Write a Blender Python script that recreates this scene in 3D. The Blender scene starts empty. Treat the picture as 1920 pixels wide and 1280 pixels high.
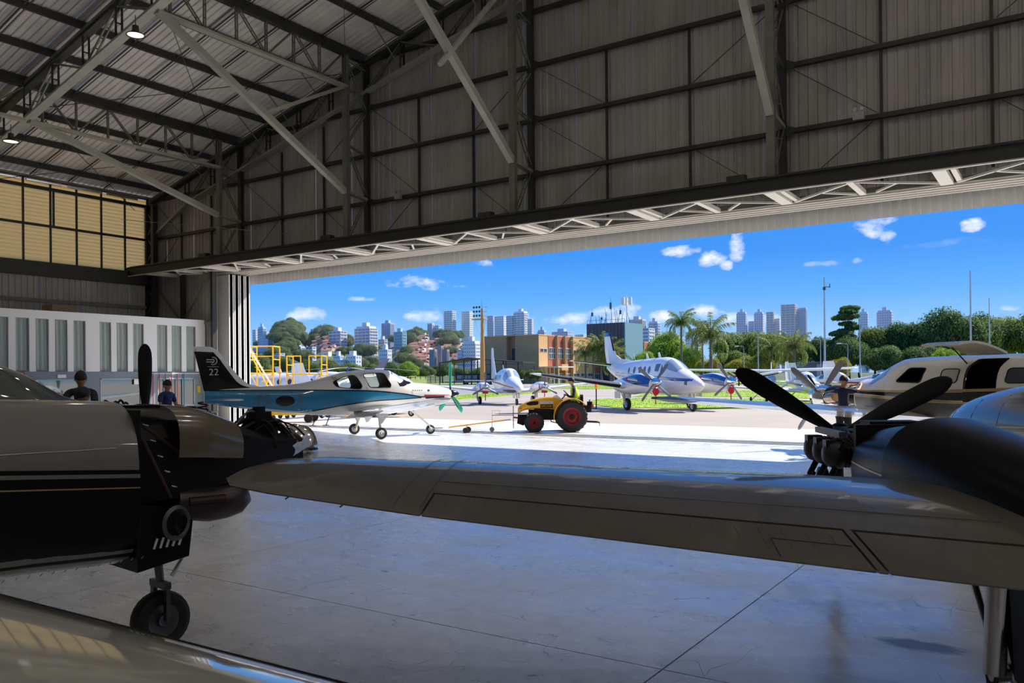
import bpy, math, random
from mathutils import Vector, Matrix
R_ = math.radians
rnd = random.Random(7)
SC = bpy.context.scene
COL = SC.collection

# ------------------------------------------------------------------ camera
def make_camera():
    yaw, pitch, roll = R_(33.77), R_(.2), R_(-.52)
    F = Vector((-math.sin(yaw), math.cos(yaw), 0)); Rt = Vector((math.cos(yaw), math.sin(yaw), 0)); U = Vector((0, 0, 1))
    F, U = F*math.cos(pitch)+U*math.sin(pitch), U*math.cos(pitch)-F*math.sin(pitch)
    Rt, U = Rt*math.cos(roll)+U*math.sin(roll), U*math.cos(roll)-Rt*math.sin(roll)
    cd = bpy.data.cameras.new('camera'); cam = bpy.data.objects.new('camera', cd); COL.objects.link(cam)
    M = Matrix((Rt, U, -F)).transposed().to_4x4(); M.translation = Vector((0, 0, 2.0))
    cam.matrix_world = M
    cd.sensor_width = 36; cd.lens = 1550/1920*36; cd.shift_y = (701.7-640)/1920
    cd.clip_start = .05; cd.clip_end = 6000
    SC.camera = cam
make_camera()

# ------------------------------------------------------------------ sky, sun, exposure
SC.view_settings.view_transform = 'Standard'; SC.view_settings.look = 'None'
SC.view_settings.exposure = 0.0; SC.view_settings.gamma = 1; SC.view_settings.use_curve_mapping = False
SC.cycles.max_bounces = 12; SC.cycles.diffuse_bounces = 8; SC.cycles.glossy_bounces = 4
SC.cycles.transmission_bounces = 6; SC.cycles.transparent_max_bounces = 8
SC.cycles.sample_clamp_indirect = 8; SC.cycles.caustics_reflective = True; SC.cycles.blur_glossy = 1.0; SC.cycles.caustics_refractive = False

def make_world():
    w = bpy.data.worlds.new('sky'); SC.world = w; w.use_nodes = True
    nt = w.node_tree; N = nt.nodes; L = nt.links; N.clear()
    def m(op, a, b=None, c=None, clamp=False):
        n = N.new('ShaderNodeMath'); n.operation = op; n.use_clamp = clamp
        for i, v in enumerate((a, b, c)):
            if v is None: continue
            if isinstance(v, (int, float)): n.inputs[i].default_value = v
            else: L.new(v, n.inputs[i])
        return n.outputs[0]
    tc = N.new('ShaderNodeTexCoord'); sp = N.new('ShaderNodeSeparateXYZ'); L.new(tc.outputs['Generated'], sp.inputs[0])
    x, y, z = sp.outputs
    az = m('ARCTAN2', x, y)                     # 0 along +Y, positive towards +X
    hor = m('SQRT', m('ADD', m('MULTIPLY', x, x), m('MULTIPLY', y, y)))
    el = m('ARCTAN2', z, hor)
    ramp = N.new('ShaderNodeValToRGB'); L.new(m('MULTIPLY', el, 1/1.5708), ramp.inputs[0])
    cr = ramp.color_ramp
    stops = [(0, (.26, .56, .95)), (.035, (.18, .48, .94)), (.06, (.07, .37, .91)), (.09, (.03, .27, .87)), (.2, (.04, .24, .80)), (1, (.04, .17, .62))]
    cr.elements[0].position = 0; cr.elements[0].color = (*stops[0][1], 1)
    cr.elements[1].position = 1; cr.elements[1].color = (*stops[-1][1], 1)
    for p, c in stops[1:-1]:
        e = cr.elements.new(p); e.color = (*c, 1)
    # wobble of the cloud outlines
    nz = N.new('ShaderNodeTexNoise'); nz.inputs['Scale'].default_value = 26; nz.inputs['Detail'].default_value = 7; nz.inputs['Roughness'].default_value = .62
    mp = N.new('ShaderNodeMapping'); mp.inputs['Scale'].default_value = (1, 1, 1.8)
    L.new(tc.outputs['Generated'], mp.inputs[0]); L.new(mp.outputs[0], nz.inputs['Vector'])
    wob = m('MULTIPLY', m('SUBTRACT', nz.outputs[0], .5), 5.2)
    D = math.radians
    # azimuth, elevation, half width, half height (degrees), density
    clouds = [(-40.2, 6.54, 2.57, 0.65, 1), (-47.5, 4.32, 1.69, 0.5, 0.75), (-39.6, 4.28, 1.76, 0.66, 0.75), (-44.0, 5.43, 1.22, 0.18, 0.6), (-35.6, 7.88, 0.96, 0.33, 1), (-29.7, 3.98, 1.65, 0.59, 0.8), (-26.7, 4.3, 1.67, 0.8, 0.8), (-23.7, 4.09, 1.07, 0.51, 0.9), (-20.6, 4.27, 1.46, 0.57, 0.9), (-19.3, 3.7, 2.06, 0.5, 0.7), (-22.2, 8.43, 1.41, 0.43, 1), (-20.1, 7.81, 0.9, 0.56, 1), (-18.4, 8.54, 0.62, 0.9, 1), (-19.2, 7.31, 0.48, 0.35, 1), (-10.0, 9.26, 1.29, 0.72, 1), (-9.2, 8.7, 0.55, 0.53, 1), (-4.5, 8.91, 0.73, 0.41, 1), (-13.0, 7.15, 1.92, 0.24, 0.55), (-11.1, 7.2, 0.44, 0.27, 1), (-2.5, 3.87, 0.8, 0.28, 0.8), (-16.5, 3.62, 2.0, 0.42, 0.55), (-37.2, 6.32, 0.74, 0.18, 0.5), (-5.8, 7.94, 2.53, 0.32, 0.18), (-33.7, 3.95, 1.48, 0.44, 0.5), (-25.6, 4.75, 0.87, 0.36, 0.8)]
    r2 = random.Random(3)
    for k in range(16):                          # the same fair-weather clouds all round
        clouds.append((r2.uniform(25, 300), r2.uniform(3, 30), r2.uniform(1.5, 4), r2.uniform(.5, 1.3), .9))
    mask = None
    for a0, e0, wa, he, dn in clouds:
        a0 = (a0+180) % 360-180
        u = m('MULTIPLY', m('SUBTRACT', az, D(a0)), 1/D(wa)); v = m('MULTIPLY', m('SUBTRACT', el, D(e0)), 1/D(he))
        d = m('ADD', m('MULTIPLY', u, u), m('MULTIPLY', v, v))
        s = m('MULTIPLY', m('MULTIPLY', m('ADD', m('SUBTRACT', .75, d), wob), .75, clamp=True), dn)
        mask = s if mask is None else m('MAXIMUM', mask, s)
    mix = N.new('ShaderNodeMixRGB'); L.new(mask, mix.inputs[0]); L.new(ramp.outputs[0], mix.inputs[1]); mix.inputs[2].default_value = (.93, .96, 1, 1)
    bg = N.new('ShaderNodeBackground'); bg.inputs[1].default_value = SKY_STRENGTH
    L.new(mix.outputs[0], bg.inputs[0])
    o = N.new('ShaderNodeOutputWorld'); L.new(bg.outputs[0], o.inputs[0])
SKY_STRENGTH = 1.1
make_world()
sd = bpy.data.lights.new('sun', 'SUN'); sd.energy = 8.5; sd.color = (1, .93, .80); sd.angle = R_(.55)
so = bpy.data.objects.new('sun', sd); COL.objects.link(so)
so.rotation_euler = Vector((.45, .95, 1.0)).to_track_quat('Z', 'Y').to_euler()
so.location = (20, 60, 60)

# ------------------------------------------------------------------ helpers
def link_tree(nt): return nt.nodes, nt.links
MATS = {}
def mat(name, col=(.5, .5, .5), rough=.5, metal=0, noise=0, nscale=8, spec=.5, coat=0, bump=0, col2=None, stretch=(1, 1, 1), emit=None, alpha=None, trans=0, ior=1.45, transl=0, bscale=None, coords='Object', thr=None):
    if name in MATS: return MATS[name]
    m = bpy.data.materials.new(name); m.use_nodes = True; MATS[name] = m
    N, L = link_tree(m.node_tree); b = N['Principled BSDF']
    b.inputs['Base Color'].default_value = (*col, 1); b.inputs['Roughness'].default_value = rough
    b.inputs['Metallic'].default_value = metal; b.inputs['Specular IOR Level'].default_value = spec
    b.inputs['Coat Weight'].default_value = coat; b.inputs['Coat Roughness'].default_value = .05
    b.inputs['Transmission Weight'].default_value = trans; b.inputs['IOR'].default_value = ior
    if alpha is not None: b.inputs['Alpha'].default_value = alpha
    if emit: b.inputs['Emission Color'].default_value = (*emit[0], 1); b.inputs['Emission Strength'].default_value = emit[1]
    if noise or bump:
        tc = N.new('ShaderNodeTexCoord'); mp = N.new('ShaderNodeMapping'); mp.inputs['Scale'].default_value = stretch
        L.new(tc.outputs[coords], mp.inputs[0])
        nz = N.new('ShaderNodeTexNoise'); nz.inputs['Scale'].default_value = nscale; nz.inputs['Detail'].default_value = 6
        L.new(mp.outputs[0], nz.inputs['Vector'])
        if noise:
            rp = N.new('ShaderNodeValToRGB'); L.new(nz.outputs[0], rp.inputs[0])
            c2 = col2 if col2 else tuple(c*(1-noise) for c in col)
            a, c_ = thr if thr else (.35, .65)
            rp.color_ramp.elements[0].position = a; rp.color_ramp.elements[0].color = (*c2, 1)
            rp.color_ramp.elements[1].position = c_; rp.color_ramp.elements[1].color = (*col, 1)
            L.new(rp.outputs[0], b.inputs['Base Color'])
        if bump:
            n2 = nz
            if bscale:
                n2 = N.new('ShaderNodeTexNoise'); n2.inputs['Scale'].default_value = bscale; n2.inputs['Detail'].default_value = 5; L.new(mp.outputs[0], n2.inputs['Vector'])
            bp = N.new('ShaderNodeBump'); bp.inputs['Strength'].default_value = bump; bp.inputs['Distance'].default_value = .02
            L.new(n2.outputs[0], bp.inputs['Height']); L.new(bp.outputs[0], b.inputs['Normal'])
    if transl:
        t = N.new('ShaderNodeBsdfTranslucent'); t.inputs[0].default_value = (*col, 1)
        mx = N.new('ShaderNodeMixShader'); mx.inputs[0].default_value = transl
        L.new(b.outputs[0], mx.inputs[1]); L.new(t.outputs[0], mx.inputs[2]); L.new(mx.outputs[0], N['Material Output'].inputs[0])
    return m

class MB:
    def __init__(s): s.v = []; s.f = []; s.mi = []; s.cur = 0
    def mat(s, i): s.cur = i; return s
    def face(s, idx): s.f.append(tuple(idx)); s.mi.append(s.cur)
    def add(s, vs, fs):
        b = len(s.v); s.v += [tuple(p) for p in vs]
        for f in fs: s.face([b+i for i in f])
        return b
    def box(s, x0, x1, y0, y1, z0, z1):
        v = [(x, y, z) for z in (z0, z1) for y in (y0, y1) for x in (x0, x1)]
        s.add(v, [(0, 2, 3, 1), (4, 5, 7, 6), (0, 1, 5, 4), (2, 6, 7, 3), (0, 4, 6, 2), (1, 3, 7, 5)]); return s
    def bar(s, a, b, w, h=None, up=(0, 0, 1)):
        h = w if h is None else h
        a, b = Vector(a), Vector(b); d = (b-a).normalized(); up = Vector(up)
        if abs(d.dot(up)) > .98: up = Vector((0, 1, 0)) if abs(d.y) < .9 else Vector((1, 0, 0))
        sd_ = d.cross(up).normalized(); u = sd_.cross(d).normalized()
        vs = [p+sd_*(i*w/2)+u*(j*h/2) for p in (a, b) for i, j in ((-1, -1), (1, -1), (1, 1), (-1, 1))]
        s.add(vs, [(3, 2, 1, 0), (4, 5, 6, 7), (0, 1, 5, 4), (1, 2, 6, 5), (2, 3, 7, 6), (3, 0, 4, 7)]); return s
    def tube(s, a, b, r, r2=None, n=8, caps=True):
        r2 = r if r2 is None else r2
        a, b = Vector(a), Vector(b); d = (b-a).normalized()
        up = Vector((0, 0, 1)) if abs(d.z) < .9 else Vector((1, 0, 0))
        x = d.cross(up).normalized(); y = d.cross(x)
        vs = [p+(x*math.cos(2*math.pi*k/n)+y*math.sin(2*math.pi*k/n))*q for p, q in ((a, r), (b, r2)) for k in range(n)]
        fs = [(k, (k+1) % n, n+(k+1) % n, n+k) for k in range(n)]
        if caps: fs += [tuple(range(n))[::-1], tuple(range(n, 2*n))]
        s.add(vs, fs); return s
    def path(s, pts, r, n=6, caps=True):
        pts = [Vector(p) for p in pts]; rr = r if isinstance(r, (list, tuple)) else [r]*len(pts)
        rings = []; x = None
        for i, p in enumerate(pts):
            d = (pts[min(i+1, len(pts)-1)]-pts[max(i-1, 0)]).normalized()
            if x is None:
                up = Vector((0, 0, 1)) if abs(d.z) < .9 else Vector((1, 0, 0)); x = d.cross(up).normalized()
            else: x = (x-d*x.dot(d)).normalized()
            y = d.cross(x)
            rings.append([p+(x*math.cos(2*math.pi*k/n)+y*math.sin(2*math.pi*k/n))*rr[i] for k in range(n)])
        s.loft(rings, caps); return s
    def loft(s, rings, caps=True, closed=True):
        n = len(rings[0]); vs = [p for r in rings for p in r]; fs = []
        for i in range(len(rings)-1):
            for k in range(n if closed else n-1):
                fs.append((i*n+k, i*n+(k+1) % n, (i+1)*n+(k+1) % n, (i+1)*n+k))
        if caps: fs += [tuple(range(n))[::-1], tuple(range((len(rings)-1)*n, len(rings)*n))]
        s.add(vs, fs); return s
    def lathe(s, prof, o=(0, 0, 0), axis='Z', n=20, M=None, ring_=False):
        o = Vector(o); rings = []
        for r, h in prof:
            ring = []
            for k in range(n):
                c, t = math.cos(2*math.pi*k/n)*r, math.sin(2*math.pi*k/n)*r
                p = {'Z': Vector((c, t, h)), 'X': Vector((h, c, t)), 'Y': Vector((t, h, c))}[axis]
                if M: p = M @ p
                ring.append(o+p)
            rings.append(ring)
        s.loft(rings+([rings[0]] if ring_ else []), not ring_); return s
    def prism(s, pts, d):
        # planar polygon (3-D points) pushed along d
        d = Vector(d); n = len(pts); v = [Vector(p) for p in pts]; v += [p+d for p in v]
        s.add(v, [tuple(range(n))[::-1], tuple(range(n, 2*n))]+[(k, (k+1) % n, n+(k+1) % n, n+k) for k in range(n)]); return s
    def grid(s, rows, flip=False):
        n = len(rows[0]); vs = [p for r in rows for p in r]
        fs = [(i*n+k, i*n+k+1, (i+1)*n+k+1, (i+1)*n+k) for i in range(len(rows)-1) for k in range(n-1)]
        if flip: fs = [f[::-1] for f in fs]
        s.add(vs, fs); return s
    def mesh(s, name, mats, smooth=False):
        me = bpy.data.meshes.new(name); me.from_pydata([tuple(p) for p in s.v], [], s.f)
        for m_ in (mats if isinstance(mats, (list, tuple)) else [mats]): me.materials.append(m_)
        if any(s.mi): me.polygons.foreach_set('material_index', s.mi)
        if smooth:
            me.polygons.foreach_set('use_smooth', [True]*len(s.f))
        me.update()
        if smooth is not True and smooth: me.set_sharp_from_angle(angle=R_(smooth))
        return me
    def obj(s, name, mats, parent=None, smooth=False, recalc=False):
        me = s.mesh(name, mats, smooth)
        if recalc:
            import bmesh
            bm = bmesh.new(); bm.from_mesh(me); bmesh.ops.recalc_face_normals(bm, faces=bm.faces); bm.to_mesh(me); bm.free()
        return place(name, me, parent)
def place(name, me, parent=None, loc=None, rot=None, scale=None):
    o = bpy.data.objects.new(name, me); COL.objects.link(o)
    if parent: o.parent = parent
    if loc is not None: o.location = loc
    if rot is not None: o.rotation_euler = rot
    if scale is not None: o.scale = scale
    return o
def tag(o, label=None, cat=None, group=None, kind=None):
    if label: o['label'] = label
    if cat: o['category'] = cat
    if group: o['group'] = group
    if kind: o['kind'] = kind
    return o
def thing(name, label, cat, loc=(0, 0, 0), rz=0, group=None, rot=None):
    o = bpy.data.objects.new(name, None); COL.objects.link(o); o.location = loc
    o.rotation_euler = rot if rot else (0, 0, rz); o.empty_display_size = .2
    return tag(o, label, cat, group)
def setting(name, label=None):
    o = bpy.data.objects.new(name, None); COL.objects.link(o)
    return tag(o, label, None, None, 'structure')
def kids(o): return [c for c in CH.get(o.name, [])]
CH = {}
def copy_tree(o, parent=None):
    c = o.copy(); COL.objects.link(c)
    if parent: c.parent = parent
    for ch in list(o.children): copy_tree(ch, c)
    return c
def spath(mb, pts, r, n=6, k=4):
    pts = [Vector(p) for p in pts]; out = []
    for i in range(len(pts)-1):
        p0, p1, p2, p3 = pts[max(i-1, 0)], pts[i], pts[i+1], pts[min(i+2, len(pts)-1)]
        for q in range(k):
            t = q/k; out.append(.5*((2*p1)+(p2-p0)*t+(2*p0-5*p1+4*p2-p3)*t*t+(3*p1-p0-3*p2+p3)*t**3))
    return mb.path(out+[pts[-1]], r, n)
def lerp(a, b, t): return a+(b-a)*t
def interp(tab, x):
    if x <= tab[0][0]: return tab[0][1:]
    for a, b in zip(tab, tab[1:]):
        if x <= b[0]:
            t = (x-a[0])/(b[0]-a[0]); return tuple(lerp(p, q, t) for p, q in zip(a[1:], b[1:]))
    return tab[-1][1:]

# ------------------------------------------------------------------ materials of the building
STEEL = mat('painted_steel', (.20, .20, .155), .5, noise=.25, nscale=3)
STEEL_D = mat('dark_and_shaded_steel', (.045, .045, .038), .5, noise=.2, nscale=3)
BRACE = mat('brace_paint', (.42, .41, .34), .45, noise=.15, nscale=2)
SHEET = mat('galvanised_sheet', (.47, .44, .40), .45, noise=.22, nscale=1.2, stretch=(1, 1, .35))
ROOFM = mat('roof_sheet', (.74, .69, .64), .45, noise=.18, nscale=.8)
PALE = mat('pale_enamel_sheet', (.74, .73, .71), .4, noise=.06, nscale=3)
CANOPY = mat('canopy_paint', (.78, .74, .66), .4)
FIBRE = mat('yellowed_fibreglass', (.98, .60, .19), .5, noise=.3, nscale=2.2, stretch=(1, .25, 5), transl=.8)
WHITE = mat('white_paint', (.90, .89, .87), .45)
OFFG = mat('blue_grey_paint', (.22, .26, .31), .5)
CURT = mat('sheer_curtain', (.62, .66, .58), .8)
DGLASS = mat('dark_reflecting_glass', (.02, .022, .025), .03, spec=1.0, metal=0, coat=1)
MIRG = mat('mirror_film_glass', (.24, .26, .25), .03, metal=1)
CURG = mat('curtained_glass', (.3, .35, .33), .05, alpha=.16, spec=1)
BLACK = mat('black_rubber', (.012, .012, .012), .6)
RED = mat('red_paint', (.55, .03, .02), .45)
CHROME = mat('chrome', (.75, .75, .76), .12, metal=1)
ALU = mat('bare_aluminium', (.55, .55, .56), .3, metal=1)

def zr(x): return 10.6+.255*(x+36) if x < -2 else 10.6+.255*(32-x)
XL, XR, YB, YF = -36.0, 32.0, -26.0, 23.3
COLX = [-29.4, -22.0, -14.6, -6.4, 1.1, 8.6, 16.1, 23.6]

def floor_material():
    m = bpy.data.materials.new('hangar_floor_coating'); m.use_nodes = True
    N, L = link_tree(m.node_tree); b = N['Principled BSDF']
    geo = N.new('ShaderNodeNewGeometry')
    def noise(sc, det=6, stretch=(1, 1, 1), rot=0, rough=.6):
        mp = N.new('ShaderNodeMapping'); mp.inputs['Scale'].default_value = stretch; mp.inputs['Rotation'].default_value = (0, 0, rot)
        L.new(geo.outputs['Position'], mp.inputs[0]); n = N.new('ShaderNodeTexNoise'); n.inputs['Scale'].default_value = sc; n.inputs['Detail'].default_value = det
        n.inputs['Roughness'].default_value = rough
        L.new(mp.outputs[0], n.inputs['Vector']); return n.outputs[0]
    def ramp(s, a, b_, ca=(0, 0, 0), cb=(1, 1, 1)):
        r = N.new('ShaderNodeValToRGB'); L.new(s, r.inputs[0]); e = r.color_ramp.elements
        e[0].position = a; e[1].position = b_; e[0].color = (*ca, 1); e[1].color = (*cb, 1); return r.outputs[0]
    def mix(f, a, b_, mode='MIX'):
        n = N.new('ShaderNodeMixRGB'); n.blend_type = mode
        for i, v in enumerate((f, a, b_)):
            if isinstance(v, (int, float)): n.inputs[i].default_value = v
            elif isinstance(v, tuple): n.inputs[i].default_value = (*v, 1)
            else: L.new(v, n.inputs[i])
        return n.outputs[0]
    base = ramp(noise(.5, 8), .3, .7, (.74, .75, .76), (.86, .87, .88))
    base = mix(.5, base, ramp(noise(5, 8, rough=.7), .35, .65, (.64, .65, .66), (.92, .93, .94)))
    spots = ramp(noise(4.2, 3), .72, .75)
    def cracks(scale, stretch, rot, w):
        mp = N.new('ShaderNodeMapping'); mp.inputs['Scale'].default_value = stretch; mp.inputs['Rotation'].default_value = (0, 0, rot); L.new(geo.outputs['Position'], mp.inputs[0])
        ad_ = N.new('ShaderNodeVectorMath'); ad_.operation = 'ADD'; nz = N.new('ShaderNodeTexNoise'); nz.inputs['Scale'].default_value = 1.1; L.new(mp.outputs[0], nz.inputs['Vector']); L.new(mp.outputs[0], ad_.inputs[0]); L.new(nz.outputs[1], ad_.inputs[1])
        v = N.new('ShaderNodeTexVoronoi'); v.feature = 'DISTANCE_TO_EDGE'; v.inputs['Scale'].default_value = scale; L.new(ad_.outputs[0], v.inputs['Vector'])
        return ramp(v.outputs['Distance'], 0, w, (1, 1, 1), (0, 0, 0))
    msk = ramp(noise(.9, 4), .50, .60)
    c = mix(mix(.8, (0, 0, 0), spots), base, (.05, .05, .05))
    c = mix(mix(msk, (0, 0, 0), cracks(.45, (1, 3.2, 1), .5, .006)), c, (.16, .16, .17)); c = mix(mix(ramp(noise(1.2, 4, (1, 1, 1), 1), .5, .6), (0, 0, 0), cracks(.8, (2.6, 1, 1), .9, .008)), c, (.20, .20, .21))
    # oil stain
    sx = N.new('ShaderNodeVectorMath'); sx.operation = 'SUBTRACT'; L.new(geo.outputs['Position'], sx.inputs[0]); sx.inputs[1].default_value = (-.9, 6.72, 0)
    mp = N.new('ShaderNodeMapping'); mp.inputs['Rotation'].default_value = (0, 0, R_(-28)); mp.inputs['Scale'].default_value = (2.6, 6, 1); L.new(sx.outputs[0], mp.inputs[0])
    ln = N.new('ShaderNodeVectorMath'); ln.operation = 'LENGTH'; L.new(mp.outputs[0], ln.inputs[0])
    ad = N.new('ShaderNodeMath'); ad.operation = 'ADD'; L.new(ln.outputs['Value'], ad.inputs[0]); L.new(noise(7, 6, (1, 2.5, 1), .6, .7), ad.inputs[1])
    sc_ = N.new('ShaderNodeMath'); sc_.operation = 'MULTIPLY'; L.new(ad.outputs[0], sc_.inputs[0]); sc_.inputs[1].default_value = .4
    st = ramp(sc_.outputs[0], .42, .56, (1, 1, 1), (0, 0, 0)); c = mix(st, c, (.045, .05, .05))
    L.new(c, b.inputs['Base Color'])
    rg = N.new('ShaderNodeMapRange'); L.new(noise(.7, 6, (1, 2, 1), .4), rg.inputs[0]); rg.inputs[1].default_value = .3; rg.inputs[2].default_value = .7; rg.inputs[3].default_value = .20; rg.inputs[4].default_value = .36
    L.new(rg.outputs[0], b.inputs['Roughness']); b.inputs['Specular IOR Level'].default_value = 1.0; b.inputs['IOR'].default_value = 2.1; b.inputs['Metallic'].default_value = .15
    bp = N.new('ShaderNodeBump'); bp.inputs['Strength'].default_value = .035; bp.inputs['Distance'].default_value = .01
    L.new(noise(1.0, 4, (1, 2, 1), .5), bp.inputs['Height']); L.new(bp.outputs[0], b.inputs['Normal'])
    return m
FLOORM = floor_material()
JOINT = mat('joint_filler', (.07, .07, .075), .8)

# ------------------------------------------------------------------ floor
def build_floor():
    fl = setting('floor')
    MB().box(XL, XR, YB, 26.2, -.35, -.014).obj('slab_base', JOINT, fl)
    xs = [XL]+[-2.3+5.55*k for k in range(-6, 7)]; xs = [x for x in xs if x < XR-.5]+[XR]
    ys = [YB]+[5.25+5.5*k for k in range(-5, 3)]+[20.6, 26.2]
    for x0, x1 in zip(xs, xs[1:]):
        for y0, y1 in zip(ys, ys[1:]):
            g = .006
            MB().box(x0+g, x1-g, y0+g, y1-g, -.012, 0).obj('concrete_slab', FLOORM, fl)
    rail = thing('door_rail', 'steel door rails set in the threshold of the hangar opening', 'rail')
    for y in (23.95, 24.25, 24.55, 24.85):
        MB().box(XL+.2, XR-.2, y-.02, y+.02, 0, .012).obj('rail', mat('rusty_rail', (.10, .09, .08), .6, noise=.4), rail)
build_floor()

# ------------------------------------------------------------------ corrugated sheets
def corr(n, pitch=.25, d=.035):
    pts = []
    for k in range(n):
        x = k*pitch; pts += [(x, 0), (x+pitch*.55, 0), (x+pitch*.68, d), (x+pitch*.87, d)]
    pts.append((n*pitch, 0)); return pts
def wall_sheets(parent, axis, pos, a0, a1, z0, zt, material, sgn=1, w=1.0, name='wall_sheet', gaps=()):
    a = a0; k = 0
    while a < a1-.01:
        n = max(1, round(min(w, a1-a)/.25)); pr_ = corr(n); sc = min(w, a1-a)/(n*.25)
        off = .004*(k % 2)
        rows = []
        for t in (0, 1):
            row = []
            for u, d in pr_:
                s_ = a+u*sc; z = z0 if t == 0 else (zt(s_) if callable(zt) else zt)
                q = pos+sgn*(d+off)
                row.append((s_, q, z) if axis == 'x' else (q, s_, z))
            rows.append(row)
        hole = [g for g in gaps if g[0] < a+w/2 < g[1]]
        if not hole: MB().grid(rows).obj(name, material, parent)
        a += w; k += 1

def build_shell():
    wf = setting('wall_front')
    wall_sheets(wf, 'x', 23.3, XL, XR, 6.9, zr, SHEET)
    wall_sheets(wf, 'x', 23.3, XL, -31.35, 0, 6.9, SHEET, name='lower_sheet')
    wall_sheets(wf, 'x', 23.3, 28.6, XR, 0, 6.9, SHEET, name='lower_sheet')
    for z in (8.7, 10.5, 12.3, 14.1, 15.9, 17.7):
        xa = max(XL, -36+(z-10.6)/.255+.3) if z > 10.6 else XL; xb = min(XR, 32-(z-10.6)/.255-.3) if z > 10.6 else XR
        MB().box(xa, xb, 23.12, 23.27, z-.06, z+.06).obj('girt', STEEL_D, wf)
        # thin pipe beside the girt
    bays = [XL]+COLX+[XR]
    for a, b in zip(bays, bays[1:]):
        for k in (1, 2):
            x = a+(b-a)*k/3
            MB().box(x-.035, x+.035, 23.2, 23.26, 7, min(zr(x)-1.5, 12.3 if x > -27 else 20)).obj('wall_post', STEEL_D, wf)
        # sag rods
        for z in (8.76, 10.56):
            xm = a+(b-a)/3
            if z < zr(a)-.5: MB().bar((a+.3, 23.2, z+1.6), (xm-.1, 23.2, z+.05), .018).obj('tie_rod', STEEL_D, wf)
            if z < zr(b)-.5 and z > 10: MB().bar((b-.3, 23.2, z+1.6), (b-(b-a)/3+.1, 23.2, z+.05), .018).obj('tie_rod', STEEL_D, wf)
        MB().bar((a+(b-a)/3-.2, 23.2, 8.6), (a+.4, 23.2, 7.1), .018).obj('tie_rod', STEEL_D, wf)
        MB().bar((b-(b-a)/3+.2, 23.2, 8.6), (b-.4, 23.2, 7.1), .018).obj('tie_rod', STEEL_D, wf)
    # framing of the wall beside the opening
    for x in (-36, -33.6, -31.4): MB().box(x-.08, x+.08, 23.05, 23.25, 0, 6.9).obj('lower_post', STEEL_D, wf)
    for z in (2.2, 4.55): MB().box(XL, -31.4, 23.1, 23.25, z-.06, z+.06).obj('lower_girt', STEEL, wf)
    MB().bar((-35.9, 23.1, 6.7), (-33.7, 23.1, 4.7), .09, .05).obj('lower_brace', STEEL, wf)
    MB().bar((-31.5, 23.1, 6.7), (-33.5, 23.1, 4.7), .09, .05).obj('lower_brace', STEEL, wf)

    wl = setting('wall_left')
    wall_sheets(wl, 'y', XL, YB, YF, 0, 6.5, SHEET, sgn=-1, gaps=((11.5, 14),))
    MB().box(XL-.05, XL, 11, 14.0, 0, 3.3).obj('patch_sheet', SHEET, wl)
    MB().box(XL-.04, XL-.03, 11, 14.0, 3.3, 6.5).obj('clear_pane', mat('clear_glass', (.9, .95, .97), .02, trans=1, ior=1.05), wl)
    for y in (12.2, 13.1): MB().box(XL-.06, XL+.02, y-.05, y+.05, 3.3, 6.5).obj('pane_post', STEEL_D, wl)
    MB().box(XL-.1, XL+.25, YB, YF, 6.45, 7.05).obj('eave_beam', STEEL_D, wl)
    MB().box(XL, XL+.12, YB, YF, 5.35, 5.5).obj('girt', STEEL, wl)
    y = 22.9; rows = ((7.05, 8.56), (8.66, 10.12), (10.24, 10.5)); pan = {}
    k = 0
    for r_, (z0, z1) in enumerate(rows):
        n = max(2, int((z1-z0)/.035)); rr = [[(XL+.02*math.sin(2*math.pi*(z-z0)/.16), s, z) for s in (0, 1.06)] for z in [z0+(z1-z0)*i/n for i in range(n+1)]]
        pan[r_] = MB().grid(rr, flip=True).mesh('fibre_panel', FIBRE, True)
    while y > -12:
        for r_ in range(3): place('fibreglass_panel', pan[r_], wl, loc=(0, y-1.09, 0))
        MB().box(XL+.02, XL+.09, y-.05, y+.02, 7.05, 10.6).obj('mullion', STEEL_D, wl)
        if k in (4, 10, 16): MB().box(XL+.02, XL+.11, y+.08, y+.14, 8.6, 10.2).obj('mullion', STEEL_D, wl)
        y -= 1.12; k += 1
    MB().box(XL-.03, XL+.03, YB, y, 7.05, 10.6).obj('blank_panel', SHEET, wl)
    MB().box(XL-.04, XL+.03, 22.92, YF, 7.05, 10.6).obj('blank_panel', SHEET, wl)
    for z, h in ((8.61, .1), (10.19, .14), (10.56, .1)): MB().box(XL+.01, XL+.12, YB, YF, z-h/2, z+h/2).obj('girt', STEEL_D, wl)
    MB().box(XL-.1, XL+.35, YB, YF, 10.55, 10.6).obj('gutter', STEEL, wl)
    for k in range(7):
        y = 22.3-1.75*k
        MB().tube((XL+.28, y-.05, 10.42), (XL+.28, y-1.5, 10.42), .075).obj('roller_pipe', ALU, wl)

    wb = setting('wall_back'); wall_sheets(wb, 'x', YB, XL, XR, 0, zr, SHEET, sgn=-1, w=4.0)
    wr = setting('wall_right'); wall_sheets(wr, 'y', XR, YB, YF, 0, 10.6, SHEET, w=4.0)

    rf = setting('ceiling')
    SKYL = mat('added_translucent_sheet', (.80, .78, .72), .5, transl=.75)
    def sheet_row(x0, x1, tagname):
        y = YB; k = 0; pr_ = corr(4)
        me = MB().grid([[(0, u, -d) for u, d in pr_], [(x1-x0, u, (zr(x1) if x1 != -2 else 10.6+.255*34)-zr(x0)-d) for u, d in pr_]]).mesh(tagname, ROOFM); me2 = me.copy(); me2.materials[0] = SKYL
        while y < 25.6:
            clear = False
            place('added_skylight_sheet' if clear else 'roof_sheet', me2 if clear else me, rf, loc=(x0, y, zr(x0)+.16+.005*(k % 2))); y += 1.0; k += 1
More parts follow.
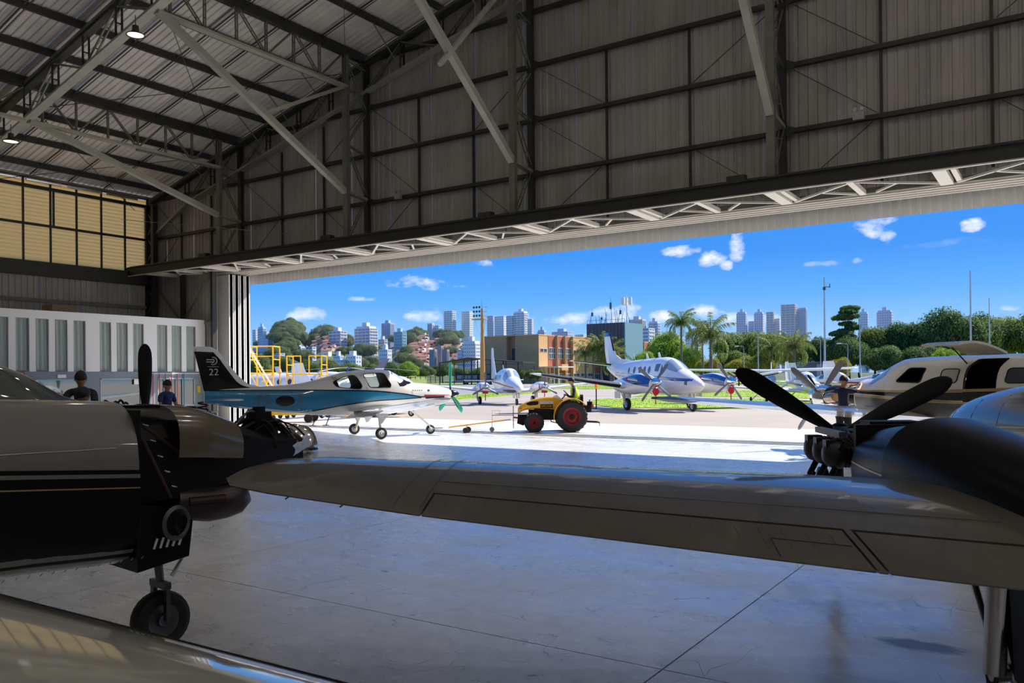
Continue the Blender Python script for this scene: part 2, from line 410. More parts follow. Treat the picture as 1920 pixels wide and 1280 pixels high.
    sheet_row(XL-.4, -19.0, 'roof_sheet'); sheet_row(-19.0, -2.0, 'roof_sheet')
    y = YB; k = 0
    while y < 25:
        clear = y < -12 and k % 3 == 1  # unseen translucent sheets added at the rear to let in more sunlight
        MB().grid([[(-2, y, zr(-2.01)+.17), (-2, min(y+2, 25.6), zr(-2.01)+.17)], [(XR+.4, y, zr(XR+.4)+.17), (XR+.4, min(y+2, 25.6), zr(XR+.4)+.17)]]).obj('added_skylight_sheet' if clear else 'roof_sheet', SKYL if clear else ROOFM, rf); y += 2; k += 1
    x = XL+.35
    xs = [-29.4-1.85*k for k in range(3, 0, -1)]+[-29.4+1.85*k for k in range(0, 15)]
    for x in xs:
        if x > -2: break
        z = zr(x)+.02
        MB().box(x-.05, x+.05, YB, YF, z-.13, z+.10).obj('purlin', STEEL_D, rf)  # purlins coloured dark for the shade under the roof
    for x in (2, 6, 10, 14, 18, 22, 26, 30): MB().box(x-.05, x+.05, YB, YF, zr(x)-.13, zr(x)+.1).obj('purlin', STEEL_D, rf)
    # sag bars between purlins, parallel with the slope
    for y in (15.9, 17.5, 19.1, 20.7, 12.4, 10.6, 8.8, 7.0):
        MB().bar((XL+.2, y, zr(XL+.2)+.0), (-2, y, zr(-2.01)+.0), .05, .03).obj('sag_bar', STEEL_D, rf)
        MB().bar((XL+.2, y+.12, zr(XL+.2)+.0), (-2, y+.12, zr(-2.01)+.0), .02, .02).obj('sag_bar', STEEL_D, rf)
build_shell()

# ------------------------------------------------------------------ steel frames
def laced(mb, a, b, gap=.1, w=.035, axis=(0, 1, 0), step=.35):
    a, b = Vector(a), Vector(b); o = Vector(axis)*gap/2
    mb.bar(a+o, b+o, w); mb.bar(a-o, b-o, w)
    n = int((b-a).length/step)
    for k in range(1, n):
        p = a+(b-a)*k/n; mb.bar(p+o, p-o, .02, .04)
    return mb

def transverse_truss(y, label, xmax=-2, name='roof_truss'):
    t = thing(name, label, 'truss', (0, y, 0), 0)
    D = 1.33; x0 = -35.8
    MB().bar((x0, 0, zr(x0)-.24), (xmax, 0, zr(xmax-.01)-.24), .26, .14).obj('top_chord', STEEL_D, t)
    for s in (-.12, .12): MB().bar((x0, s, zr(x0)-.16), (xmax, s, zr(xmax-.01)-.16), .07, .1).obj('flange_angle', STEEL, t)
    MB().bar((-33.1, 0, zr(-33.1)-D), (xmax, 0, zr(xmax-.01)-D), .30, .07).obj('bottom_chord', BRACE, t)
    MB().bar((-35.7, 0, zr(-35.8)-1.9), (-33.1, 0, zr(-33.1)-D), .22, .1).obj('bottom_chord', BRACE, t)
    xs = [-33.1+1.85*k for k in range(int((xmax+33.1)/1.85)+1)]
    for i, x in enumerate(xs):
        laced(MB(), (x, 0, zr(x)-.3), (x, 0, zr(x)-D), .2, .05).obj('vertical', STEEL_D, t)
        if i < len(xs)-1:
            x2 = xs[i+1]
            a, b = ((x, zr(x)-.3), (x2, zr(x2)-D)) if i % 2 else ((x, zr(x)-D), (x2, zr(x2)-.3))
            laced(MB(), (a[0], 0, a[1]), (b[0], 0, b[1]), .14, .045).obj('diagonal', STEEL, t)
    return t
transverse_truss(14.3, 'sloping steel roof truss across the hangar with wide pale bottom chord, upper left')
transverse_truss(23.05, 'sloping steel truss against the corrugated wall above the opening')
transverse_truss(5.0, 'roof truss behind the camera side, second from the opening')
def long_truss(x, label):
    t = thing('longitudinal_truss', label, 'truss', (x, 14.3, 0), 0)
    zt, zb = zr(x)-.15, zr(x)-1.38
    ya, yb = .15, 7.7
    MB().box(-.11, .11, ya, yb+1.2, zt-.09, zt+.05).obj('top_chord', STEEL_D, t)
    MB().box(-.13, .13, ya-.1, yb, zb-.04, zb+.05).obj('bottom_chord', BRACE, t)
    n = 6; ys = [ya+.35+(yb-ya-.45)*k/n for k in range(n+1)]
    for k, y in enumerate(ys):
        laced(MB(), (0, y, zt), (0, y, zb), .1, .035, (1, 0, 0)).obj('vertical', STEEL, t)
        if k < n:
            a, b = ((ys[k], zt), (ys[k+1], zb)) if k % 2 == 0 else ((ys[k], zb), (ys[k+1], zt))
            laced(MB(), (0, a[0], a[1]), (0, b[0], b[1]), .1, .035, (1, 0, 0)).obj('diagonal', STEEL, t)
    return t
def long_truss_back(x, label):
    t = thing('longitudinal_truss', label, 'truss', (x, 5.0, 0), 0)
    zt, zb = zr(x)-.15, zr(x)-1.38
    MB().box(-.11, .11, 0, 9.2, zt-.09, zt+.05).obj('top_chord', STEEL_D, t)
    MB().box(-.13, .13, 0, 9.2, zb-.04, zb+.05).obj('bottom_chord', BRACE, t)
    for k in range(6):
        a, b = (.3+1.5*k, .3+1.5*(k+1)); p, q = ((zt, zb) if k % 2 == 0 else (zb, zt))
        MB().bar((0, a, p), (0, b, q), .09, .05).obj('diagonal', STEEL, t)
    return t
names = ['left end of the wall', 'second column from the left', 'column left of the opening centre', 'column nearest the wall lamp on the right', 'column just beyond the right edge']
for x, nm in zip(COLX[:4], names):
    long_truss(x, 'latticed roof girder running to the '+nm)
long_truss_back(-29.4, 'roof girder at the far upper left leaving the frame')

def wall_column(x, label, knee=True):
    t = thing('lattice_column', label, 'column', (x, 22, 7.02), 0)
    top = zr(x)-.2-7.02; zk = 8.9-7.02; zh = zr(x)-1.4-7.02
    MB().box(-.11, .11, -.08, .08, 0, top).obj('inner_chord', STEEL, t)
    MB().box(-.10, .10, 1.02, 1.18, 0, top).obj('outer_chord', STEEL_D, t)
    z = zk-.3; up = False; seq = [0.35, zk-.25]; s = 1.55
    zz = [.25, zk-.3]
    MB_ = laced(MB(), (0, .1, .2), (0, 1.0, zk-.15), .12, .03, (1, 0, 0)); MB_.obj('diagonal', STEEL, t)
    z = zk; k = 0
    while z < top-1.6:
        laced(MB(), (0, .1, z+1.6), (0, 1.0, z+.1), .12, .035, (1, 0, 0)).obj('diagonal', STEEL, t)
        laced(MB(), (0, .1, z+1.75), (0, 1.05, z+1.55), .12, .035, (1, 0, 0)).obj('strut', STEEL, t)
        if z+3.2 < top: laced(MB(), (0, .1, z+1.85), (0, 1.0, z+3.1), .12, .035, (1, 0, 0)).obj('diagonal', STEEL, t)
        z += 3.2; k += 1
    MB().bar((0, .05, zk), (0, 1.05, zk-.12), .2, .1).obj('bracket', BRACE, t)
    for zz in (zk-.2, zk+1.6, zk+3.4):
        if zz < zh: MB().prism([(.1, 1.1, zz-.15), (.5, 1.15, zz), (.1, 1.1, zz+.15)], (0, .02, 0)).obj('gusset', STEEL_D, t)
    b = thing('knee_brace', 'pale knee brace to the '+label, 'brace', (x, 22, 8.9))
    MB().bar((0, -7.6, zr(x)-1.33-8.9), (0, -.05, 0), .20, .20).obj('brace_tube', BRACE, b)
    MB().bar((0, -3.7, 1.95), (0, -.08, zr(x)-1.4-8.9), .12, .12).obj('stay', BRACE if x > -25 else STEEL, b)
    return t
cl = ['latticed column at the far left above the header', 'latticed column just left of the small wall lamp', 'tall latticed column above the middle of the opening', 'latticed column at the right above the header', 'latticed column beyond the right picture edge']
for x, l in zip(COLX[:5], cl): wall_column(x, l)
def side_column(y, label):
    t = thing('side_column', label, 'column', (XL+.3, y, 0))
    for s in (-.28, .28): MB().box(s-.1, s+.1, -.12, .12, 0, 10.2).obj('chord', STEEL_D, t)
    z = .4
    while z < 9.8: MB().bar((-.25, 0, z), (.25, 0, z+.55), .05).obj('lacing', STEEL, t); z += .6; MB().bar((.25, 0, z-.05), (-.25, 0, z+.5), .05).obj('lacing', STEEL, t); z += .6
side_column(14.3, 'dark latticed side column between the yellowed windows and white office')
side_column(22.9, 'dark corner column where the side wall meets the door wall')
side_column(5.0, 'dark latticed side column left of the frame')
# fly braces from purlins to the wall truss
fb = thing('fly_brace', 'thin angle stays from the purlins down to the wall truss', 'brace')
for k in range(1, 18):
    x = -33.1+1.85*k
    if x < -3 and min(abs(x-c) for c in COLX) > .6: MB().bar((x, 21.5, zr(x)-.1), (x, 23.05, zr(x)-1.35), .05, .02).obj('stay', STEEL, fb)
# cables
cb = thing('roof_cable', 'thin wire bracing strung across the roof bays', 'cable')
for a, b in (((-29.4, 14.5), (-22, 22)), ((-22, 14.5), (-29.4, 22)), ((-22, 14.5), (-14.6, 22)), ((-14.6, 14.5), (-22, 22)), ((-36, 14.5), (-29.4, 22)), ((-29.4, 14.5), (-35.5, 22))):
    MB().bar((a[0], a[1], zr(a[0])-.9), (b[0], b[1], zr(b[0])-.9), .02).obj('wire', STEEL_D, cb)
MB().bar((-35, 21, 9.2), (-20, 22.6, 6.9), .018).obj('wire', BRACE, cb)

# ------------------------------------------------------------------ door header and canopy
def door_header():
    t = thing('door_header_beam', 'dark box beam with pale latticed canopy over the hangar opening', 'beam', (0, 21.9, 6.82))
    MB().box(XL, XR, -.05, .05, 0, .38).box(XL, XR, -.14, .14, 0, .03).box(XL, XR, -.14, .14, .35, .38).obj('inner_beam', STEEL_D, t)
    MB().box(XL, XR, -.13, -.06, -.035, -.0).obj('bright_flange_edge', CANOPY, t)  # pale strip stands for ground bounce on the beam's lower edge
    MB().box(XL, XR, 1.72, 1.95, .0, .2).obj('outer_chord', STEEL, t)
    for y in (2.0, 2.3, 2.6, 2.9): MB().box(XL+.2, XR-.2, y-.04, y+.04, -.03, .06).box(XL+.2, XR-.2, y+.1, y+.2, .02, .06).obj('door_track', CANOPY, t)
    x = -34.44; k = 0
    while x < 30:
        w = .3 if k % 2 == 0 else .16
        MB().box(x-w/2, x+w/2, 0, 1.75, -.03, .09).obj('cross_beam', CANOPY, t)
        if k % 2 == 0: MB().box(x+w/2+.08, x+w/2+.2, .1, 1.75, -.0, .1).obj('cross_beam', CANOPY, t)
        if k % 2 == 0:
            MB().bar((x+.25, 1.65, 0), (x+2.0, .1, 0), .07, .05).obj('brace', CANOPY, t)
            MB().bar((x+1.1, .88, 0), (x+1.85, 1.65, 0), .06, .05).obj('brace', CANOPY, t)
        else:
            MB().bar((x+.12, .15, 0), (x+2.0, 1.65, 0), .06, .05).obj('brace', CANOPY, t)
            MB().bar((x+.95, .85, 0), (x+.35, 1.65, 0), .06, .05).obj('brace', CANOPY, t)
        x += 2.0; k += 1
    MB().box(XL, XR, .1, 3.6, .42, .46).obj('canopy_roof', STEEL_D, t)
    for x in (-30.3, -22.9, -15.6, -7.3, 0.2):
        MB().box(x-.25, x+.25, -.12, .12, .38, .54).obj('cleat', STEEL_D, t)
    f = setting('trim_1')
    a = XL+3.5
    wall_sheets(f, 'x', 25.3, XL, XR, 6.41, 7.6, PALE, w=1.0, name='fascia_sheet', sgn=-1)
    MB().box(XL, XR, 25.32, 25.4, 6.45, 7.7).obj('fascia_rail', PALE, f)
door_header()
DOORP = mat('white_door_paint', (.80, .79, .77), .4)
for side, xe, d in (('left', -31.2, -1), ('right', 28.6, 1)):
    for k, y in enumerate((23.95, 24.25, 24.55, 24.85)):
        t = thing('sliding_door', 'white sliding hangar door leaf, %s in the stack at the %s jamb' % (('nearest', 'second', 'third', 'outermost')[k], side), 'door', (xe, y, 0), 0, None)
        x0, x1 = sorted((0, d*4.6))
        MB().box(x0, x1, -.07, .07, .03, 6.74).obj('leaf', DOORP, t)
        MB().box(-.03 if d < 0 else 0, 0 if d < 0 else .03, -.128, .128, .03, 6.74).obj('edge_post', DOORP, t)
        for xx in (d*.5, d*4.1): MB().lathe([(.03, -.03), (.1, -.03), (.1, .03), (.03, .03)], (xx, 0, .11), 'Y', 12).obj('wheel', BLACK, t)

# ------------------------------------------------------------------ office block
def office():
    t = thing('office_partition', 'two-tone white and blue-grey office block along the left wall', 'partition', (-32, 0, 0))
    ya, yb, H = -14.0, 23.15, 4.68
    ups = [14.37-.71*k-(.35 if k > 2 else 0)-(.35 if k > 5 else 0) for k in range(10)]+[15.1, 15.81, 16.52, 17.23, 18.28, 18.99, 19.7, 20.79, 21.48, 22.19]
    lows = [(15.76, 17.62, 1.0, 2.08), (18.29, 20.05, 1.0, 2.1), (20.8, 22.6, .9, 2.1), (10.5, 14.6, 1, 2.08)]
    ws, wz0, wz1 = .48, 2.40, 4.37
    # wall face pieces around the openings
    up = sorted(ups); cuts = [ya]
    w = MB()
    w.box(-.12, 0, ya, yb, wz1, H)
    prev = ya
    for y in up:
        w.box(-.12, 0, prev, y, 2.38, wz1); prev = y+ws
    w.box(-.12, 0, prev, yb, 2.38, wz1); w.box(-3.9, -.12, ya, yb, H-.12, H); w.box(-3.9, -.12, yb-.12, yb, 0, H-.12)
    w.obj('upper_wall', WHITE, t)
    w = MB(); prev = ya
    for a, b, z0, z1 in sorted(lows):
        w.box(-.12, 0, prev, a, 0, 2.38); w.box(-.12, 0, a, b, 0, z0); w.box(-.12, 0, a, b, z1, 2.38); prev = b
    w.box(-.12, 0, prev, yb, 0, 2.38)
    w.obj('lower_wall', OFFG, t)
    cm = []
    for k in range(3):
        rr = random.Random(k); rows = []
        ph = [rr.uniform(0, 6) for _ in range(3)]
        cols = [(j/16) for j in range(17)]
        for i in range(9):
            z = wz0+.02+(wz1-wz0-.04)*i/8; rows.append([(-.1+.035*math.sin(6.28*u*2.6+ph[0]+.3*math.sin(z*2+ph[1])), u*ws*.96+.01, z) for u in cols])
        cm.append(MB().grid(rows).mesh('curtain', CURT, True))
    fm = MB().box(-.06, -.02, 0, .03, wz0, wz1).box(-.06, -.02, ws-.03, ws, wz0, wz1).box(-.06, -.02, .03, ws-.03, wz0, wz0+.03).box(-.06, -.02, .03, ws-.03, wz1-.03, wz1).mesh('frame', mat('grey_frame', (.3, .31, .3), .4))
    gm = MB().box(-.045, -.035, .03, ws-.03, wz0+.03, wz1-.03).mesh('pane', CURG)
    for k, y in enumerate(up):
        wn = place('window', fm, t, loc=(0, y, 0)); place('pane', gm, wn); place('curtain', cm[k % 3], wn)
    for a, b, z0, z1 in lows:
        wn = MB().box(-.05, .015, a, b, z0, z0+.04).box(-.05, .015, a, b, z1-.04, z1).box(-.05, .015, a, a+.04, z0, z1).box(-.05, .015, b-.04, b, z0, z1).obj('wide_window', mat('alu_frame', (.5, .5, .5), .4), t)
        MB().box(-.04, -.03, a+.04, b-.04, z0+.04, z1-.04).obj('pane', MIRG, wn)
    # pipe rail with coloured hanging pipes near the right end
    r_ = thing('pipe_rack', 'row of red pipes and one blue pipe on the grey office wall', 'pipe', (-31.95, 20.3, 0))
    MB().tube((0, .2, 2.3), (0, 2.5, 2.3), .015).obj('rail', WHITE, r_)
    for k, y in enumerate((.25, .55, .83, 1.12, 1.4)): MB().tube((0.01, y, .2), (0.01, y, 2.3), .016).obj('pipe', RED, r_)
    MB().tube((0.01, 1.72, .2), (0.01, 1.72, 2.3), .022).obj('pipe', mat('blue_paint', (.02, .25, .5), .4), r_)
    s = thing('fire_sign', 'small red fire extinguisher sign on the grey office wall', 'sign', (-31.98, 15.15, 2.12))
    MB().box(0, .01, 0, .24, 0, .24).obj('plate', RED, s); MB().box(.01, .014, .09, .15, .05, .16).box(.01, .014, .1, .18, .16, .19).obj('pictogram', WHITE, s)
    s = thing('wall_notice', 'small white notice above the wide office window', 'sign', (-31.98, 16.6, 2.13)); MB().box(0, .01, 0, .32, 0, .13).obj('plate', WHITE, s)
    s = thing('wall_notice', 'white paper taped to the corner of the middle office window', 'sign', (-31.95, 19.7, 1.85)); MB().box(0, .01, 0, .3, 0, .22).obj('plate', WHITE, s)
    s = thing('warning_notice', 'small yellow notice at the right end of the office wall', 'sign', (-31.98, 22.72, 1.45)); MB().box(0, .01, 0, .14, 0, .3).obj('plate', mat('yellow_notice', (.8, .45, .02), .5), s)
    o = thing('cardboard_box', 'brown cardboard box lying on the office roof', 'box', (-34.5, 18.0, H+.002))
    MB().box(-.4, .4, -.5, .5, 0, .45).obj('body', mat('cardboard', (.3, .22, .14), .8), o)
office()

# ------------------------------------------------------------------ lamps and added fill lights
def flood(x, z, label):
    t = thing('emergency_lamp', label, 'lamp', (x, 23.0, z))
    MB().box(-.14, .14, -.06, .06, -.12, .08).obj('housing', mat('grey_plastic', (.42, .42, .42), .5), t)
    for s in (-.085, .085):
        MB().lathe([(.005, -.04), (.035, -.04), (.05, .03), (.05, .045), (.005, .045)], (s, -.02, .15), 'Y', 12, Matrix.Rotation(R_(180), 3, 'Z')).obj('spot_head', CHROME, t)
        MB().tube((s, 0, .06), (s, 0, .12), .012).obj('stem', CHROME, t)
flood(-20.36, 8.72, 'twin-head emergency lamp on the corrugated wall, left of the middle column')
flood(-4.41, 8.76, 'twin-head emergency lamp on the wall at the right of the picture')
def highbay(x, y, z, label):
    t = thing('high_bay_lamp', label, 'lamp', (x, y, z))
    MB().lathe([(.05, .3), (.09, .28), (.10, .12), (.26, .02), (.27, 0), (.25, 0.0), (.09, .11), (.02, .12)], (0, 0, 0), 'Z', 24).obj('reflector', STEEL_D, t, smooth=40)
    MB().lathe([(.0, .03), (.2, .03), (.24, .015), (.0, .015)], (0, 0, 0), 'Z', 24).obj('lens', mat('lamp_lens', (.8, .8, .78), .3, emit=((1, .94, .84), .9)), t)
    MB().tube((0, 0, .3), (0, 0, .6), .015).obj('hook', STEEL, t)
FILL_POWER = 62
def add_fill_light(x, y, z, w=1.0):
    ld = bpy.data.lights.new('fill_light', 'AREA'); ld.shape = 'DISK'; ld.size = .45; ld.energy = FILL_POWER*w; ld.color = (1, .94, .84)  # fill light added under the lamps to brighten the hall
    lo = bpy.data.objects.new('fill_light', ld); COL.objects.link(lo); lo.location = (x, y, z)
n = 0
for i, x in enumerate((-29.9, -22.5, -15.0, -7.0, 1.5, 10.0, 18.5)):
    for j, y in enumerate((14.0, 4.6, -5.0)):
        z = zr(x)-1.95+.35*(j > 0)
        highbay(x, y, z, {(0, 0): 'round high bay lamp hanging at the left edge under the truss', (1, 0): 'round high bay lamp hanging under the roof truss, upper left'}.get((i, j), 'added unseen high bay lamp, %s in the %s row, above the picture' % (('first', 'second', 'third', 'fourth', 'fifth', 'sixth', 'seventh')[i]+' from left', ('front', 'middle', 'rear')[j])))
        if i: add_fill_light(x, y, z-.02, (0, .3, .4, .9, 1.7, 1.8, .8)[i]*(1, 1, .5)[j])  # added light weighted towards the middle and right of the floor

# ------------------------------------------------------------------ aircraft library
def smooth_closed(pts, k=6):
    n = len(pts); out = []
    for i in range(n):
        p0, p1, p2, p3 = (Vector(pts[(i+j-1) % n]) for j in range(4))
        for q in range(k):
            t = q/k; out.append(.5*((2*p1)+(p2-p0)*t+(2*p0-5*p1+4*p2-p3)*t*t+(3*p1-p0-3*p2+p3)*t**3))
    return out
def round_poly(pts, r=.25, k=4):
    # rounds the corners of a 2-D polygon by the fraction r of its sides
    out = []; n = len(pts)
    for i in range(n):
        a, b, c = Vector(pts[i-1]), Vector(pts[i]), Vector(pts[(i+1) % n])
        p, q = b+(a-b)*r, b+(c-b)*r
        for j in range(k+1):
            t = j/k; out.append((1-t)**2*p+2*t*(1-t)*b+t*t*q)
    return out
def crom(tab, x):
    if x <= tab[0][0]: return tab[0][1:]
    if x >= tab[-1][0]: return tab[-1][1:]
    for i in range(len(tab)-1):
        a, b = tab[i], tab[i+1]
        if a[0] <= x <= b[0]:
            p, q = tab[max(i-1, 0)], tab[min(i+2, len(tab)-1)]; h = b[0]-a[0]; t = (x-a[0])/h; out = []
            for k in range(1, len(a)):
                d = (b[k]-a[k])/h
                ma = 0 if i == 0 else (b[k]-p[k])/(b[0]-p[0]); mb = 0 if i == len(tab)-2 else (q[k]-a[k])/(q[0]-a[0])
                if i == 0: ma = d
                if i == len(tab)-2: mb = d
                if d == 0: ma = mb = 0
                else:
                    ma = max(-3*abs(d), min(3*abs(d), ma)) if ma*d > 0 else 0
                    mb = max(-3*abs(d), min(3*abs(d), mb)) if mb*d > 0 else 0
                t2, t3 = t*t, t**3
                out.append((2*t3-3*t2+1)*a[k]+(t3-2*t2+t)*h*ma+(-2*t3+3*t2)*b[k]+(t3-t2)*h*mb)
            return tuple(out)

class Fus:
    """fuselage: stations (s, top, bottom, half width, exponent); s grows towards the nose"""
    def __init__(f, st, y0=0.0): f.st = sorted(st); f.y0 = y0
    def at(f, s): return crom(f.st, s)
    def ring(f, s, n=28, inset=0.0):
        zt, zb, hw, e = f.at(s); zm, hh = (zt+zb)/2, max(.002, (zt-zb)/2-inset); hw = max(.002, hw-inset); out = []
        for k in range(n):
            a = 2*math.pi*k/n; c, t = math.cos(a), math.sin(a)
            out.append((s, f.y0+hw*math.copysign(abs(c)**(2/e), c), zm+hh*math.copysign(abs(t)**(2/e), t)))
        return out
    def loft(f, mb, s0=None, s1=None, n=28, m=40, inset=0.0, caps=True):
        s0 = f.st[0][0] if s0 is None else s0; s1 = f.st[-1][0] if s1 is None else s1
        mb.loft([f.ring(lerp(s0, s1, k/m), n, inset) for k in range(m+1)], caps); return mb
    def side(f, s, z, sgn=-1, off=.004):
        zt, zb, hw, e = f.at(s); zm, hh = (zt+zb)/2, (zt-zb)/2
        v = min(.999, abs(z-zm)/max(hh, .001)); y = hw*(1-v**e)**(1/e)
        # push out along the section normal
        ny = 1.0; nz = 0
        if v > .02:
            dz = (z-zm)/hh; g = abs(dz)**(e-1)/hh; gy = (max(y, .01)/hw)**(e-1)/hw
            l = math.hypot(g, gy); ny, nz = gy/l, math.copysign(g/l, dz)
        return Vector((s, f.y0+sgn*(y+off*ny), z+off*nz))
    def patch(f, mb, poly, sgn=-1, off=.006, rings=5, sub=0):
        pts = [Vector((p[0], p[1])) for p in poly]; n = len(pts); c = sum(pts, Vector((0, 0)))/n
        vs = [f.side(c.x, c.y, sgn, off)]; fs = []
        for r in range(1, rings+1):
            for p in pts:
                q = c+(p-c)*r/rings; vs.append(f.side(q.x, q.y, sgn, off))
        for k in range(n):
            k2 = (k+1) % n; fs.append((0, 1+k, 1+k2))
            for r in range(rings-1): fs.append((1+r*n+k, 1+(r+1)*n+k, 1+(r+1)*n+k2, 1+r*n+k2))
        if sgn > 0: fs = [g[::-1] for g in fs]
        mb.add(vs, fs); return mb
    def band(f, mb, top, bot, s0, s1, sgn=-1, off=.004, n=40, m=8):
        rows = []
        for i in range(n+1):
            s = lerp(s0, s1, i/n); a, b = crom(top, s)[0], crom(bot, s)[0]; zt, zb = f.at(s)[:2]
            a = min(a, zt-.004); b = max(b, zb+.004); b = min(b, a)
            rows.append([f.side(s, lerp(a, b, j/m), sgn, off) for j in range(m+1)])
        mb.grid(rows, flip=sgn < 0); return mb
def fix_normals(me):
    import bmesh
    bm = bmesh.new(); bm.from_mesh(me); bmesh.ops.recalc_face_normals(bm, faces=bm.faces); bm.to_mesh(me); bm.free()
def carve(o, cutters):
    """cut the closed cutters out of the closed mesh object"""
    tmp = []; bpy.context.view_layer.update(); W = o.matrix_world.copy()
    fix_normals(o.data)
    for me in cutters:
        fix_normals(me)
        c = bpy.data.objects.new('cut', me); COL.objects.link(c); c.matrix_world = W; tmp.append(c)
        md = o.modifiers.new('b', 'BOOLEAN'); md.operation = 'DIFFERENCE'; md.object = c; md.solver = 'EXACT'
    bpy.context.view_layer.update()
    dg = bpy.context.evaluated_depsgraph_get(); me2 = bpy.data.meshes.new_from_object(o.evaluated_get(dg))
    o.modifiers.clear(); o.data = me2
    for c in tmp: bpy.data.objects.remove(c)
    return o
def prism_xz(poly, y0, y1):
    return MB().prism([(p[0], y0, p[1]) for p in poly], (0, y1-y0, 0))

FOIL = [0, .012, .05, .12, .22, .35, .5, .65, .8, .92, 1.0]
def foil_t(u, t): return 5*t*(.2969*math.sqrt(max(u, 0))-.1260*u-.3516*u*u+.2843*u**3-.1036*u**4)
def section(P, c, t, T, u0=0, u1=1, camber=0.0):
    P, T = Vector(P), Vector(T); us = [u0]+[u for u in FOIL if u0 < u < u1]+[u1]
    def q(u, s): return P+Vector((-u*c, 0, 0))+T*(s*max(foil_t(u, t)*c, .003)+camber*c*4*u*(1-u))
    return [q(u, 1) for u in us]+[q(u, -1) for u in reversed(us)]
def foil_body(mb, st, u0=0, u1=1, T=(0, 0, 1), camber=0.0):
    """st: (x of leading edge, y, z, chord, thickness)"""
    secs = [section((a, b, c_), ch, t, T, u0, u1, camber) for a, b, c_, ch, t in st]
    n = len(secs[0]); vs = [p for s in secs for p in s]; fs = []
    for i in range(len(secs)-1):
        for k in range(n): fs.append((i*n+k, (i+1)*n+k, (i+1)*n+(k+1) % n, i*n+(k+1) % n))
    fs += [tuple(range(n)), tuple(range((len(secs)-1)*n, len(secs)*n))[::-1]]
    flip = (Vector(st[1][:3])-Vector(st[0][:3])).cross(Vector((1, 0, 0))).dot(Vector(T)) > 0
    mb.add(vs, fs if flip else [f[::-1] for f in fs]); return mb
def st_at(st, y, key=1):
    ys = sorted(st, key=lambda q: abs(q[key])); a = abs(y)
    tab = [(abs(q[key]),)+tuple(q) for q in ys]; r = interp(tab, a); return tuple(r)
def wing(parent, st, mats, ctrl=(), name='wing', hinge=.74, camber=.01, T=(0, 0, 1), key=1, cmat=None):
    """foil lofted through st with separate control surfaces ctrl: (from, to, name)"""
    s = 1 if st[-1][key] > st[0][key] else -1
    cuts = sorted({abs(st[0][key]), abs(st[-1][key])} | {abs(q[key]) for q in st} | {a for c in ctrl for a in c[:2]})
    mb = MB(); body = []
    for a, b in zip(cuts, cuts[1:]):
        mid = (a+b)/2; u1 = 1
        for c in ctrl:
            if c[0] <= mid <= c[1]: u1 = hinge
        foil_body(mb, [st_at(st, a, key), st_at(st, b, key)], 0, u1, T, camber)
    w = mb.obj(name, mats, parent, smooth=35, recalc=True)
    for a, b, nm in ctrl:
        g = .012
        seg = [y for y in cuts if a < y < b]
        foil_body(m2 := MB(), [st_at(st, y, key) for y in [a+g]+seg+[b-g]], hinge+.012, 1, T, camber)
        m2.obj(nm, cmat or mats, w, smooth=35, recalc=True)
    return w
def wheel(parent, x, y, z, r, w, name='landing_gear', strut=None, smat=None, hub=None):
    g = MB()
    for a, b, q in (strut or []): g.tube(a, b, q, q*.85, 10)
    o = g.obj(name, smat or ALU, parent, smooth=40)
    t = [(r*.56, -w*.38), (r*.8, -w*.5), (r*.95, -w*.4), (r, -w*.15), (r, w*.15), (r*.95, w*.4), (r*.8, w*.5), (r*.56, w*.38)]
    MB().lathe(t, (x, y, z), 'Y', 24, ring_=True).obj('tire', BLACK, o, smooth=40)
    MB().lathe([(.01, -w*.3), (r*.2, -w*.42), (r*.25, -w*.25), (r*.5, -w*.28), (r*.57, -w*.36), (r*.57, w*.36), (r*.5, w*.28), (r*.25, w*.25), (r*.2, w*.42), (.01, w*.3)], (x, y, z), 'Y', 20).obj('hub', hub or ALU, o, smooth=40)
    return o
def blade_mesh(L, c, mat_, r0=.12, twist=40, tip=None, name='blade', tw1=14):
    mb = MB(); secs = []
    for k, u in enumerate((0, .06, .14, .25, .38, .52, .66, .78, .86, .91, .95, .98, .995, 1)):
        r = lerp(r0, L, u); ch = c*(.42+.58*math.sin(min(1, u*1.5)*math.pi/2))*(1 if u < .8 else max(.05, math.sqrt(max(0, 1-((u-.8)/.2)**2))))
        th = lerp(.03, .005, u); a = R_(lerp(twist, tw1, u)); ring = []
        for j in range(10):
            t = 2*math.pi*j/10; p, q = math.cos(t)*ch/2, math.sin(t)*th
            ring.append((p*math.sin(a)+q*math.cos(a), p*math.cos(a)-q*math.sin(a), r))
        secs.append(ring)
    if tip:
        k0 = 11; mb.loft(secs[:k0+1], True); mb.mat(1).loft(secs[k0:], True); return mb.mesh(name, [mat_, tip], 40)
    mb.loft(secs, True); return mb.mesh(name, mat_, 40)
def propeller(parent, pos, n, L, c, bm, sm, spin_r=.16, spin_l=.4, phase=0, tip=None, base=.05, tw=(40, 14)):
    h = MB().lathe([(spin_r*.9, -base), (spin_r, 0), (spin_r*.97, spin_l*.2), (spin_r*.82, spin_l*.45), (spin_r*.55, spin_l*.75), (spin_r*.2, spin_l*.95), (.003, spin_l)], (0, 0, 0), 'X', 20).obj('propeller', sm, parent, smooth=50)
    h.location = pos
    me = blade_mesh(L, c, bm, spin_r*.7, tip=tip, twist=tw[0], tw1=tw[1])
    for k in range(n):
        place('blade', me, h, rot=(R_(phase+360*k/n), 0, 0))
    return h
FONT_CACHE = {}
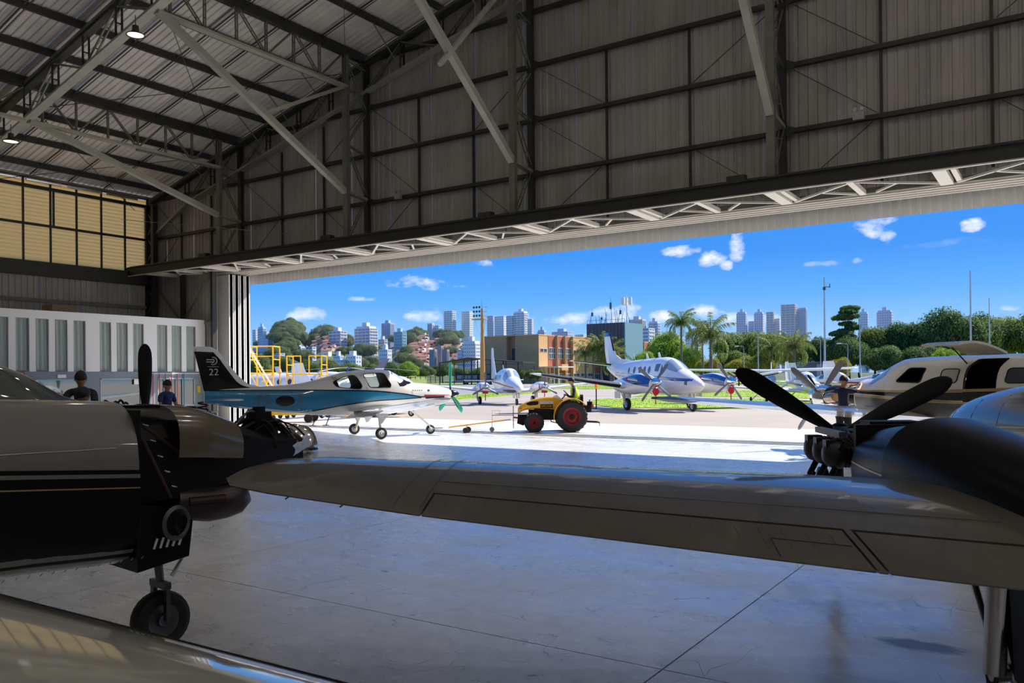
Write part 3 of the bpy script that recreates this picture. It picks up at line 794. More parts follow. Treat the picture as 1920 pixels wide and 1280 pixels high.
def text_mesh(s, size, depth=.002, key=None):
    k = (s, size, depth)
    if k in FONT_CACHE: return FONT_CACHE[k]
    cu = bpy.data.curves.new('lettering', 'FONT'); cu.body = s; cu.size = size; cu.extrude = depth; cu.align_x = 'CENTER'; cu.align_y = 'CENTER'; cu.resolution_u = 3
    o = bpy.data.objects.new('t', cu); COL.objects.link(o); bpy.context.view_layer.update()
    me = bpy.data.meshes.new_from_object(o.evaluated_get(bpy.context.evaluated_depsgraph_get())); bpy.data.objects.remove(o)
    FONT_CACHE[k] = me; return me
def lettering(parent, s, size, loc, rot, m, depth=.002, name='lettering', sx=1):
    me = text_mesh(s, size, depth).copy(); me.materials.clear(); me.materials.append(m)
    return place(name, me, parent, loc, rot, (sx, 1, 1))

PWHITE = mat('aircraft_white', (.80, .80, .79), .25, coat=.6)
PCREAM = mat('aircraft_cream', (.78, .75, .68), .25, coat=.6)
PBLACK = mat('aircraft_black', (.006, .006, .009), .2, coat=.5, spec=.3)
PBLUE = mat('aircraft_teal_blue', (.0, .21, .42), .2, coat=.8)
PNAVY = mat('aircraft_navy', (.012, .06, .24), .18, coat=.8)
PGOLD = mat('aircraft_gold', (.45, .30, .12), .3, metal=.4)
PRED = mat('aircraft_red', (.45, .02, .02), .35)
PGREY = mat('aircraft_grey', (.10, .13, .15), .35, coat=.3)
COVER = mat('red_cover_cloth', (.55, .02, .02), .8)
BLADEM = mat('black_blade', (.004, .004, .004), .5, spec=.2)
BLADEG = mat('grey_blade', (.16, .16, .17), .35, metal=.3)
TEAL = mat('teal_cover', (.03, .50, .36), .7)
GLASSG = mat('green_tint_glass', (.75, .92, .85), .03, trans=1, ior=1.05)
SILVER = mat('silver_leading_edge', (.62, .62, .64), .22, metal=.9)
CABIN = mat('cabin_lining', (.10, .085, .07), .8)
SEATM = mat('tan_leather', (.42, .30, .19), .6)
BOOT = mat('deice_boot', (.015, .016, .02), .4)

def gear_leg(parent, top, bot, w=.09, t=.03, m=None):
    return MB().bar(top, bot, w, t, up=(0, 1, 0)).obj('gear_leg', m or PWHITE, parent)

# ------------------------------------------------------------------ white and blue single with open flaps, on tow
def single_on_tow():
    t = thing('single_engine_airplane', 'white low-wing airplane with teal and black flank and 22 on its tail, on tow', 'airplane', (-20.0, 20.9, 0), math.atan2(.885, .47))
    F = Fus([(-5.32, 1.66, 1.30, .035, 2), (-4.5, 1.72, 1.13, .15, 2), (-3.4, 1.78, .98, .27, 2), (-2.34, 1.86, .85, .42, 2.1), (-1.63, 2.02, .79, .52, 2.2), (-.9, 2.21, .75, .60, 2.3), (-.14, 2.31, .73, .64, 2.4), (.5, 2.32, .74, .64, 2.4),
             (.92, 2.22, .78, .62, 2.4), (1.3, 1.98, .84, .60, 2.4), (1.6, 1.86, .88, .57, 2.4), (2.2, 1.80, 1.0, .50, 2.4), (2.94, 1.65, 1.17, .30, 2.2), (3.12, 1.57, 1.27, .16, 2)])
    rear = round_poly([(-1.33, 1.90), (-1.2, 1.72), (-.42, 1.64), (-.36, 1.76), (-.56, 2.13), (-.95, 2.06)], .3)
    door = round_poly([(-.30, 2.16), (-.10, 1.69), (.62, 1.68), (.66, 1.78), (.45, 2.19)], .18)
    shield = [(.74, 2.18), (.98, 1.72), (1.12, 1.72), (1.52, 1.84), (1.30, 2.10), (.95, 2.4)]
    fu = F.loft(MB(), n=32, m=60).obj('fuselage', [PWHITE, CABIN], t, smooth=40)
    cab = MB(); cab.loft([F.ring(lerp(-1.35, 1.45, k/10), 20, .05) for k in range(11)], True)
    cab.v = [(x, y, max(z, 1.2)) for x, y, z in cab.v]
    carve(fu, [prism_xz(rear, -.9, .9).mesh('c', CABIN), prism_xz(door, -.9, .9).mesh('c', CABIN), prism_xz(shield, -.9, .9).mesh('c', CABIN)])
    for p in (rear, door):
        big = [Vector(q) for q in p]; c = sum(big, Vector((0, 0)))/len(big)
        for sg in (-1, 1):
            w = F.patch(MB(), p, sg, -.012).obj('side_window', GLASSG, fu, smooth=True)
            fr = [F.side(q.x, q.y, sg, .004) for q in big]; MB().path(fr+fr[:2], .014, 5).obj('window_frame', BLACK, w)
    for sx in (-1.05, -.12):
        for y in (-.3, .3): MB().loft([[(sx-.05-zz*.25, y-w, 1.25+zz), (sx-.05-zz*.25, y+w, 1.25+zz), (sx+.06-zz*.25, y+w*.9, 1.25+zz), (sx+.06-zz*.25, y-w*.9, 1.25+zz)] for zz, w in ((0, .2), (.5, .2), (.62, .14), (.66, .1), (.82, .1))]).obj('seat_back', SEATM, fu, recalc=True)
    ws = MB()
    rows = []
    for k in range(9):
        s = lerp(.80, 1.50, k/8); ring = F.ring(s, 40, .012); rows.append([p for p in ring[1:20]])
    ws.grid(rows); ws.obj('windshield', mat('windshield_glass', (.85, .9, .92), .03, trans=1, ior=1.1), fu, smooth=True)
    # paint
    top = [(-5.3, 1.66), (-4.08, 1.645), (-1.97, 1.62), (-.16, 1.58), (.98, 1.47), (1.8, 1.335)]
    bot = [(-5.3, 1.28), (-3.4, .97), (-2.6, .86), (-1.97, .95), (-1.08, 1.11), (.03, 1.24), (.9, 1.28), (1.8, 1.325)]
    for sg in (-1, 1):
        F.band(MB(), top, bot, -5.3, 1.8, sg, .004, 60).obj('blue_flank', PBLUE, fu, smooth=True)
        F.band(MB(), [(a, b+.03) for a, b in top], [(a, b-.01) for a, b in top], -5.3, 2.0, sg, .006, 60, 2).obj('black_stripe', PBLACK, fu, smooth=True)
        F.band(MB(), [(a, b+.015) for a, b in bot[3:]], [(a, b-.02) for a, b in bot[3:]], -1.97, 1.8, sg, .006, 50, 2).obj('black_stripe', PBLACK, fu, smooth=True)
        F.band(MB(), [(1.9, 1.42), (3.0, 1.40)], [(1.9, 1.36), (3.0, 1.385)], 1.9, 3.0, sg, .006, 16, 1).obj('red_stripe', PRED, fu)
        F.band(MB(), [(2.0, 1.36), (2.9, 1.37)], [(2.0, 1.28), (2.9, 1.30)], 1.95, 2.75, sg, .005, 16, 2).obj('exhaust_opening', BLACK, fu)
        F.patch(MB(), round_poly([(2.05, 1.60), (2.05, 1.54), (2.13, 1.54), (2.13, 1.60)], .1), sg, .006, 2).obj('vent', BLACK, fu)
    seam = [F.side(s, z, -1, .003) for s, z in [(-.42, 2.26), (-.36, 2.1), (-.22, 1.7), (-.12, 1.45), (-.05, 1.3)]]; MB().path(seam, .006, 4).obj('door_seam', BLACK, fu)
    lettering(fu, 'PS-', .46, (-3.45, -.335, 1.34), (R_(94), 0, 0), PGREY, name='registration')
    lettering(fu, 'T', .46, (-2.36, -.432, 1.32), (R_(92), 0, 0), PGREY, name='registration')
    F.patch(MB(), [(-2.86+.30*math.cos(a*math.pi/10), 1.30+.17*math.sin(a*math.pi/10)) for a in range(20)], -1, .009).obj('black_blotch', PBLACK, fu, smooth=True)
    [MB().bar((1.45+.08*k, -.578, 1.575), (1.49+.08*k, -.575, 1.575), .006, .035).obj('faded_mark', PGREY, fu) for k in range(5)]
    # fin: white outer band, black field, blue foot
    le = [(1.62, -3.1), (1.74, -3.45), (1.80, -3.72), (1.86, -3.95), (1.95, -4.08), (2.12, -4.26), (2.4, -4.49), (2.68, -4.70), (2.9, -4.87), (3.0, -4.98), (3.05, -5.12)]
    blk = [(1.62, -3.5), (1.74, -3.85), (1.80, -4.1), (1.86, -4.22), (1.95, -4.33), (2.12, -4.46), (2.4, -4.66), (2.68, -4.85), (2.88, -5.03), (2.9, -5.6)]
    te = lambda z: -5.30-(z-1.62)*.225
    fin = MB(); zs = [1.62, 1.74, 1.80, 1.86, 1.95, 2.05, 2.12, 2.25, 2.4, 2.55, 2.68, 2.8, 2.88, 2.9, 2.97, 3.02, 3.05]
    vs = []; m_ = 12
    for z in zs:
        a = interp(le, z)[0]; c = interp(blk, z)[0] if z <= 2.9 else te(z)+.001; b = te(z); c = max(b, min(a, c))
        xs = [lerp(a, c, (k/4)**1.5) for k in range(5)]+[lerp(c, b, k/7) for k in range(1, 8)]
        th = .10*min(1, (a-b)) if z < 3.03 else .03
        def hy(x): u = (a-x)/(a-b); return max(.004, 1.5*th*(math.sqrt(u)-u)*1.1 if u < 1 else .004)
        vs.append([(x, hy(x), z) for x in xs]+[(x, -hy(x), z) for x in reversed(xs)])
    n = 24
    base = len(fin.v); fin.v += [p for r in vs for p in r]
    for i in range(len(vs)-1):
        for k in range(n-1):
            kk = k if k < 12 else 22-k
            mi = 0 if (kk < 4 or zs[i] >= 2.9) else 1
            if kk == 11: mi = 1
            fin.mat(mi); fin.face((i*n+k, (i+1)*n+k, (i+1)*n+k+1, i*n+k+1))
    fin.mat(0); fin.face([ (len(vs)-1)*n+k for k in range(n)])
    fo = fin.obj('fin', [PWHITE, PBLACK], t, smooth=30, recalc=True)
    lettering(fo, '22', .30, (-5.02, -.068, 2.24), (R_(90), 0, 0), mat('light_grey_vinyl', (.5, .5, .5), .5), name='tail_number')
    e = MB()
    for (cx, cz, r, a0, a1, w) in ((-5.04, 2.60, .115, -120, 110, .022), (-5.06, 2.60, .055, -100, 80, .018)):
        e.path([(cx+r*math.cos(R_(a)), -.062, cz+r*math.sin(R_(a))) for a in range(a0, a1+1, 15)], w/2+.004, 4)
    for z in (2.64, 2.57): e.bar((-5.24, -.062, z), (-5.0, -.064, z), .008, .03)
    e.bar((-5.22, -.062, 2.42), (-4.86, -.062, 2.42), .006, .012)
    e.obj('tail_emblem', mat('light_grey_vinyl', (.5, .5, .5), .5), fo)
    MB().bar((-5.26, -.01, 1.66), (-5.56, -.01, 2.98), .01, .012).obj('rudder_seam', BLACK, fo)
    for sg in (-1, 1):
        wing(t, [(-4.18, sg*.12, 1.38, .95, .10), (-4.45, sg*1.95, 1.40, .6, .09)], PWHITE, ((.3, 1.9, 'elevator'),), 'tailplane', .62, 0)
        w = wing(t, [(.85, sg*.45, .90, 1.65, .16), (.72, sg*2.6, 1.04, 1.45, .15), (.42, sg*6.1, 1.34, .95, .13), (.30, sg*6.45, 1.42, .6, .10)], PWHITE, ((3.6, 6.0, 'aileron'),), 'wing', .74, .012)
        # lowered flap
        f_ = foil_body(MB(), [(0, sg*.62, 0, .42, .12), (0, sg*3.5, 0, .34, .11)]).obj('flap', PWHITE, w, smooth=35, recalc=True)
        f_.location = (-.55, 0, .86); f_.rotation_euler = (R_(sg*3.2), R_(-28), 0)
        for y in (.85, 1.9, 3.2): prism_xz([(-.35, .92), (-.75, .93), (-.66, .60), (-.58, .62)], sg*y-.02, sg*y+.02).obj('flap_bracket', PWHITE, w)
        g = wheel(t, 0, sg*1.45, .195, .195, .15, 'main_gear', [((.02, sg*1.38, .2), (0, sg*1.45, .2), .03)], PWHITE)
        MB().bar((.1, sg*.9, .92), (.02, sg*1.36, .2), .13, .04, up=(1, 0, 0)).obj('spring_leg', mat('cream_leg', (.62, .58, .42), .4), g)
    g = wheel(t, 2.35, 0, .165, .165, .13, 'nose_gear', [((1.45, 0, 1.0), (2.25, 0, .36), .035), ((2.25, -.1, .34), (2.35, -.1, .165), .018), ((2.25, .1, .34), (2.35, .1, .165), .018), ((2.24, -.11, .35), (2.24, .11, .35), .02)], PWHITE)
    for x in (-1.75, -1.3): MB().bar((x, -.05, .8), (x-.15, -.05, .45), .05, .02, up=(1, 0, 0)).bar((x-.25, -.05, .45), (x-.05, -.05, .45), .06, .02).obj('belly_antenna' if x < -1.5 else 'cabin_step', BLACK, t)
    MB().tube((-1.6, 0, 1.98), (-1.66, 0, 2.2), .01).obj('antenna', PWHITE, t)
    # propeller in teal blade covers
    p = propeller(t, (3.14, 0, 1.42), 3, 1.12, .15, BLADEM, PBLACK, .15, .36, 0)
    for k in range(3):
        c = MB(); secs = []
        for q in range(8):
            u = q/7; r = lerp(.27, 1.15, u); w_ = .11*(.55+.6*math.sin(u*2.6)); secs.append([(.03*math.cos(a*math.pi/4), w_*math.sin(a*math.pi/4), r) for a in range(8)])
        c.loft(secs); o = c.obj('blade_cover', TEAL, p, smooth=50); o.rotation_euler = (R_(120*k), 0, 0)
    return t, F
single_on_tow()

# ------------------------------------------------------------------ twin turboprop with navy nacelles
def twin_turboprop():
    h = (.797, -.598)
    t = thing('twin_turboprop_airplane', 'large white twin turboprop with navy engine cowls and a row of round windows, parked outside', 'airplane', (-20.2, 46.05, 0), math.atan2(h[1], h[0]))
    F = Fus([(-7.0, 2.72, 2.5, .06, 2), (-6.0, 2.78, 2.1, .28, 2), (-4.5, 2.90, 1.6, .5, 2), (-3.0, 3.0, 1.2, .68, 2.1), (-1.5, 3.06, .95, .78, 2.2), (0, 3.09, .87, .80, 2.2), (1.0, 3.11, .87, .80, 2.2),
             (1.55, 3.03, .88, .78, 2.2), (2.1, 2.84, .88, .74, 2.2), (2.7, 2.50, .90, .70, 2.2), (3.1, 2.30, .93, .65, 2.2), (3.8, 2.03, 1.0, .52, 2.2), (4.4, 1.77, 1.12, .34, 2), (4.7, 1.58, 1.3, .16, 2), (4.8, 1.47, 1.4, .04, 2)])
    fu = F.loft(MB(), n=32, m=60).obj('fuselage', PWHITE, t, smooth=40, recalc=True)
    wg = mat('cabin_window_glass', (.10, .16, .20), .05, spec=1)
    for sg in (-1, 1):
        for s, z, a in ((-2.55, 2.36, .17), (-1.75, 2.37, .21), (-.98, 2.37, .21), (-.42, 2.37, .21), (.18, 2.37, .21)):
            F.patch(MB(), [(s+a*.8*math.cos(q*math.pi/8), z+a*1.05*math.sin(q*math.pi/8)) for q in range(16)], sg, .008, 3).obj('cabin_window', wg, fu, smooth=True)
        F.patch(MB(), round_poly([(.85, 2.70), (.85, 2.28), (1.28, 2.26), (1.38, 2.70)], .15), sg, .008, 3).obj('cockpit_window', wg, fu, smooth=True)
        F.patch(MB(), round_poly([(1.48, 2.68), (1.50, 2.26), (1.84, 2.28)], .08), sg, .008, 3).obj('cockpit_window', wg, fu, smooth=True)
        for k, (a, b, w) in enumerate(((2.02, 1.80, .02), (1.93, 1.76, .016), (1.84, 1.72, .03))):
            F.band(MB(), [(-5, a+w+.25), (0, a+w), (4.2, b+w)], [(-5, a-w+.25), (0, a-w), (4.2, b-w)], -5, 4.2, sg, .006, 40, 1).obj('pinstripe', PNAVY, fu)
        F.patch(MB(), [(3.72, 1.74), (3.72, 1.50), (3.94, 1.48), (3.94, 1.70)], sg, .008, 2).obj('vent_grille', PGREY, fu)
        # windscreen halves
        rows = []
        for i in range(7):
            s = lerp(1.72, 2.88, i/6); ring = F.ring(s, 80, -.006); lo = 20+ (0.6 if 1 else 0); a0, a1 = 2, 16
            seg = ring[2:19] if sg > 0 else ring[22:39]
            seg = [p for p in seg if p[2] > lerp(2.42, 2.18, i/6)]
            while len(seg) < 17: seg.insert(0 if sg > 0 else len(seg), seg[0] if sg > 0 else seg[-1])
            rows.append(seg)
        MB().grid(rows).obj('windscreen', mat('windscreen_sky_glass', (.35, .42, .45), .04, spec=1, coat=1), fu, smooth=True)
        # wings with black boots
        ws_ = [(1.6, sg*.7, 1.18, 2.5, .17), (1.35, sg*2.4, 1.38, 2.3, .16), (.9, sg*7.9, 2.14, 1.25, .13), (.7, sg*8.3, 2.2, .7, .1)]
        w = wing(t, ws_, PWHITE, ((3.4, 5.0, 'flap'), (5.0, 7.8, 'aileron')), 'wing', .76)
        foil_body(MB(), [(a+.015, b, c, d, e+.02) for a, b, c, d, e in [st_at(ws_, y) for y in (3.2, 5, 7.9)]], 0, .10).obj('deice_boot', BOOT, w, smooth=40, recalc=True)
        tl = [(-5.55, sg*.2, 2.75, 1.4, .11), (-6.05, sg*2.9, 3.05, .8, .1), (-6.2, sg*3.0, 3.06, .4, .1)]
        w = wing(t, tl, PWHITE, ((.4, 2.8, 'elevator'),), 'tailplane', .6, 0)
        foil_body(MB(), [(a+.01, b, c, d, e+.02) for a, b, c, d, e in [st_at(tl, y) for y in (.4, 2.9)]], 0, .09).obj('deice_boot', BOOT, w, smooth=40, recalc=True)
        # nacelle
        N_ = Fus([(-1.6, 1.62, 1.45, .08, 2), (-.8, 1.80, 1.15, .30, 2), (.4, 1.95, .96, .42, 2.2), (1.4, 2.10, .95, .46, 2.3), (2.4, 2.18, 1.02, .46, 2.3), (3.2, 2.05, 1.05, .42, 2.2), (3.75, 1.90, 1.12, .34, 2)], sg*2.4)
        n_ = N_.loft(MB(), n=24, m=36).obj('engine_nacelle', PWHITE, t, smooth=40, recalc=True)
        for q in (-1, 1):
            N_.band(MB(), [(0.2, 1.93), (1.4, 2.10), (2.4, 2.19), (3.75, 1.92)], [(0.2, 1.88), (1.4, 1.66), (2.4, 1.52), (3.75, 1.40)], .2, 3.73, q, .006, 30, 8).obj('navy_cowl', PNAVY, n_, smooth=True)
            MB().path([(2.55, sg*2.4+q*.40, 1.74), (2.45, sg*2.4+q*.62, 1.80), (2.1, sg*2.4+q*.74, 1.84)], [.09, .10, .10], 10).obj('exhaust_stack', ALU, n_, smooth=50)
            MB().lathe([(.01, 0), (.105, 0), (.11, .12), (.01, .12)], (0, 0, 0), 'X', 12).obj('exhaust_plug', COVER, n_, smooth=40).location = (2.0, sg*2.4+q*.755, 1.845)
        MB().lathe([(.06, 0), (.22, 0), (.24, .12), (.20, .16), (.05, .1)], (3.7, sg*2.4, 1.16), 'X', 16).obj('intake_lip', CHROME, n_, smooth=40)
        MB().lathe([(.01, 0), (.19, 0), (.2, .14), (.01, .15)], (3.76, sg*2.4, 1.15), 'X', 16).obj('intake_cover', COVER, n_, smooth=40)
        MB().box(3.85, 3.86, sg*2.4-.03, sg*2.4+.03, .45, 1.0).obj('cover_streamer', COVER, n_)
        propeller(t, (3.78, sg*2.4, 1.65), 4, 1.3, .19, BLADEG, CHROME, .26, .68, 45+(6 if sg < 0 else -8))
        g = wheel(t, 0, sg*2.15, .36, .36, .24, 'main_gear', [((-.1, sg*2.3, 1.1), (0, sg*2.32, .36), .08), ((0, sg*2.34, .36), (0, sg*2.1, .36), .05), ((-.5, sg*2.3, 1.1), (-.05, sg*2.32, .6), .03)], PWHITE)
        MB().box(-.4, .3, sg*2.75-.015, sg*2.75+.015, .72, 1.12).box(-.4, .3, sg*2.05-.015, sg*2.05+.015, .72, 1.12).obj('gear_door', PWHITE, g)
    g = wheel(t, 3.75, 0, .29, .29, .2, 'nose_gear', [((3.6, 0, 1.1), (3.72, 0, .55), .07), ((3.72, -.13, .56), (3.72, .13, .56), .03), ((3.72, -.13, .56), (3.75, -.13, .29), .025), ((3.72, .13, .56), (3.75, .13, .29), .025), ((3.1, 0, 1.0), (3.65, 0, .65), .025)], PWHITE)
    for y in (-.22, .22): MB().box(2.9, 3.6, y-.01, y+.01, .68, 1.05).obj('gear_door', PWHITE, g)
    ft = [(-5.2, 0, 2.8, 1.9, .09), (-5.9, 0, 3.7, 1.45, .09), (-6.45, 0, 4.75, 1.0, .09), (-6.55, 0, 4.95, .9, .06)]
    f = wing(t, ft, PWHITE, ((2.9, 4.7, 'rudder'),), 'fin', .6, 0, (0, 1, 0), 2)
    foil_body(MB(), [(a+.012, b, c, d, e+.025) for a, b, c, d, e in ft[1:]], 0, .09, (0, 1, 0)).obj('deice_boot', BOOT, f, smooth=40, recalc=True)
    foil_body(MB(), [(-6.42, 0, 4.70, 1.02, .105), (-6.54, 0, 4.96, .92, .09)], 0, 1, (0, 1, 0)).obj('navy_tip', PNAVY, f, smooth=40, recalc=True)
    prism_xz([(-3.3, 2.95), (-5.3, 2.85), (-5.6, 3.4), (-5.0, 3.15)], -.03, .03).obj('dorsal_fin', PWHITE, f)
    for s in (-1.2, .3): prism_xz([(s, 3.0), (s-.3, 3.02), (s-.36, 3.42), (s-.22, 3.42)], -.015, .015).obj('blade_antenna', PWHITE, fu)
    MB().tube((-3.0, 0, 2.95), (-3.2, 0, 3.45), .012).obj('antenna', PWHITE, fu)
    prism_xz([(2.2, .92), (3.3, .95), (3.1, .62), (2.4, .66)], -.02, .02).obj('belly_fin', PWHITE, fu)
twin_turboprop()

# ------------------------------------------------------------------ piston twins and little singles further off
def piston_twin(loc, rz, label, stripe=PRED, feather=0):
    t = thing('piston_twin_airplane', label, 'airplane', loc, rz)
    F = Fus([(-5.2, 1.75, 1.5, .05, 2), (-3.5, 2.05, 1.1, .32, 2), (-2.0, 2.45, .85, .55, 2.2), (-.5, 2.65, .75, .66, 2.3), (.8, 2.68, .75, .68, 2.3), (1.3, 2.58, .76, .68, 2.3), (1.9, 2.15, .78, .64, 2.2), (2.3, 1.96, .80, .58, 2.2), (3.4, 1.65, .85, .42, 2.1), (4.0, 1.38, .95, .22, 2), (4.15, 1.2, 1.1, .05, 2)])
    fu = F.loft(MB(), n=28, m=44).obj('fuselage', PWHITE, t, smooth=40, recalc=True)
    gl = mat('cabin_window_glass', (.10, .16, .20), .05, spec=1); ws = mat('windscreen_sky_glass', (.35, .42, .45), .04, spec=1, coat=1)
    for sg in (-1, 1):
        for s in (-1.6, -.9, -.2, .5): F.patch(MB(), round_poly([(s-.25, 2.2), (s-.25, 1.86), (s+.25, 1.86), (s+.25, 2.2)], .3), sg, .008, 3).obj('cabin_window', gl, fu, smooth=True)
        F.band(MB(), [(-4.5, 1.75), (0, 1.62), (3.6, 1.30)], [(-4.5, 1.65), (0, 1.50), (3.6, 1.22)], -4.5, 3.6, sg, .006, 30, 2).obj('stripe', stripe, fu)
        F.band(MB(), [(-3, 1.3), (0, 1.1), (3.7, 1.1)], [(-3, 1.0), (0, .7), (3.7, .8)], -2.5, 3.8, sg, .005, 30, 4).obj('dark_belly', PGREY, fu, smooth=True)
        rows = []
        for i in range(6):
            s = lerp(1.38, 2.0, i/5); ring = F.ring(s, 80, -.006); seg = ring[3:19] if sg > 0 else ring[22:38]; rows.append(seg)
        MB().grid(rows).obj('windscreen', ws, fu, smooth=True)
        w = wing(t, [(1.1, sg*.5, .95, 2.3, .15), (.9, sg*2.2, 1.08, 1.9, .15), (.4, sg*6.2, 1.48, 1.2, .12), (.2, sg*6.4, 1.52, .6, .1)], PWHITE, ((2.8, 4.2, 'flap'), (4.3, 6.0, 'aileron')), 'wing', .76)
        wing(t, [(-4.0, sg*.1, 1.75, 1.1, .1), (-4.3, sg*2.4, 1.80, .7, .1)], PWHITE, ((.4, 2.3, 'elevator'),), 'tailplane', .6, 0)
        N_ = Fus([(-1.2, 1.32, 1.15, .06, 2), (0, 1.5, .95, .32, 2), (1.2, 1.66, .92, .42, 2.3), (2.1, 1.66, .98, .42, 2.3), (2.6, 1.55, 1.05, .34, 2.2)], sg*2.2)
        n_ = N_.loft(MB(), n=24, m=24).obj('engine_nacelle', PWHITE, t, smooth=40, recalc=True)
        for q in (-1, 1):
            N_.patch(MB(), [(2.58-.18*0+.0, 1.3)]*1+[(2.5, 1.45), (2.3, 1.5), (2.3, 1.1), (2.5, 1.12)], q, .008, 2).obj('cowl_inlet', COVER, n_)
        MB().box(2.45, 2.62, sg*2.2-.2, sg*2.2+.2, .85, 1.02).obj('inlet_plug', COVER, n_)
        MB().box(2.55, 2.57, sg*2.2-.03, sg*2.2+.03, .35, .85).obj('cover_streamer', COVER, n_)
        propeller(t, (2.62, sg*2.2, 1.33), 3, 1.1, .17, BLADEG, CHROME, .17, .42, feather)
        g = wheel(t, -.2, sg*2.05, .3, .3, .2, 'main_gear', [((-.2, sg*2.25, 1.0), (-.2, sg*2.22, .3), .06), ((-.2, sg*2.24, .3), (-.2, sg*2.0, .3), .04)], PWHITE)
        MB().box(-.5, .1, sg*2.35-.012, sg*2.35+.012, .45, .95).obj('gear_door', PWHITE, g)
    g = wheel(t, 3.0, 0, .22, .22, .15, 'nose_gear', [((2.9, 0, .95), (3.0, 0, .45), .05), ((3.0, -.1, .45), (3.0, .1, .45), .02), ((3.0, -.1, .45), (3.0, -.1, .22), .02), ((3.0, .1, .45), (3.0, .1, .22), .02)], PWHITE)
    for y in (-.18, .18): MB().box(2.6, 3.2, y-.01, y+.01, .5, .9).obj('gear_door', PWHITE, g)
    wing(t, [(-3.6, 0, 1.9, 1.9, .09), (-4.55, 0, 3.6, 1.0, .09), (-4.7, 0, 4.3, .75, .08), (-4.8, 0, 4.4, .5, .06)], PWHITE, ((2.0, 4.2, 'rudder'),), 'fin', .6, 0, (0, 1, 0), 2)
    prism_xz([(-1, 2.55), (-1.25, 2.55), (-1.3, 2.95), (-1.22, 2.95)], -.015, .015).obj('blade_antenna', PWHITE, fu)
    return t
piston_twin((-34.9, 51.5, 0), math.atan2(-.675, .735), 'white twin-propeller airplane with red plugs under the cowls, parked behind the yellow tractor', PRED, 0)

def light_single(loc, rz, label, high=False, body=PWHITE, accent=PNAVY, detail=True, phase=20, taildark=None):
    t = thing('light_airplane', label, 'airplane', loc, rz)
    F = Fus([(-4.4, 1.55, 1.35, .04, 2), (-3, 1.62, 1.15, .18, 2), (-1.4, 1.85, .88, .38, 2.1), (-.4, 2.15, .78, .52, 2.3), (.4, 2.2, .75, .55, 2.3), (.9, 2.05, .76, .54, 2.3), (1.35, 1.68, .78, .5, 2.3), (2.1, 1.58, .85, .42, 2.3), (2.5, 1.45, .95, .3, 2.2)])
    fu = F.loft(MB(), n=24, m=36).obj('fuselage', body, t, smooth=40, recalc=True)
    gl = mat('cabin_window_glass', (.10, .16, .20), .05, spec=1); ws = mat('windscreen_sky_glass', (.35, .42, .45), .04, spec=1, coat=1)
    for sg in (-1, 1):
        for s in (-.75, .0, .62): F.patch(MB(), round_poly([(s-.3, 2.02-(.06 if s < -.5 else 0)), (s-.3, 1.66), (s+.27, 1.66), (s+.22, 2.04)], .2), sg, .008, 3).obj('cabin_window', gl, fu, smooth=True)
        F.band(MB(), [(-4, 1.5), (0, 1.42), (2.4, 1.32)], [(-4, 1.42), (0, 1.28), (2.4, 1.2)], -4, 2.4, sg, .006, 24, 1).obj('stripe', accent, fu)
        MB().grid([(F.ring(lerp(.95, 1.33, i/4), 60, -.006)[3:15] if sg > 0 else F.ring(lerp(.95, 1.33, i/4), 60, -.006)[16:28]) for i in range(5)]).obj('windscreen', ws, fu, smooth=True)
        if high: st = [(.8, sg*.0, 2.28, 1.6, .13), (.8, sg*3, 2.34, 1.6, .13), (.6, sg*5.6, 2.42, 1.15, .12), (.4, sg*5.8, 2.42, .7, .1)]
        else: st = [(.9, sg*.45, .92, 1.7, .15), (.6, sg*5.1, 1.25, 1.2, .13), (.45, sg*5.35, 1.28, .7, .1)]
        wing(t, st, body, ((.8, 2.6, 'flap'), (2.8, 4.9, 'aileron')), 'wing', .76)
        if high: MB().bar((.3, sg*.5, .85), (.3, sg*2.6, 2.25), .1, .04, up=(1, 0, 0)).obj('wing_strut', body, t)
        wing(t, [(-3.3, sg*.1, 1.45, 1.0, .1), (-3.5, sg*1.8, 1.48, .7, .1)], body, ((.2, 1.7, 'elevator'),), 'tailplane', .55, 0)
        wheel(t, -.3, sg*1.2, .22, .22, .15, 'main_gear', [((-.2, sg*.5, .9), (-.3, sg*1.15, .24), .04)], body)
    wheel(t, 1.7, 0, .2, .2, .14, 'nose_gear', [((1.6, 0, .85), (1.7, -.09, .22), .03)], body)
    wing(t, [(-2.9, 0, 1.5, 1.5, .09), (-3.6, 0, 2.5, .95, .09), (-3.75, 0, 2.95, .75, .08)], taildark or body, ((1.7, 2.8, 'rudder'),), 'fin', .6, 0, (0, 1, 0), 2)
    propeller(t, (2.52, 0, 1.22), 2 if high else 3, .95, .15, BLADEM, body, .15, .35, phase)
    return t

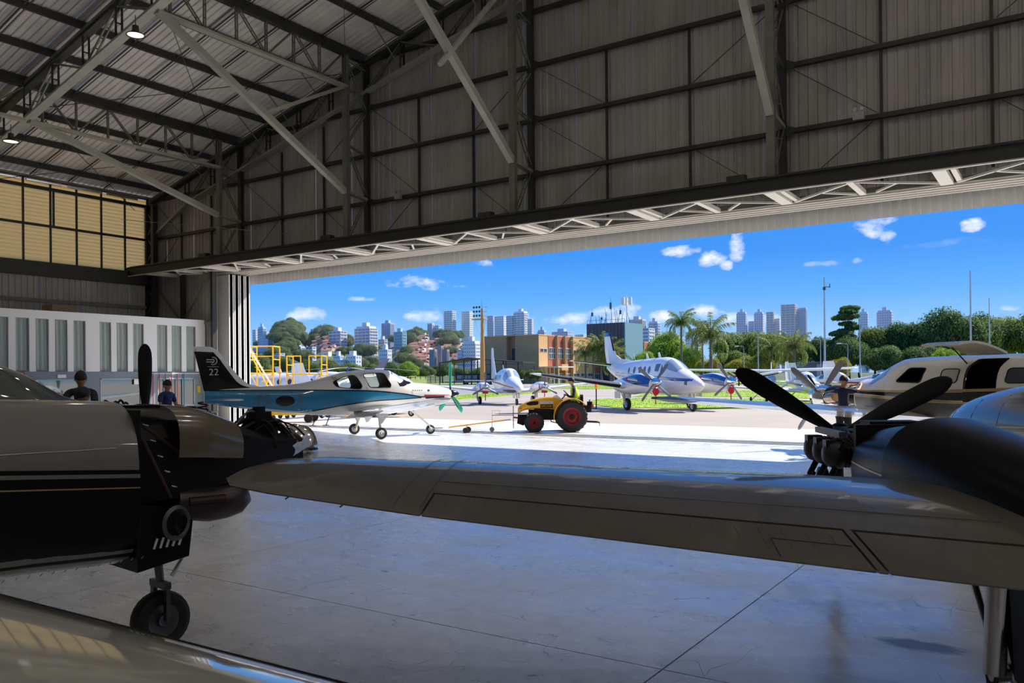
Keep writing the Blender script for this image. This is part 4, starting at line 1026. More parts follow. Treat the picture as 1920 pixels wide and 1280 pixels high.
# ------------------------------------------------------------------ people
SKIN = mat('skin', (.42, .22, .13), .55); SKIN2 = mat('skin_tan', (.33, .17, .10), .55)
HAIR = mat('dark_hair', (.015, .011, .009), .6)
def body_mesh(joints, edges, m, name, parent=None, sub=2):
    names = list(joints); idx = {n: i for i, n in enumerate(names)}
    me = bpy.data.meshes.new(name); me.from_pydata([joints[n][0] for n in names], [(idx[a], idx[b]) for a, b in edges], [])
    me.materials.append(m)
    o = bpy.data.objects.new(name, me); COL.objects.link(o)
    md = o.modifiers.new('skin', 'SKIN'); md.use_smooth_shade = True; md.branch_smoothing = .3
    for n in names:
        v = me.skin_vertices[0].data[idx[n]]; r = joints[n][1]; v.radius = r if isinstance(r, tuple) else (r, r); v.use_root = (idx[n] == 0)
    s = o.modifiers.new('sub', 'SUBSURF'); s.levels = sub; s.render_levels = sub
    bpy.context.view_layer.update()
    me2 = bpy.data.meshes.new_from_object(o.evaluated_get(bpy.context.evaluated_depsgraph_get()))
    bpy.data.objects.remove(o); me2.name = name
    me2.materials.clear(); me2.materials.append(m)
    return place(name, me2, parent)
def head(parent, c, fwd, up=(0, 0, 1), r=.105, cap=None, skin=None, hair=True, glasses=False):
    skin = skin or SKIN
    f = Vector(fwd).normalized(); u = Vector(up); s = f.cross(u).normalized(); u = s.cross(f).normalized(); c = Vector(c)
    def P(a, b, d): return c+f*a+s*b+u*d
    mb = MB(); n, m_ = 16, 14; rings = []
    for i in range(m_+1):
        ph = math.pi*i/m_; z = math.cos(ph); w = math.sin(ph); ring = []
        for k in range(n):
            a = 2*math.pi*k/n; x, y = math.cos(a)*w, math.sin(a)*w
            jaw = 1 if z > -.15 else 1-.38*min(1, (-z-.15)/.85)
            px = x*r*.98*(1 if x < 0 else .92)*jaw+(.012 if z < -.3 and x > 0 else 0); py = y*r*.76*jaw
            if x > .75 and abs(y) < .3 and -.35 < z < .15: px += .022*(1-abs(z+.12)/.3)*(1-abs(y)/.3)
            ring.append(P(px, py, z*r*1.18))
        rings.append(ring)
    mb.loft(rings, True)
    for q in (-1, 1): mb.tube(P(-.005, q*r*.74, -.01), P(-.005, q*r*.86, -.008), .028, .02, 8)
    h = mb.obj('head', skin, parent, smooth=True)
    for q in (-1, 1): MB().lathe([(.001, -.004), (.011, 0), (.001, .004)], P(r*.86, q*.034, .012), 'X', 8).obj('eye', HAIR, h)
    MB().bar(P(r*.86, -.022, -.062), P(r*.86, .022, -.062), .008, .008).obj('mouth', PRED, h)
    hm = MB(); rings = []
    for i in range(8):
        ph = math.pi*.5*i/7*.95; z = math.cos(ph); w = math.sin(ph)
        rings.append([P((math.cos(2*math.pi*k/16)*w-.11)*r*1.10, math.sin(2*math.pi*k/16)*w*r*.90, z*r*1.32) for k in range(16)])
    hm.loft(rings, True)
    if cap:
        hm.obj('cap', cap, parent, smooth=40)
        MB().prism([P(r*.75, -.075, .035), P(r*1.1, -.072, .03), P(r*1.6, -.04, .015), P(r*1.6, .04, .015), P(r*1.1, .072, .03), P(r*.75, .075, .035)], tuple(u*.01)).obj('cap_peak', cap, parent)
        MB().path([P(math.cos(a)*r*.9-.03, math.sin(a)*r*.78, -.015) for a in [R_(100+16*k) for k in range(11)]], .018, 5).obj('hair', HAIR, parent)
    elif hair: hm.obj('hair', HAIR, parent, smooth=True)
    if glasses:
        MB().bar(P(r*.9, -.06, .015), P(r*.9, .06, .015), .02, .03).obj('sunglasses', BLACK, parent)
    return h
def hand(parent, wrist, d, pal, skin=None, curl=.9, side=1, name='hand'):
    """palm with four fingers and a thumb; d = direction from wrist to knuckles, pal = the way the palm faces"""
    skin = skin or SKIN
    d = Vector(d).normalized(); p = Vector(pal); p = (p-d*p.dot(d)).normalized(); x = d.cross(p).normalized()*side; w = Vector(wrist)
    mb = MB(); rings = []
    for u, wd, th in ((0, .030, .024), (.03, .036, .022), (.07, .044, .020), (.095, .043, .016), (.10, .03, .01)):
        rings.append([w+d*u+x*(math.cos(a)*wd)+p*(math.sin(a)*th) for a in [math.pi*2*k/12 for k in range(12)]])
    mb.loft(rings)
    for k, (off, L) in enumerate(((-.032, .070), (-.011, .080), (.011, .075), (.031, .058))):
        pts = [w+d*.085+x*off]; a = .15
        for seg in (.42, .33, .25):
            a += curl*.75; pts.append(pts[-1]+(d*math.cos(a)+p*math.sin(a))*L*seg*1.05)
        mb.path(pts, [.0095, .009, .008, .006], 7)
    b = w+d*.025-x*.03
    mb.path([b, b-x*.022+d*.022+p*.012, b-x*.022+d*.05+p*.03, b-x*.010+d*.068+p*.042], [.013, .012, .010, .007], 7)
    return mb.obj(name, skin, parent, smooth=50)

# ------------------------------------------------------------------ tractor
YEL = mat('tractor_yellow', (.78, .38, .015), .35, coat=.4); DKR = mat('dark_red_rim', (.22, .02, .025), .5); TYRE = mat('tractor_tyre', (.018, .018, .02), .75)
ENG = mat('engine_black', (.007, .007, .007), .5, noise=.3, spec=.25)
def tractor():
    # local x forward; the machine heads left in the picture with the tow bar in front
    fx = Vector((-.83, -.556)).normalized()
    t = thing('tractor', 'small yellow tractor with dark red rims pushing a tow bar across the sunlit apron', 'tractor', (-15.22, 26.63, 0), math.atan2(fx.y, fx.x))
    W = 1.33
    def tyre(x, y, r, w, nm):
        g = MB().lathe([(r*.58, -w*.5), (r*.9, -w*.5), (r, -w*.36), (r, w*.36), (r*.9, w*.5), (r*.58, w*.5)], (x, y, r), 'Y', 32, ring_=True).obj(nm, TYRE, t, smooth=30)
        lug = MB()
        for k in range(20):
            a = 2*math.pi*k/20
            for q in (-1, 1):
                a2 = a+(.12 if q > 0 else 0); c, s_ = math.cos(a2), math.sin(a2); c2, s2 = math.cos(a2+.14), math.sin(a2+.14)
                lug.bar((x+c*r*.985, y+q*w*.48, r+s_*r*.985), (x+c2*r*.985, y+q*.01, r+s2*r*.985), .03, .045, up=(c, 0, s_))
        lug.obj('tread_lugs', TYRE, g)
        s = -1 if y < 0 else 1
        MB().lathe([(.02, s*w*.1), (r*.2, s*w*.1), (r*.22, s*w*.3), (r*.42, s*w*.12), (r*.52, s*w*.42), (r*.60, s*w*.5), (r*.60, s*w*.46), (r*.5, s*w*.3), (r*.4, 0), (.02, 0)], (x, y, r), 'Y', 28).obj('rim', DKR, g, smooth=30)
        MB().lathe([(.01, s*w*.32), (r*.12, s*w*.32), (r*.14, s*w*.1), (.01, s*w*.1)], (x, y, r), 'Y', 12).obj('wheel_nut_plate', ENG, g)
    for q in (-1, 1):
        tyre(0, q*.58, .56, .36, 'rear_wheel'); tyre(1.36, q*.55, .345, .24, 'front_wheel')
        # mudguard
        mb = MB(); rows = []
        for k in range(15):
            a = R_(lerp(38, 188, k/14))
            r = .65; rows.append([(r*math.cos(a)*1.0, q*y, .56+r*math.sin(a)) for y in (.36, .38, .78, .80)])
        back = [[(x*.96, y, .5+(z-.5)*.96) for x, y, z in r_] for r_ in rows]
        mb.grid([[(-p[0], p[1], p[2]) for p in r_] for r_ in rows]); mb.grid([[(-p[0], p[1], p[2]) for p in r_] for r_ in back], flip=True)
        f = mb.obj('mudguard', YEL, t, smooth=40)
        MB().path([(-p[1][0], q*.8, p[1][2]) for p in rows], .018, 5).obj('mudguard_edge', YEL, f)
    # chassis, engine, axle
    MB().box(-.35, .5, -.2, .2, .38, .72).box(.4, 1.55, -.17, .17, .42, .80).box(1.5, 1.95, -.16, .16, .3, .62).obj('chassis', ENG, t)
    MB().box(-.08, .08, -.45, .45, .42, .58).box(1.28, 1.44, -.45, .45, .28, .42).obj('axle', ENG, t)
    e = MB().box(.75, 1.35, -.24, .24, .55, .95).tube((.9, -.28, .6), (1.3, -.28, .6), .05).tube((1.0, -.27, .75), (1.0, -.27, .9), .06).obj('engine_block', ENG, t)
    MB().path([(.75, -.3, .55), (.7, -.34, .33), (.5, -.36, .28), (.35, -.3, .35)], .02, 6).obj('exhaust_pipe', ENG, e)
    MB().prism([(1.55, -.2, .62), (1.95, -.2, .5), (1.98, -.2, .3), (1.75, -.2, .22), (1.5, -.2, .45)], (0, .4, 0)).obj('front_weight', ENG, t)
    # bonnet: rounded box lofted along x
    Bt = [(.62, 1.28, .80, .27, 5), (.9, 1.27, .80, .27, 5), (1.3, 1.20, .82, .265, 5), (1.6, 1.10, .80, .26, 4), (1.8, 1.0, .74, .24, 3.5), (1.9, .93, .66, .21, 3), (1.95, .86, .60, .14, 3)]
    B = Fus(Bt); bo = B.loft(MB(), n=28, m=20).obj('bonnet', YEL, t, smooth=45, recalc=True)
    MB().prism([(.62, -.24, 1.26), (.62, -.24, .62), (.45, -.24, .66), (.30, -.24, 1.14)], (0, .48, 0)).obj('dash_cowl', YEL, t)
    MB().prism([(.62, -.23, 1.29), (.60, -.23, 1.26), (.28, -.23, 1.10), (.30, -.23, 1.16), (.5, -.23, 1.34)], (0, .46, 0)).obj('dashboard', PCREAM, t)
    for sg in (-1, 1):
        B.patch(MB(), round_poly([(1.18, 1.12), (1.20, .98), (1.55, .96), (1.66, 1.02), (1.5, 1.10)], .3), sg, .008, 3).obj('side_grille', ENG, bo)
        MB().box(.64, 1.14, sg*.272-.004, sg*.272+.004, 1.02, 1.12).obj('pale_stripe', mat('pale_sticker', (.5, .5, .52), .4), bo)
        MB().box(.66, 1.12, sg*.274-.004, sg*.274+.004, .86, 1.0).obj('badge_plate', ENG, bo)
        lettering(bo, 'UPC4100', .10, (.89, sg*.281, .93), (R_(90), 0, R_(180) if sg > 0 else 0), YEL, name='badge_lettering')
        B.patch(MB(), round_poly([(1.80, .90), (1.80, .82), (1.90, .82), (1.89, .88)], .3), sg, .006, 2).obj('headlamp', mat('amber_lens', (.6, .2, .02), .2), bo)
    # wheel, seat, levers
    MB().tube((.35, 0, 1.15), (.14, 0, 1.36), .02).obj('steering_column', ENG, t)
    ring = MB(); ax = Vector((-.7, 0, .7)).normalized(); u_ = Vector((0, 1, 0)); v_ = ax.cross(u_)
    ring.path([Vector((.12, 0, 1.37))+(u_*math.cos(a)+v_*math.sin(a))*.18 for a in [2*math.pi*k/20 for k in range(21)]], .014, 6)
    for k in range(3):
        a = 2*math.pi*k/3; ring.tube((.12, 0, 1.37), Vector((.12, 0, 1.37))+(u_*math.cos(a)+v_*math.sin(a))*.18, .01)
    ring.obj('steering_wheel', ENG, t)
    s = MB().box(-.42, .02, -.22, .22, .86, .96).box(-.30, -.1, -.1, .1, .6, .87).obj('seat', ENG, t)
    MB().loft([[(x, y, z) for x, y, z in ((-.46, -w, zz), (-.46, w, zz), (-.36, w*.9, zz), (-.36, -w*.9, zz))] for zz, w in ((.92, .2), (1.1, .22), (1.28, .2), (1.34, .12))]).obj('seat_back', ENG, s)
    for y in (-.18, .2): MB().tube((.2, y, .8), (.25, y*1.1, 1.1), .012).obj('lever', ENG, t)
    # rear: beacon pole, hitch, hydraulic bits
    p = MB().box(-.98, -.6, -.02, .02, .78, .81).tube((-.96, 0, .8), (-.96, 0, 1.55), .022).obj('beacon_pole', ENG, t)
    MB().lathe([(.06, 0), (.062, .12), (.05, .15), (.01, .15)], (-.96, 0, 1.56), 'Z', 14).obj('beacon', mat('amber_beacon', (.9, .22, .01), .25, emit=((1, .25, .02), .25)), p, smooth=30)
    MB().box(-.75, -.45, -.25, .25, .7, .95).box(-.8, -.62, -.1, .1, .95, 1.08).tube((-.7, -.2, .95), (-.74, -.22, 1.15), .02).obj('rear_lift', ENG, t)
    MB().box(-.83, -.77, -.3, -.2, .85, .97).box(-.83, -.77, .2, .3, .85, .97).obj('tail_lamp', RED, t)
    MB().bar((-.5, .3, .35), (-1.05, .3, .32), .04).bar((-.5, -.3, .35), (-1.0, -.3, .32), .04).path([(-1.0, -.3, .34), (-1.08, -.3, .3), (-1.12, -.3, .15)], .012, 5).obj('lift_arm', ENG, t)
    MB().bar((1.95, 0, .5), (2.12, 0, .52), .06).box(2.1, 2.13, -.03, .03, .12, .95).bar((2.1, 0, .6), (2.9, 0, .60), .02).bar((2.9, 0, .62), (2.9, 0, .28), .012).bar((2.62, 0, .78), (2.62, 0, .6), .008).bar((2.9, 0, .78), (2.62, 0, .78), .008).bar((2.9, 0, .78), (2.9, 0, .6), .008).obj('front_hitch', mat('rusty_steel', (.12, .06, .04), .6), t)
    return t
tractor()
def tow_bar():
    # from the airplane nose wheel to the tractor hitch
    a = Vector((-18.68, 23.2, .20)); b = Vector((-15.22, 26.63, .42))+Vector((-.83, -.556, 0)).normalized()*2.2
    d = b-a; L = d.length
    t = thing('tow_bar', 'long yellow tow bar with small wheels between the nose wheel and the tractor', 'tow bar', (a.x, a.y, 0), math.atan2(d.y, d.x))
    l = math.hypot(d.x, d.y)
    MB().tube((.35, 0, .22), (l-.25, 0, .42), .028).obj('bar', YEL, t)
    MB().path([(.35, 0, .22), (.1, .12, .2), (-.25, .13, .2)], .018, 6).path([(.35, 0, .22), (.1, -.12, .2), (-.25, -.13, .2)], .018, 6).tube((l-.25, 0, .42), (l-.02, 0, .44), .02).obj('fork', ALU, t)
    for x, r in ((.95, .10), (1.12, .11)):
        w = MB().lathe([(.02, -.04), (r*.9, -.04), (r, -.02), (r, .02), (r*.9, .04), (.02, .04)], (x, -.12 if x < 1 else .12, r), 'Y', 18).obj('wheel', TYRE, t, smooth=30)
    MB().bar((1.03, -.12, .1), (1.03, .12, .1), .03).bar((1.03, 0, .1), (1.03, 0, .26), .03).obj('wheel_bracket', YEL, t)
    MB().lathe([(.02, -.03), (.085, -.03), (.09, 0), (.085, .03), (.02, .03)], (l-.75, 0, .1), 'Y', 16).obj('castor_wheel', mat('grey_castor', (.2, .2, .2), .6), t, smooth=30)
    MB().bar((l-.75, 0, .1), (l-.75, 0, .38), .02).obj('castor_bracket', ALU, t)
tow_bar()

def driver():
    t = thing('person', 'tractor driver in dark cap and yellow-green vest over a navy long-sleeved shirt', 'person', (-15.22, 26.63, 0), math.atan2(-.556, -.83))
    navy = mat('navy_cloth', (.012, .018, .06), .8); vest = mat('hi_vis_vest', (.55, .85, .02), .7); blk = mat('black_trousers', (.012, .012, .014), .85)
    J = {'hip': ((-.2, 0, 1.04), (.15, .12)), 'bel': ((-.19, 0, 1.2), (.14, .11)), 'che': ((-.16, 0, 1.42), (.165, .12)), 'nb': ((-.13, 0, 1.6), (.09, .075)), 'nk': ((-.10, 0, 1.68), .05)}
    E_ = [('hip', 'bel'), ('bel', 'che'), ('che', 'nb'), ('nb', 'nk')]
    for q, n in ((-1, 'r'), (1, 'l')):
        J.update({'s'+n: ((-.13, q*.19, 1.54), .068), 'e'+n: ((-.10, q*.27, 1.28), .05), 'm'+n: ((.02, q*.22, 1.26), .045), 'w'+n: ((.14, q*.15, 1.33), .032)})
        E_ += [('nb', 's'+n), ('s'+n, 'e'+n), ('e'+n, 'm'+n), ('m'+n, 'w'+n)]
    body_mesh(J, E_, navy, 'shirt', t)
    L_ = {'hip': ((-.2, 0, 1.03), (.16, .12))}; E2 = []
    for q, n in ((-1, 'r'), (1, 'l')):
        L_.update({'h'+n: ((-.12, q*.1, 1.0), .095), 'k'+n: ((.28, q*.17, .98), .07), 'a'+n: ((.33, q*.2, .62), .05), 't'+n: ((.47, q*.2, .58), .045)})
        E2 += [('hip', 'h'+n), ('h'+n, 'k'+n), ('k'+n, 'a'+n), ('a'+n, 't'+n)]
    body_mesh(L_, E2, blk, 'trousers', t)
    V = MB(); rings = []
    for z, x, a, b in ((1.06, -.2, .19, .155), (1.2, -.19, .185, .15), (1.35, -.17, .20, .155), (1.48, -.15, .195, .15), (1.58, -.135, .14, .11), (1.62, -.13, .10, .09)):
        rings.append([(x+math.cos(2*math.pi*k/20)*b, math.sin(2*math.pi*k/20)*a, z) for k in range(20)])
    V.loft(rings, False); v = V.obj('vest', vest, t, smooth=True)
    for z in (1.12, 1.2):
        MB().path([(-.195+math.cos(2*math.pi*k/20)*.16, math.sin(2*math.pi*k/20)*.195, z) for k in range(21)], .009, 4).obj('reflective_band', mat('reflective_band', (.6, .65, .6), .3), v)
    head(t, (-.04, 0, 1.83), (1, 0, .03), r=.115, cap=BLACK, glasses=True)
    MB().tube((-.10, 0, 1.64), (-.06, 0, 1.77), .055, .05, 10).obj('neck', SKIN, t, smooth=True)
    for q in (-1, 1):
        hand(t, (.13, q*.15, 1.33), (-.2+.6, -q*.3, .15), (.2, 0, -1), side=q)
        MB().box(.40, .62, q*.2-.05, q*.2+.05, .53, .62).obj('boot', ENG, t)
driver()

def standing(name_label, loc, rz, arms, shirt, trousers, skin=None, lean=0.0, scale=1.0, hairy=True, look=(1, 0, 0), s_len=False):
    t = thing('person', name_label, 'person', loc, rz); t.scale = (scale,)*3; skin = skin or SKIN2
    lx = lean
    J = {'hip': ((0, 0, .98), (.15, .11)), 'bel': ((lx*.3, 0, 1.14), (.14, .105)), 'che': ((lx*.8, 0, 1.34), (.165, .115)), 'nb': ((lx, 0, 1.49), (.09, .07)), 'nk': ((lx*1.05, 0, 1.53), .055)}
    E_ = [('hip', 'bel'), ('bel', 'che'), ('che', 'nb'), ('nb', 'nk')]
    A = MB()
    for q, n in ((-1, 'r'), (1, 'l')):
        el, wr = arms[0 if q < 0 else 1]; sh = Vector((lx, q*.19, 1.44)); el = Vector(el); wr = Vector(wr); mid = sh.lerp(el, .72)
        J.update({'s'+n: (tuple(sh), .066), 'm'+n: (tuple(mid), .056)}); E_ += [('nb', 's'+n), ('s'+n, 'm'+n)]
        arm = body_mesh({'a': (tuple(sh.lerp(el, .6)), .046), 'b': (tuple(el), .042), 'c': (tuple(el.lerp(wr, .5)), .038), 'd': (tuple(wr), .028)}, [('a', 'b'), ('b', 'c'), ('c', 'd')], skin, 'forearm', t)
        hand(t, wr, wr-el, (0, -q*.6, -.8), skin, .5, q)
    body_mesh(J, E_, shirt, 'shirt', t)
    L_ = {'hip': ((0, 0, .97), (.155, .115))}; E2 = []
    for q, n in ((-1, 'r'), (1, 'l')):
        L_.update({'h'+n: ((0, q*.09, .88), .095), 'k'+n: ((.02, q*.10, .50), .07), 'a'+n: ((-.01, q*.11, .12), .055)}); E2 += [('hip', 'h'+n), ('h'+n, 'k'+n), ('k'+n, 'a'+n)]
    body_mesh(L_, E2, trousers, 'trousers', t)
    for q in (-1, 1):
        MB().loft([[(x, q*.11+y*w, z*hh) for y, z in ((-1, 0), (1, 0), (1, .7), (.6, 1), (-.6, 1), (-1, .7))] for x, w, hh in ((-.08, .035, .09), (0, .045, .10), (.1, .048, .07), (.17, .035, .05))]).obj('shoe', ENG, t, smooth=40, recalc=True)
    MB().tube((lx*1.05, 0, 1.50), (lx*1.1+.01, 0, 1.60), .052, .05, 10).obj('neck', skin, t, smooth=True)
    head(t, (lx*1.1+.03, 0, 1.665), look, r=.108, skin=skin)
    return t

# ------------------------------------------------------------------ outside: survey helpers (bearing and distance from the camera's standpoint)
YAW = R_(33.77)
FWD = Vector((-math.sin(YAW), math.cos(YAW), 0)); RGT = Vector((math.cos(YAW), math.sin(YAW), 0))
def spot(px, D): p = FWD*D+RGT*((px-960)/1550*D); return (p.x, p.y)
def hz(px): return 707.1-(px-960)*.0091
def hgt(px, py, D): return 2+(hz(px)-py)*D/1550

APRON = mat('apron_concrete', (.72, .72, .73), .55, noise=.12, nscale=.6)
ASPH = mat('taxiway_surface', (.41, .355, .30), .8, noise=.14, nscale=.15)
TAXI = mat('grey_taxiway', (.28, .28, .29), .8, noise=.12, nscale=.2)
GRASS = mat('mown_grass', (.36, .50, .03), .9, noise=.45, nscale=1.4, col2=(.17, .30, .02), bump=.6, bscale=30)
FIELD = mat('dry_field_grass', (.34, .36, .07), .95, noise=.5, nscale=.12, col2=(.13, .20, .04), stretch=(1, 3, 1))
def ground():
    g = setting('ground')
    MB().box(-260, 260, 31.3, 31.8+0, -.35, -.003).box(-1600, 1600, 31.8, 1900, -.35, -.003).obj('taxiway', ASPH, g)
    MB().box(-260, 260, 26.2, 31.3, -.35, -.001).obj('apron', APRON, g)
    MB().box(-1600, -36.2, -200, 31.8, -.35, -.004).obj('side_yard', ASPH, g)
    MB().box(32.2, 600, -200, 31.8, -.35, -.004).obj('side_yard', ASPH, g)
    for k, y in enumerate((23.0, 23.3)):
        m = MB(); r = random.Random(k)
        x = -30.5
        while x < 28:
            l = r.uniform(.25, .6); m.box(x, x+l, y, y+.035, 0, .003); x += l+r.uniform(.25, .6)
        tag(m.obj('threshold_dashes', mat('threshold_dash_grey', (.20, .20, .21), .7), g), kind='stuff')  # broken rows of dark grey dashes along the threshold
ground()
def island(pts, label, m=GRASS, z=.03, name='grass_verge'):
    return tag(MB().prism([(x, y, -.02) for x, y in pts], (0, 0, z+.02)).obj(name, m, recalc=True) if False else _isl(pts, z, name, m), label, 'grass', kind='stuff')
def _isl(pts, z, name, m):
    mb = MB(); mb.prism([(x, y, -.02) for x, y in pts], (0, 0, z+.02)); r = random.Random(len(pts))
    # a fringe of blades standing on the turf
    xs = [p[0] for p in pts]; ys = [p[1] for p in pts]; k = 0; c = 0
    def inside(x, y):
        s = False; n = len(pts)
        for i in range(n):
            (x1, y1), (x2, y2) = pts[i], pts[i-1]
            if (y1 > y) != (y2 > y) and x < (x2-x1)*(y-y1)/(y2-y1)+x1: s = not s
        return s
    while k < 5000 and c < 60000:
        c += 1; x, y = r.uniform(min(xs), max(xs)), r.uniform(min(ys), max(ys))
        if not inside(x, y): continue
        a = r.uniform(0, 6.28); w = .03; h = r.uniform(.02, .06)
        mb.add([(x-w*math.cos(a), y-w*math.sin(a), z-.01), (x+w*math.cos(a), y+w*math.sin(a), z-.01), (x+r.uniform(-.05, .05), y+r.uniform(-.05, .05), z+h)], [(0, 1, 2)]); k += 1
    return mb.obj(name, m, recalc=False)
def pxs(pts):
    out = []
    for px, py in pts:
        D = 2*1550/(py-hz(px)); out.append(spot(px, D))
    return out
island(pxs([(1106, 752), (1125, 748), (1200, 746.5), (1440, 748), (1530, 752), (1540, 764), (1460, 767), (1300, 765), (1150, 764.5), (1108, 757)]), 'bright green grass island under the nose of the parked turboprop')
island(pxs([(830, 751), (830, 744), (880, 739), (940, 735.5), (1000, 730.5), (1040, 729), (1037, 734), (960, 741), (900, 746)]), 'narrow green verge running behind the yellow tractor')
island(pxs([(1030, 728), (1060, 723.5), (1160, 722.5), (1165, 729), (1100, 729.5)]), 'far green verge right of the tractor driver')
island(pxs([(1185, 744), (1230, 733), (1440, 732), (1560, 738), (1580, 749), (1440, 744.5), (1300, 743)]), 'green verge behind the turboprop reaching to the right')
def strip(pts, m, name, label): tag(MB().prism([(x, y, -.02) for x, y in pxs(pts)], (0, 0, .028)).obj(name, m, recalc=True), label, 'pavement')
strip([(560, 739), (840, 741), (1000, 729), (1040, 725), (900, 722), (560, 726)], TAXI, 'grey_taxiway', 'grey taxiway strip behind the narrow grass verge')

# ------------------------------------------------------------------ hills
RIDGE = [(300, 668), (470, 662), (505, 664), (516, 640), (530, 624), (545, 620), (558, 628), (572, 656), (596, 640), (612, 634), (640, 645), (690, 662), (735, 655), (765, 640), (785, 636), (810, 642), (850, 640), (890, 650), (1000, 680), (1100, 695), (1300, 700), (2100, 700)]
def hill_h(px, D):
    y = interp(RIDGE, px)[0]; top = hgt(px, y, 640)
    t = max(0, min(1, (D-330)/310)); t = t*t*(3-2*t)
    return lerp(.0, top, t)+(.8 if D > 330 else 0)
def hills():
    rows = []
    for j in range(29):
        D = 230+j*30
        rows.append([(*spot(px, D), (hill_h(px, min(D, 640))-(D-640)*.03 if D > 640 else hill_h(px, D)) if D > 240 else 0.0) for px in range(-600, 2800, 12)])
    o = MB().grid(rows).obj('trim_2', mat('hill_ground', (.10, .13, .05), .95, noise=.6, nscale=.03, col2=(.04, .07, .025)), smooth=True, recalc=True); o['kind'] = 'structure'
hills()

# ------------------------------------------------------------------ foliage
def leafmat(name, c, c2):
    m = mat(name, tuple(min(1, q*1.5) for q in c), .6, noise=.5, nscale=.9, col2=tuple(q*1.5 for q in c2), spec=.25, transl=.35)
    return m
LEAF = [leafmat('leaf_olive', (.15, .20, .035), (.05, .085, .015)), leafmat('leaf_dark', (.085, .145, .035), (.03, .06, .014)), leafmat('leaf_bright', (.23, .33, .03), (.09, .16, .015)), leafmat('leaf_yellow', (.30, .29, .03), (.12, .14, .015)), leafmat('leaf_far', (.13, .17, .06), (.06, .09, .035))]
BARK = mat('bark', (.10, .075, .055), .9, noise=.4, nscale=4); PBARK = mat('palm_bark', (.20, .17, .13), .9, noise=.4, nscale=3, stretch=(1, 1, 6))
def crown_mesh(seed, kind, nleaf=21000, leaf=.17, lobes=22, flat=.62, layers=False):
    """crown of a tree 1 unit = 1 m, radius about 5, standing on z = 0..; leaf cards over dark inner lobes"""
    r = random.Random(seed); mb = MB(); L_ = []
    for k in range(lobes):
        a = r.uniform(0, 6.28); q = math.sqrt(r.random())*3.4; 
        z = r.uniform(-.6, 1)*(3.4-q*.6)*flat
        if layers: z = -2.4+5.6*k/lobes+r.uniform(-.3, .3); q = (3.9-3.4*k/lobes)*r.uniform(.45, 1)
        L_.append((math.cos(a)*q, math.sin(a)*q, z, r.uniform(1.2, 2.1)*(1 if not layers else .8), (.72 if not layers else .16)))
    L_.append((0, 0, 0, 2.9, .8) if not layers else (0, 0, 0, 1.0, 2.0))
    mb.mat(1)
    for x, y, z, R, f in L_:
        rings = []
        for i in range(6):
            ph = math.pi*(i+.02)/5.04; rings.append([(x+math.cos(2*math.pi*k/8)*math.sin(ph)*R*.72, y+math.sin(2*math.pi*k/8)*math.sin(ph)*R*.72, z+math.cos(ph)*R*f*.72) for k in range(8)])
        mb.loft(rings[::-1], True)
    mb.mat(0)
    tot = sum(l[3]**2 for l in L_)
    for x, y, z, R, f in L_:
        for k in range(int(nleaf*R*R/tot)):
            u = r.uniform(-.55, 1); a = r.uniform(0, 6.28); w = math.sqrt(1-u*u); rr = R*r.uniform(.70, 1.18)
            n = Vector((math.cos(a)*w, math.sin(a)*w, u)); p = Vector((x+n.x*rr, y+n.y*rr, z+n.z*rr*f))
            n = (n+Vector((r.uniform(-.8, .8), r.uniform(-.8, .8), r.uniform(-.2, .9)))).normalized()
            t = n.orthogonal().normalized(); t.rotate(Matrix.Rotation(r.uniform(0, 6.28), 3, n)); b = n.cross(t); s = leaf*r.uniform(.6, 1.3)
            mb.add([p-t*s, p-b*s*.45, p+t*s, p+b*s*.45+n*s*.2], [(0, 1, 2, 3)])
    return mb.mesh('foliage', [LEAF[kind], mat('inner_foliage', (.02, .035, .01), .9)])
CROWNS = {}
def crown(kind, v, layers=False):
    k = (kind, v, layers)
    if k not in CROWNS: CROWNS[k] = crown_mesh(kind*10+v+(5 if layers else 0), kind, layers=layers)
    return CROWNS[k]
def trunk_mesh(h, r0=.28, br=5, seed=0):
    r = random.Random(seed); mb = MB().path([(0, 0, 0), (.1, .05, h*.3), (-.05, .1, h*.65), (0, 0, h)], [r0*1.3, r0, r0*.85, r0*.6], 9)
    for k in range(br):
        a = k*6.28/br+r.uniform(-.4, .4); z = h*r.uniform(.5, .8); mb.path([(0, 0, z), (math.cos(a)*.9, math.sin(a)*.9, z+h*.16), (math.cos(a)*2.2, math.sin(a)*2.2, z+h*.35)], [r0*.5, r0*.35, r0*.15], 6)
    return mb.mesh('trunk', BARK)
TRUNKS = [trunk_mesh(5, .28, 5, k) for k in range(3)]
def tree(px, ytop, D, half, label, kind=0, v=0, group=None, base=None, flat=1.0, layers=False, zbase=None):
    """crown top at sight height ytop, half width in picture pixels"""
    x, y = spot(px, D); zt = hgt(px, ytop, D); R = half*D/1550; z0 = hill_h(px, D) if D > 240 else 0.0
    if zbase is not None: z0 = zbase
    t = thing('tree', label, 'tree', (x, y, z0), random.Random(px*7+int(D)).uniform(0, 6.28), group)
    H = zt-z0; s = R/4.4; zs = H*(.86 if not layers else .8)/6.3*flat
    c = place('foliage', crown(kind, v, layers), t, loc=(0, 0, H-3.35*zs), scale=(s, s, zs))
    hh = max(.5, H-3.6*zs); place('trunk', TRUNKS[v % 3], t, scale=(s*.8, s*.8, hh/5))
    return t
FROND = []
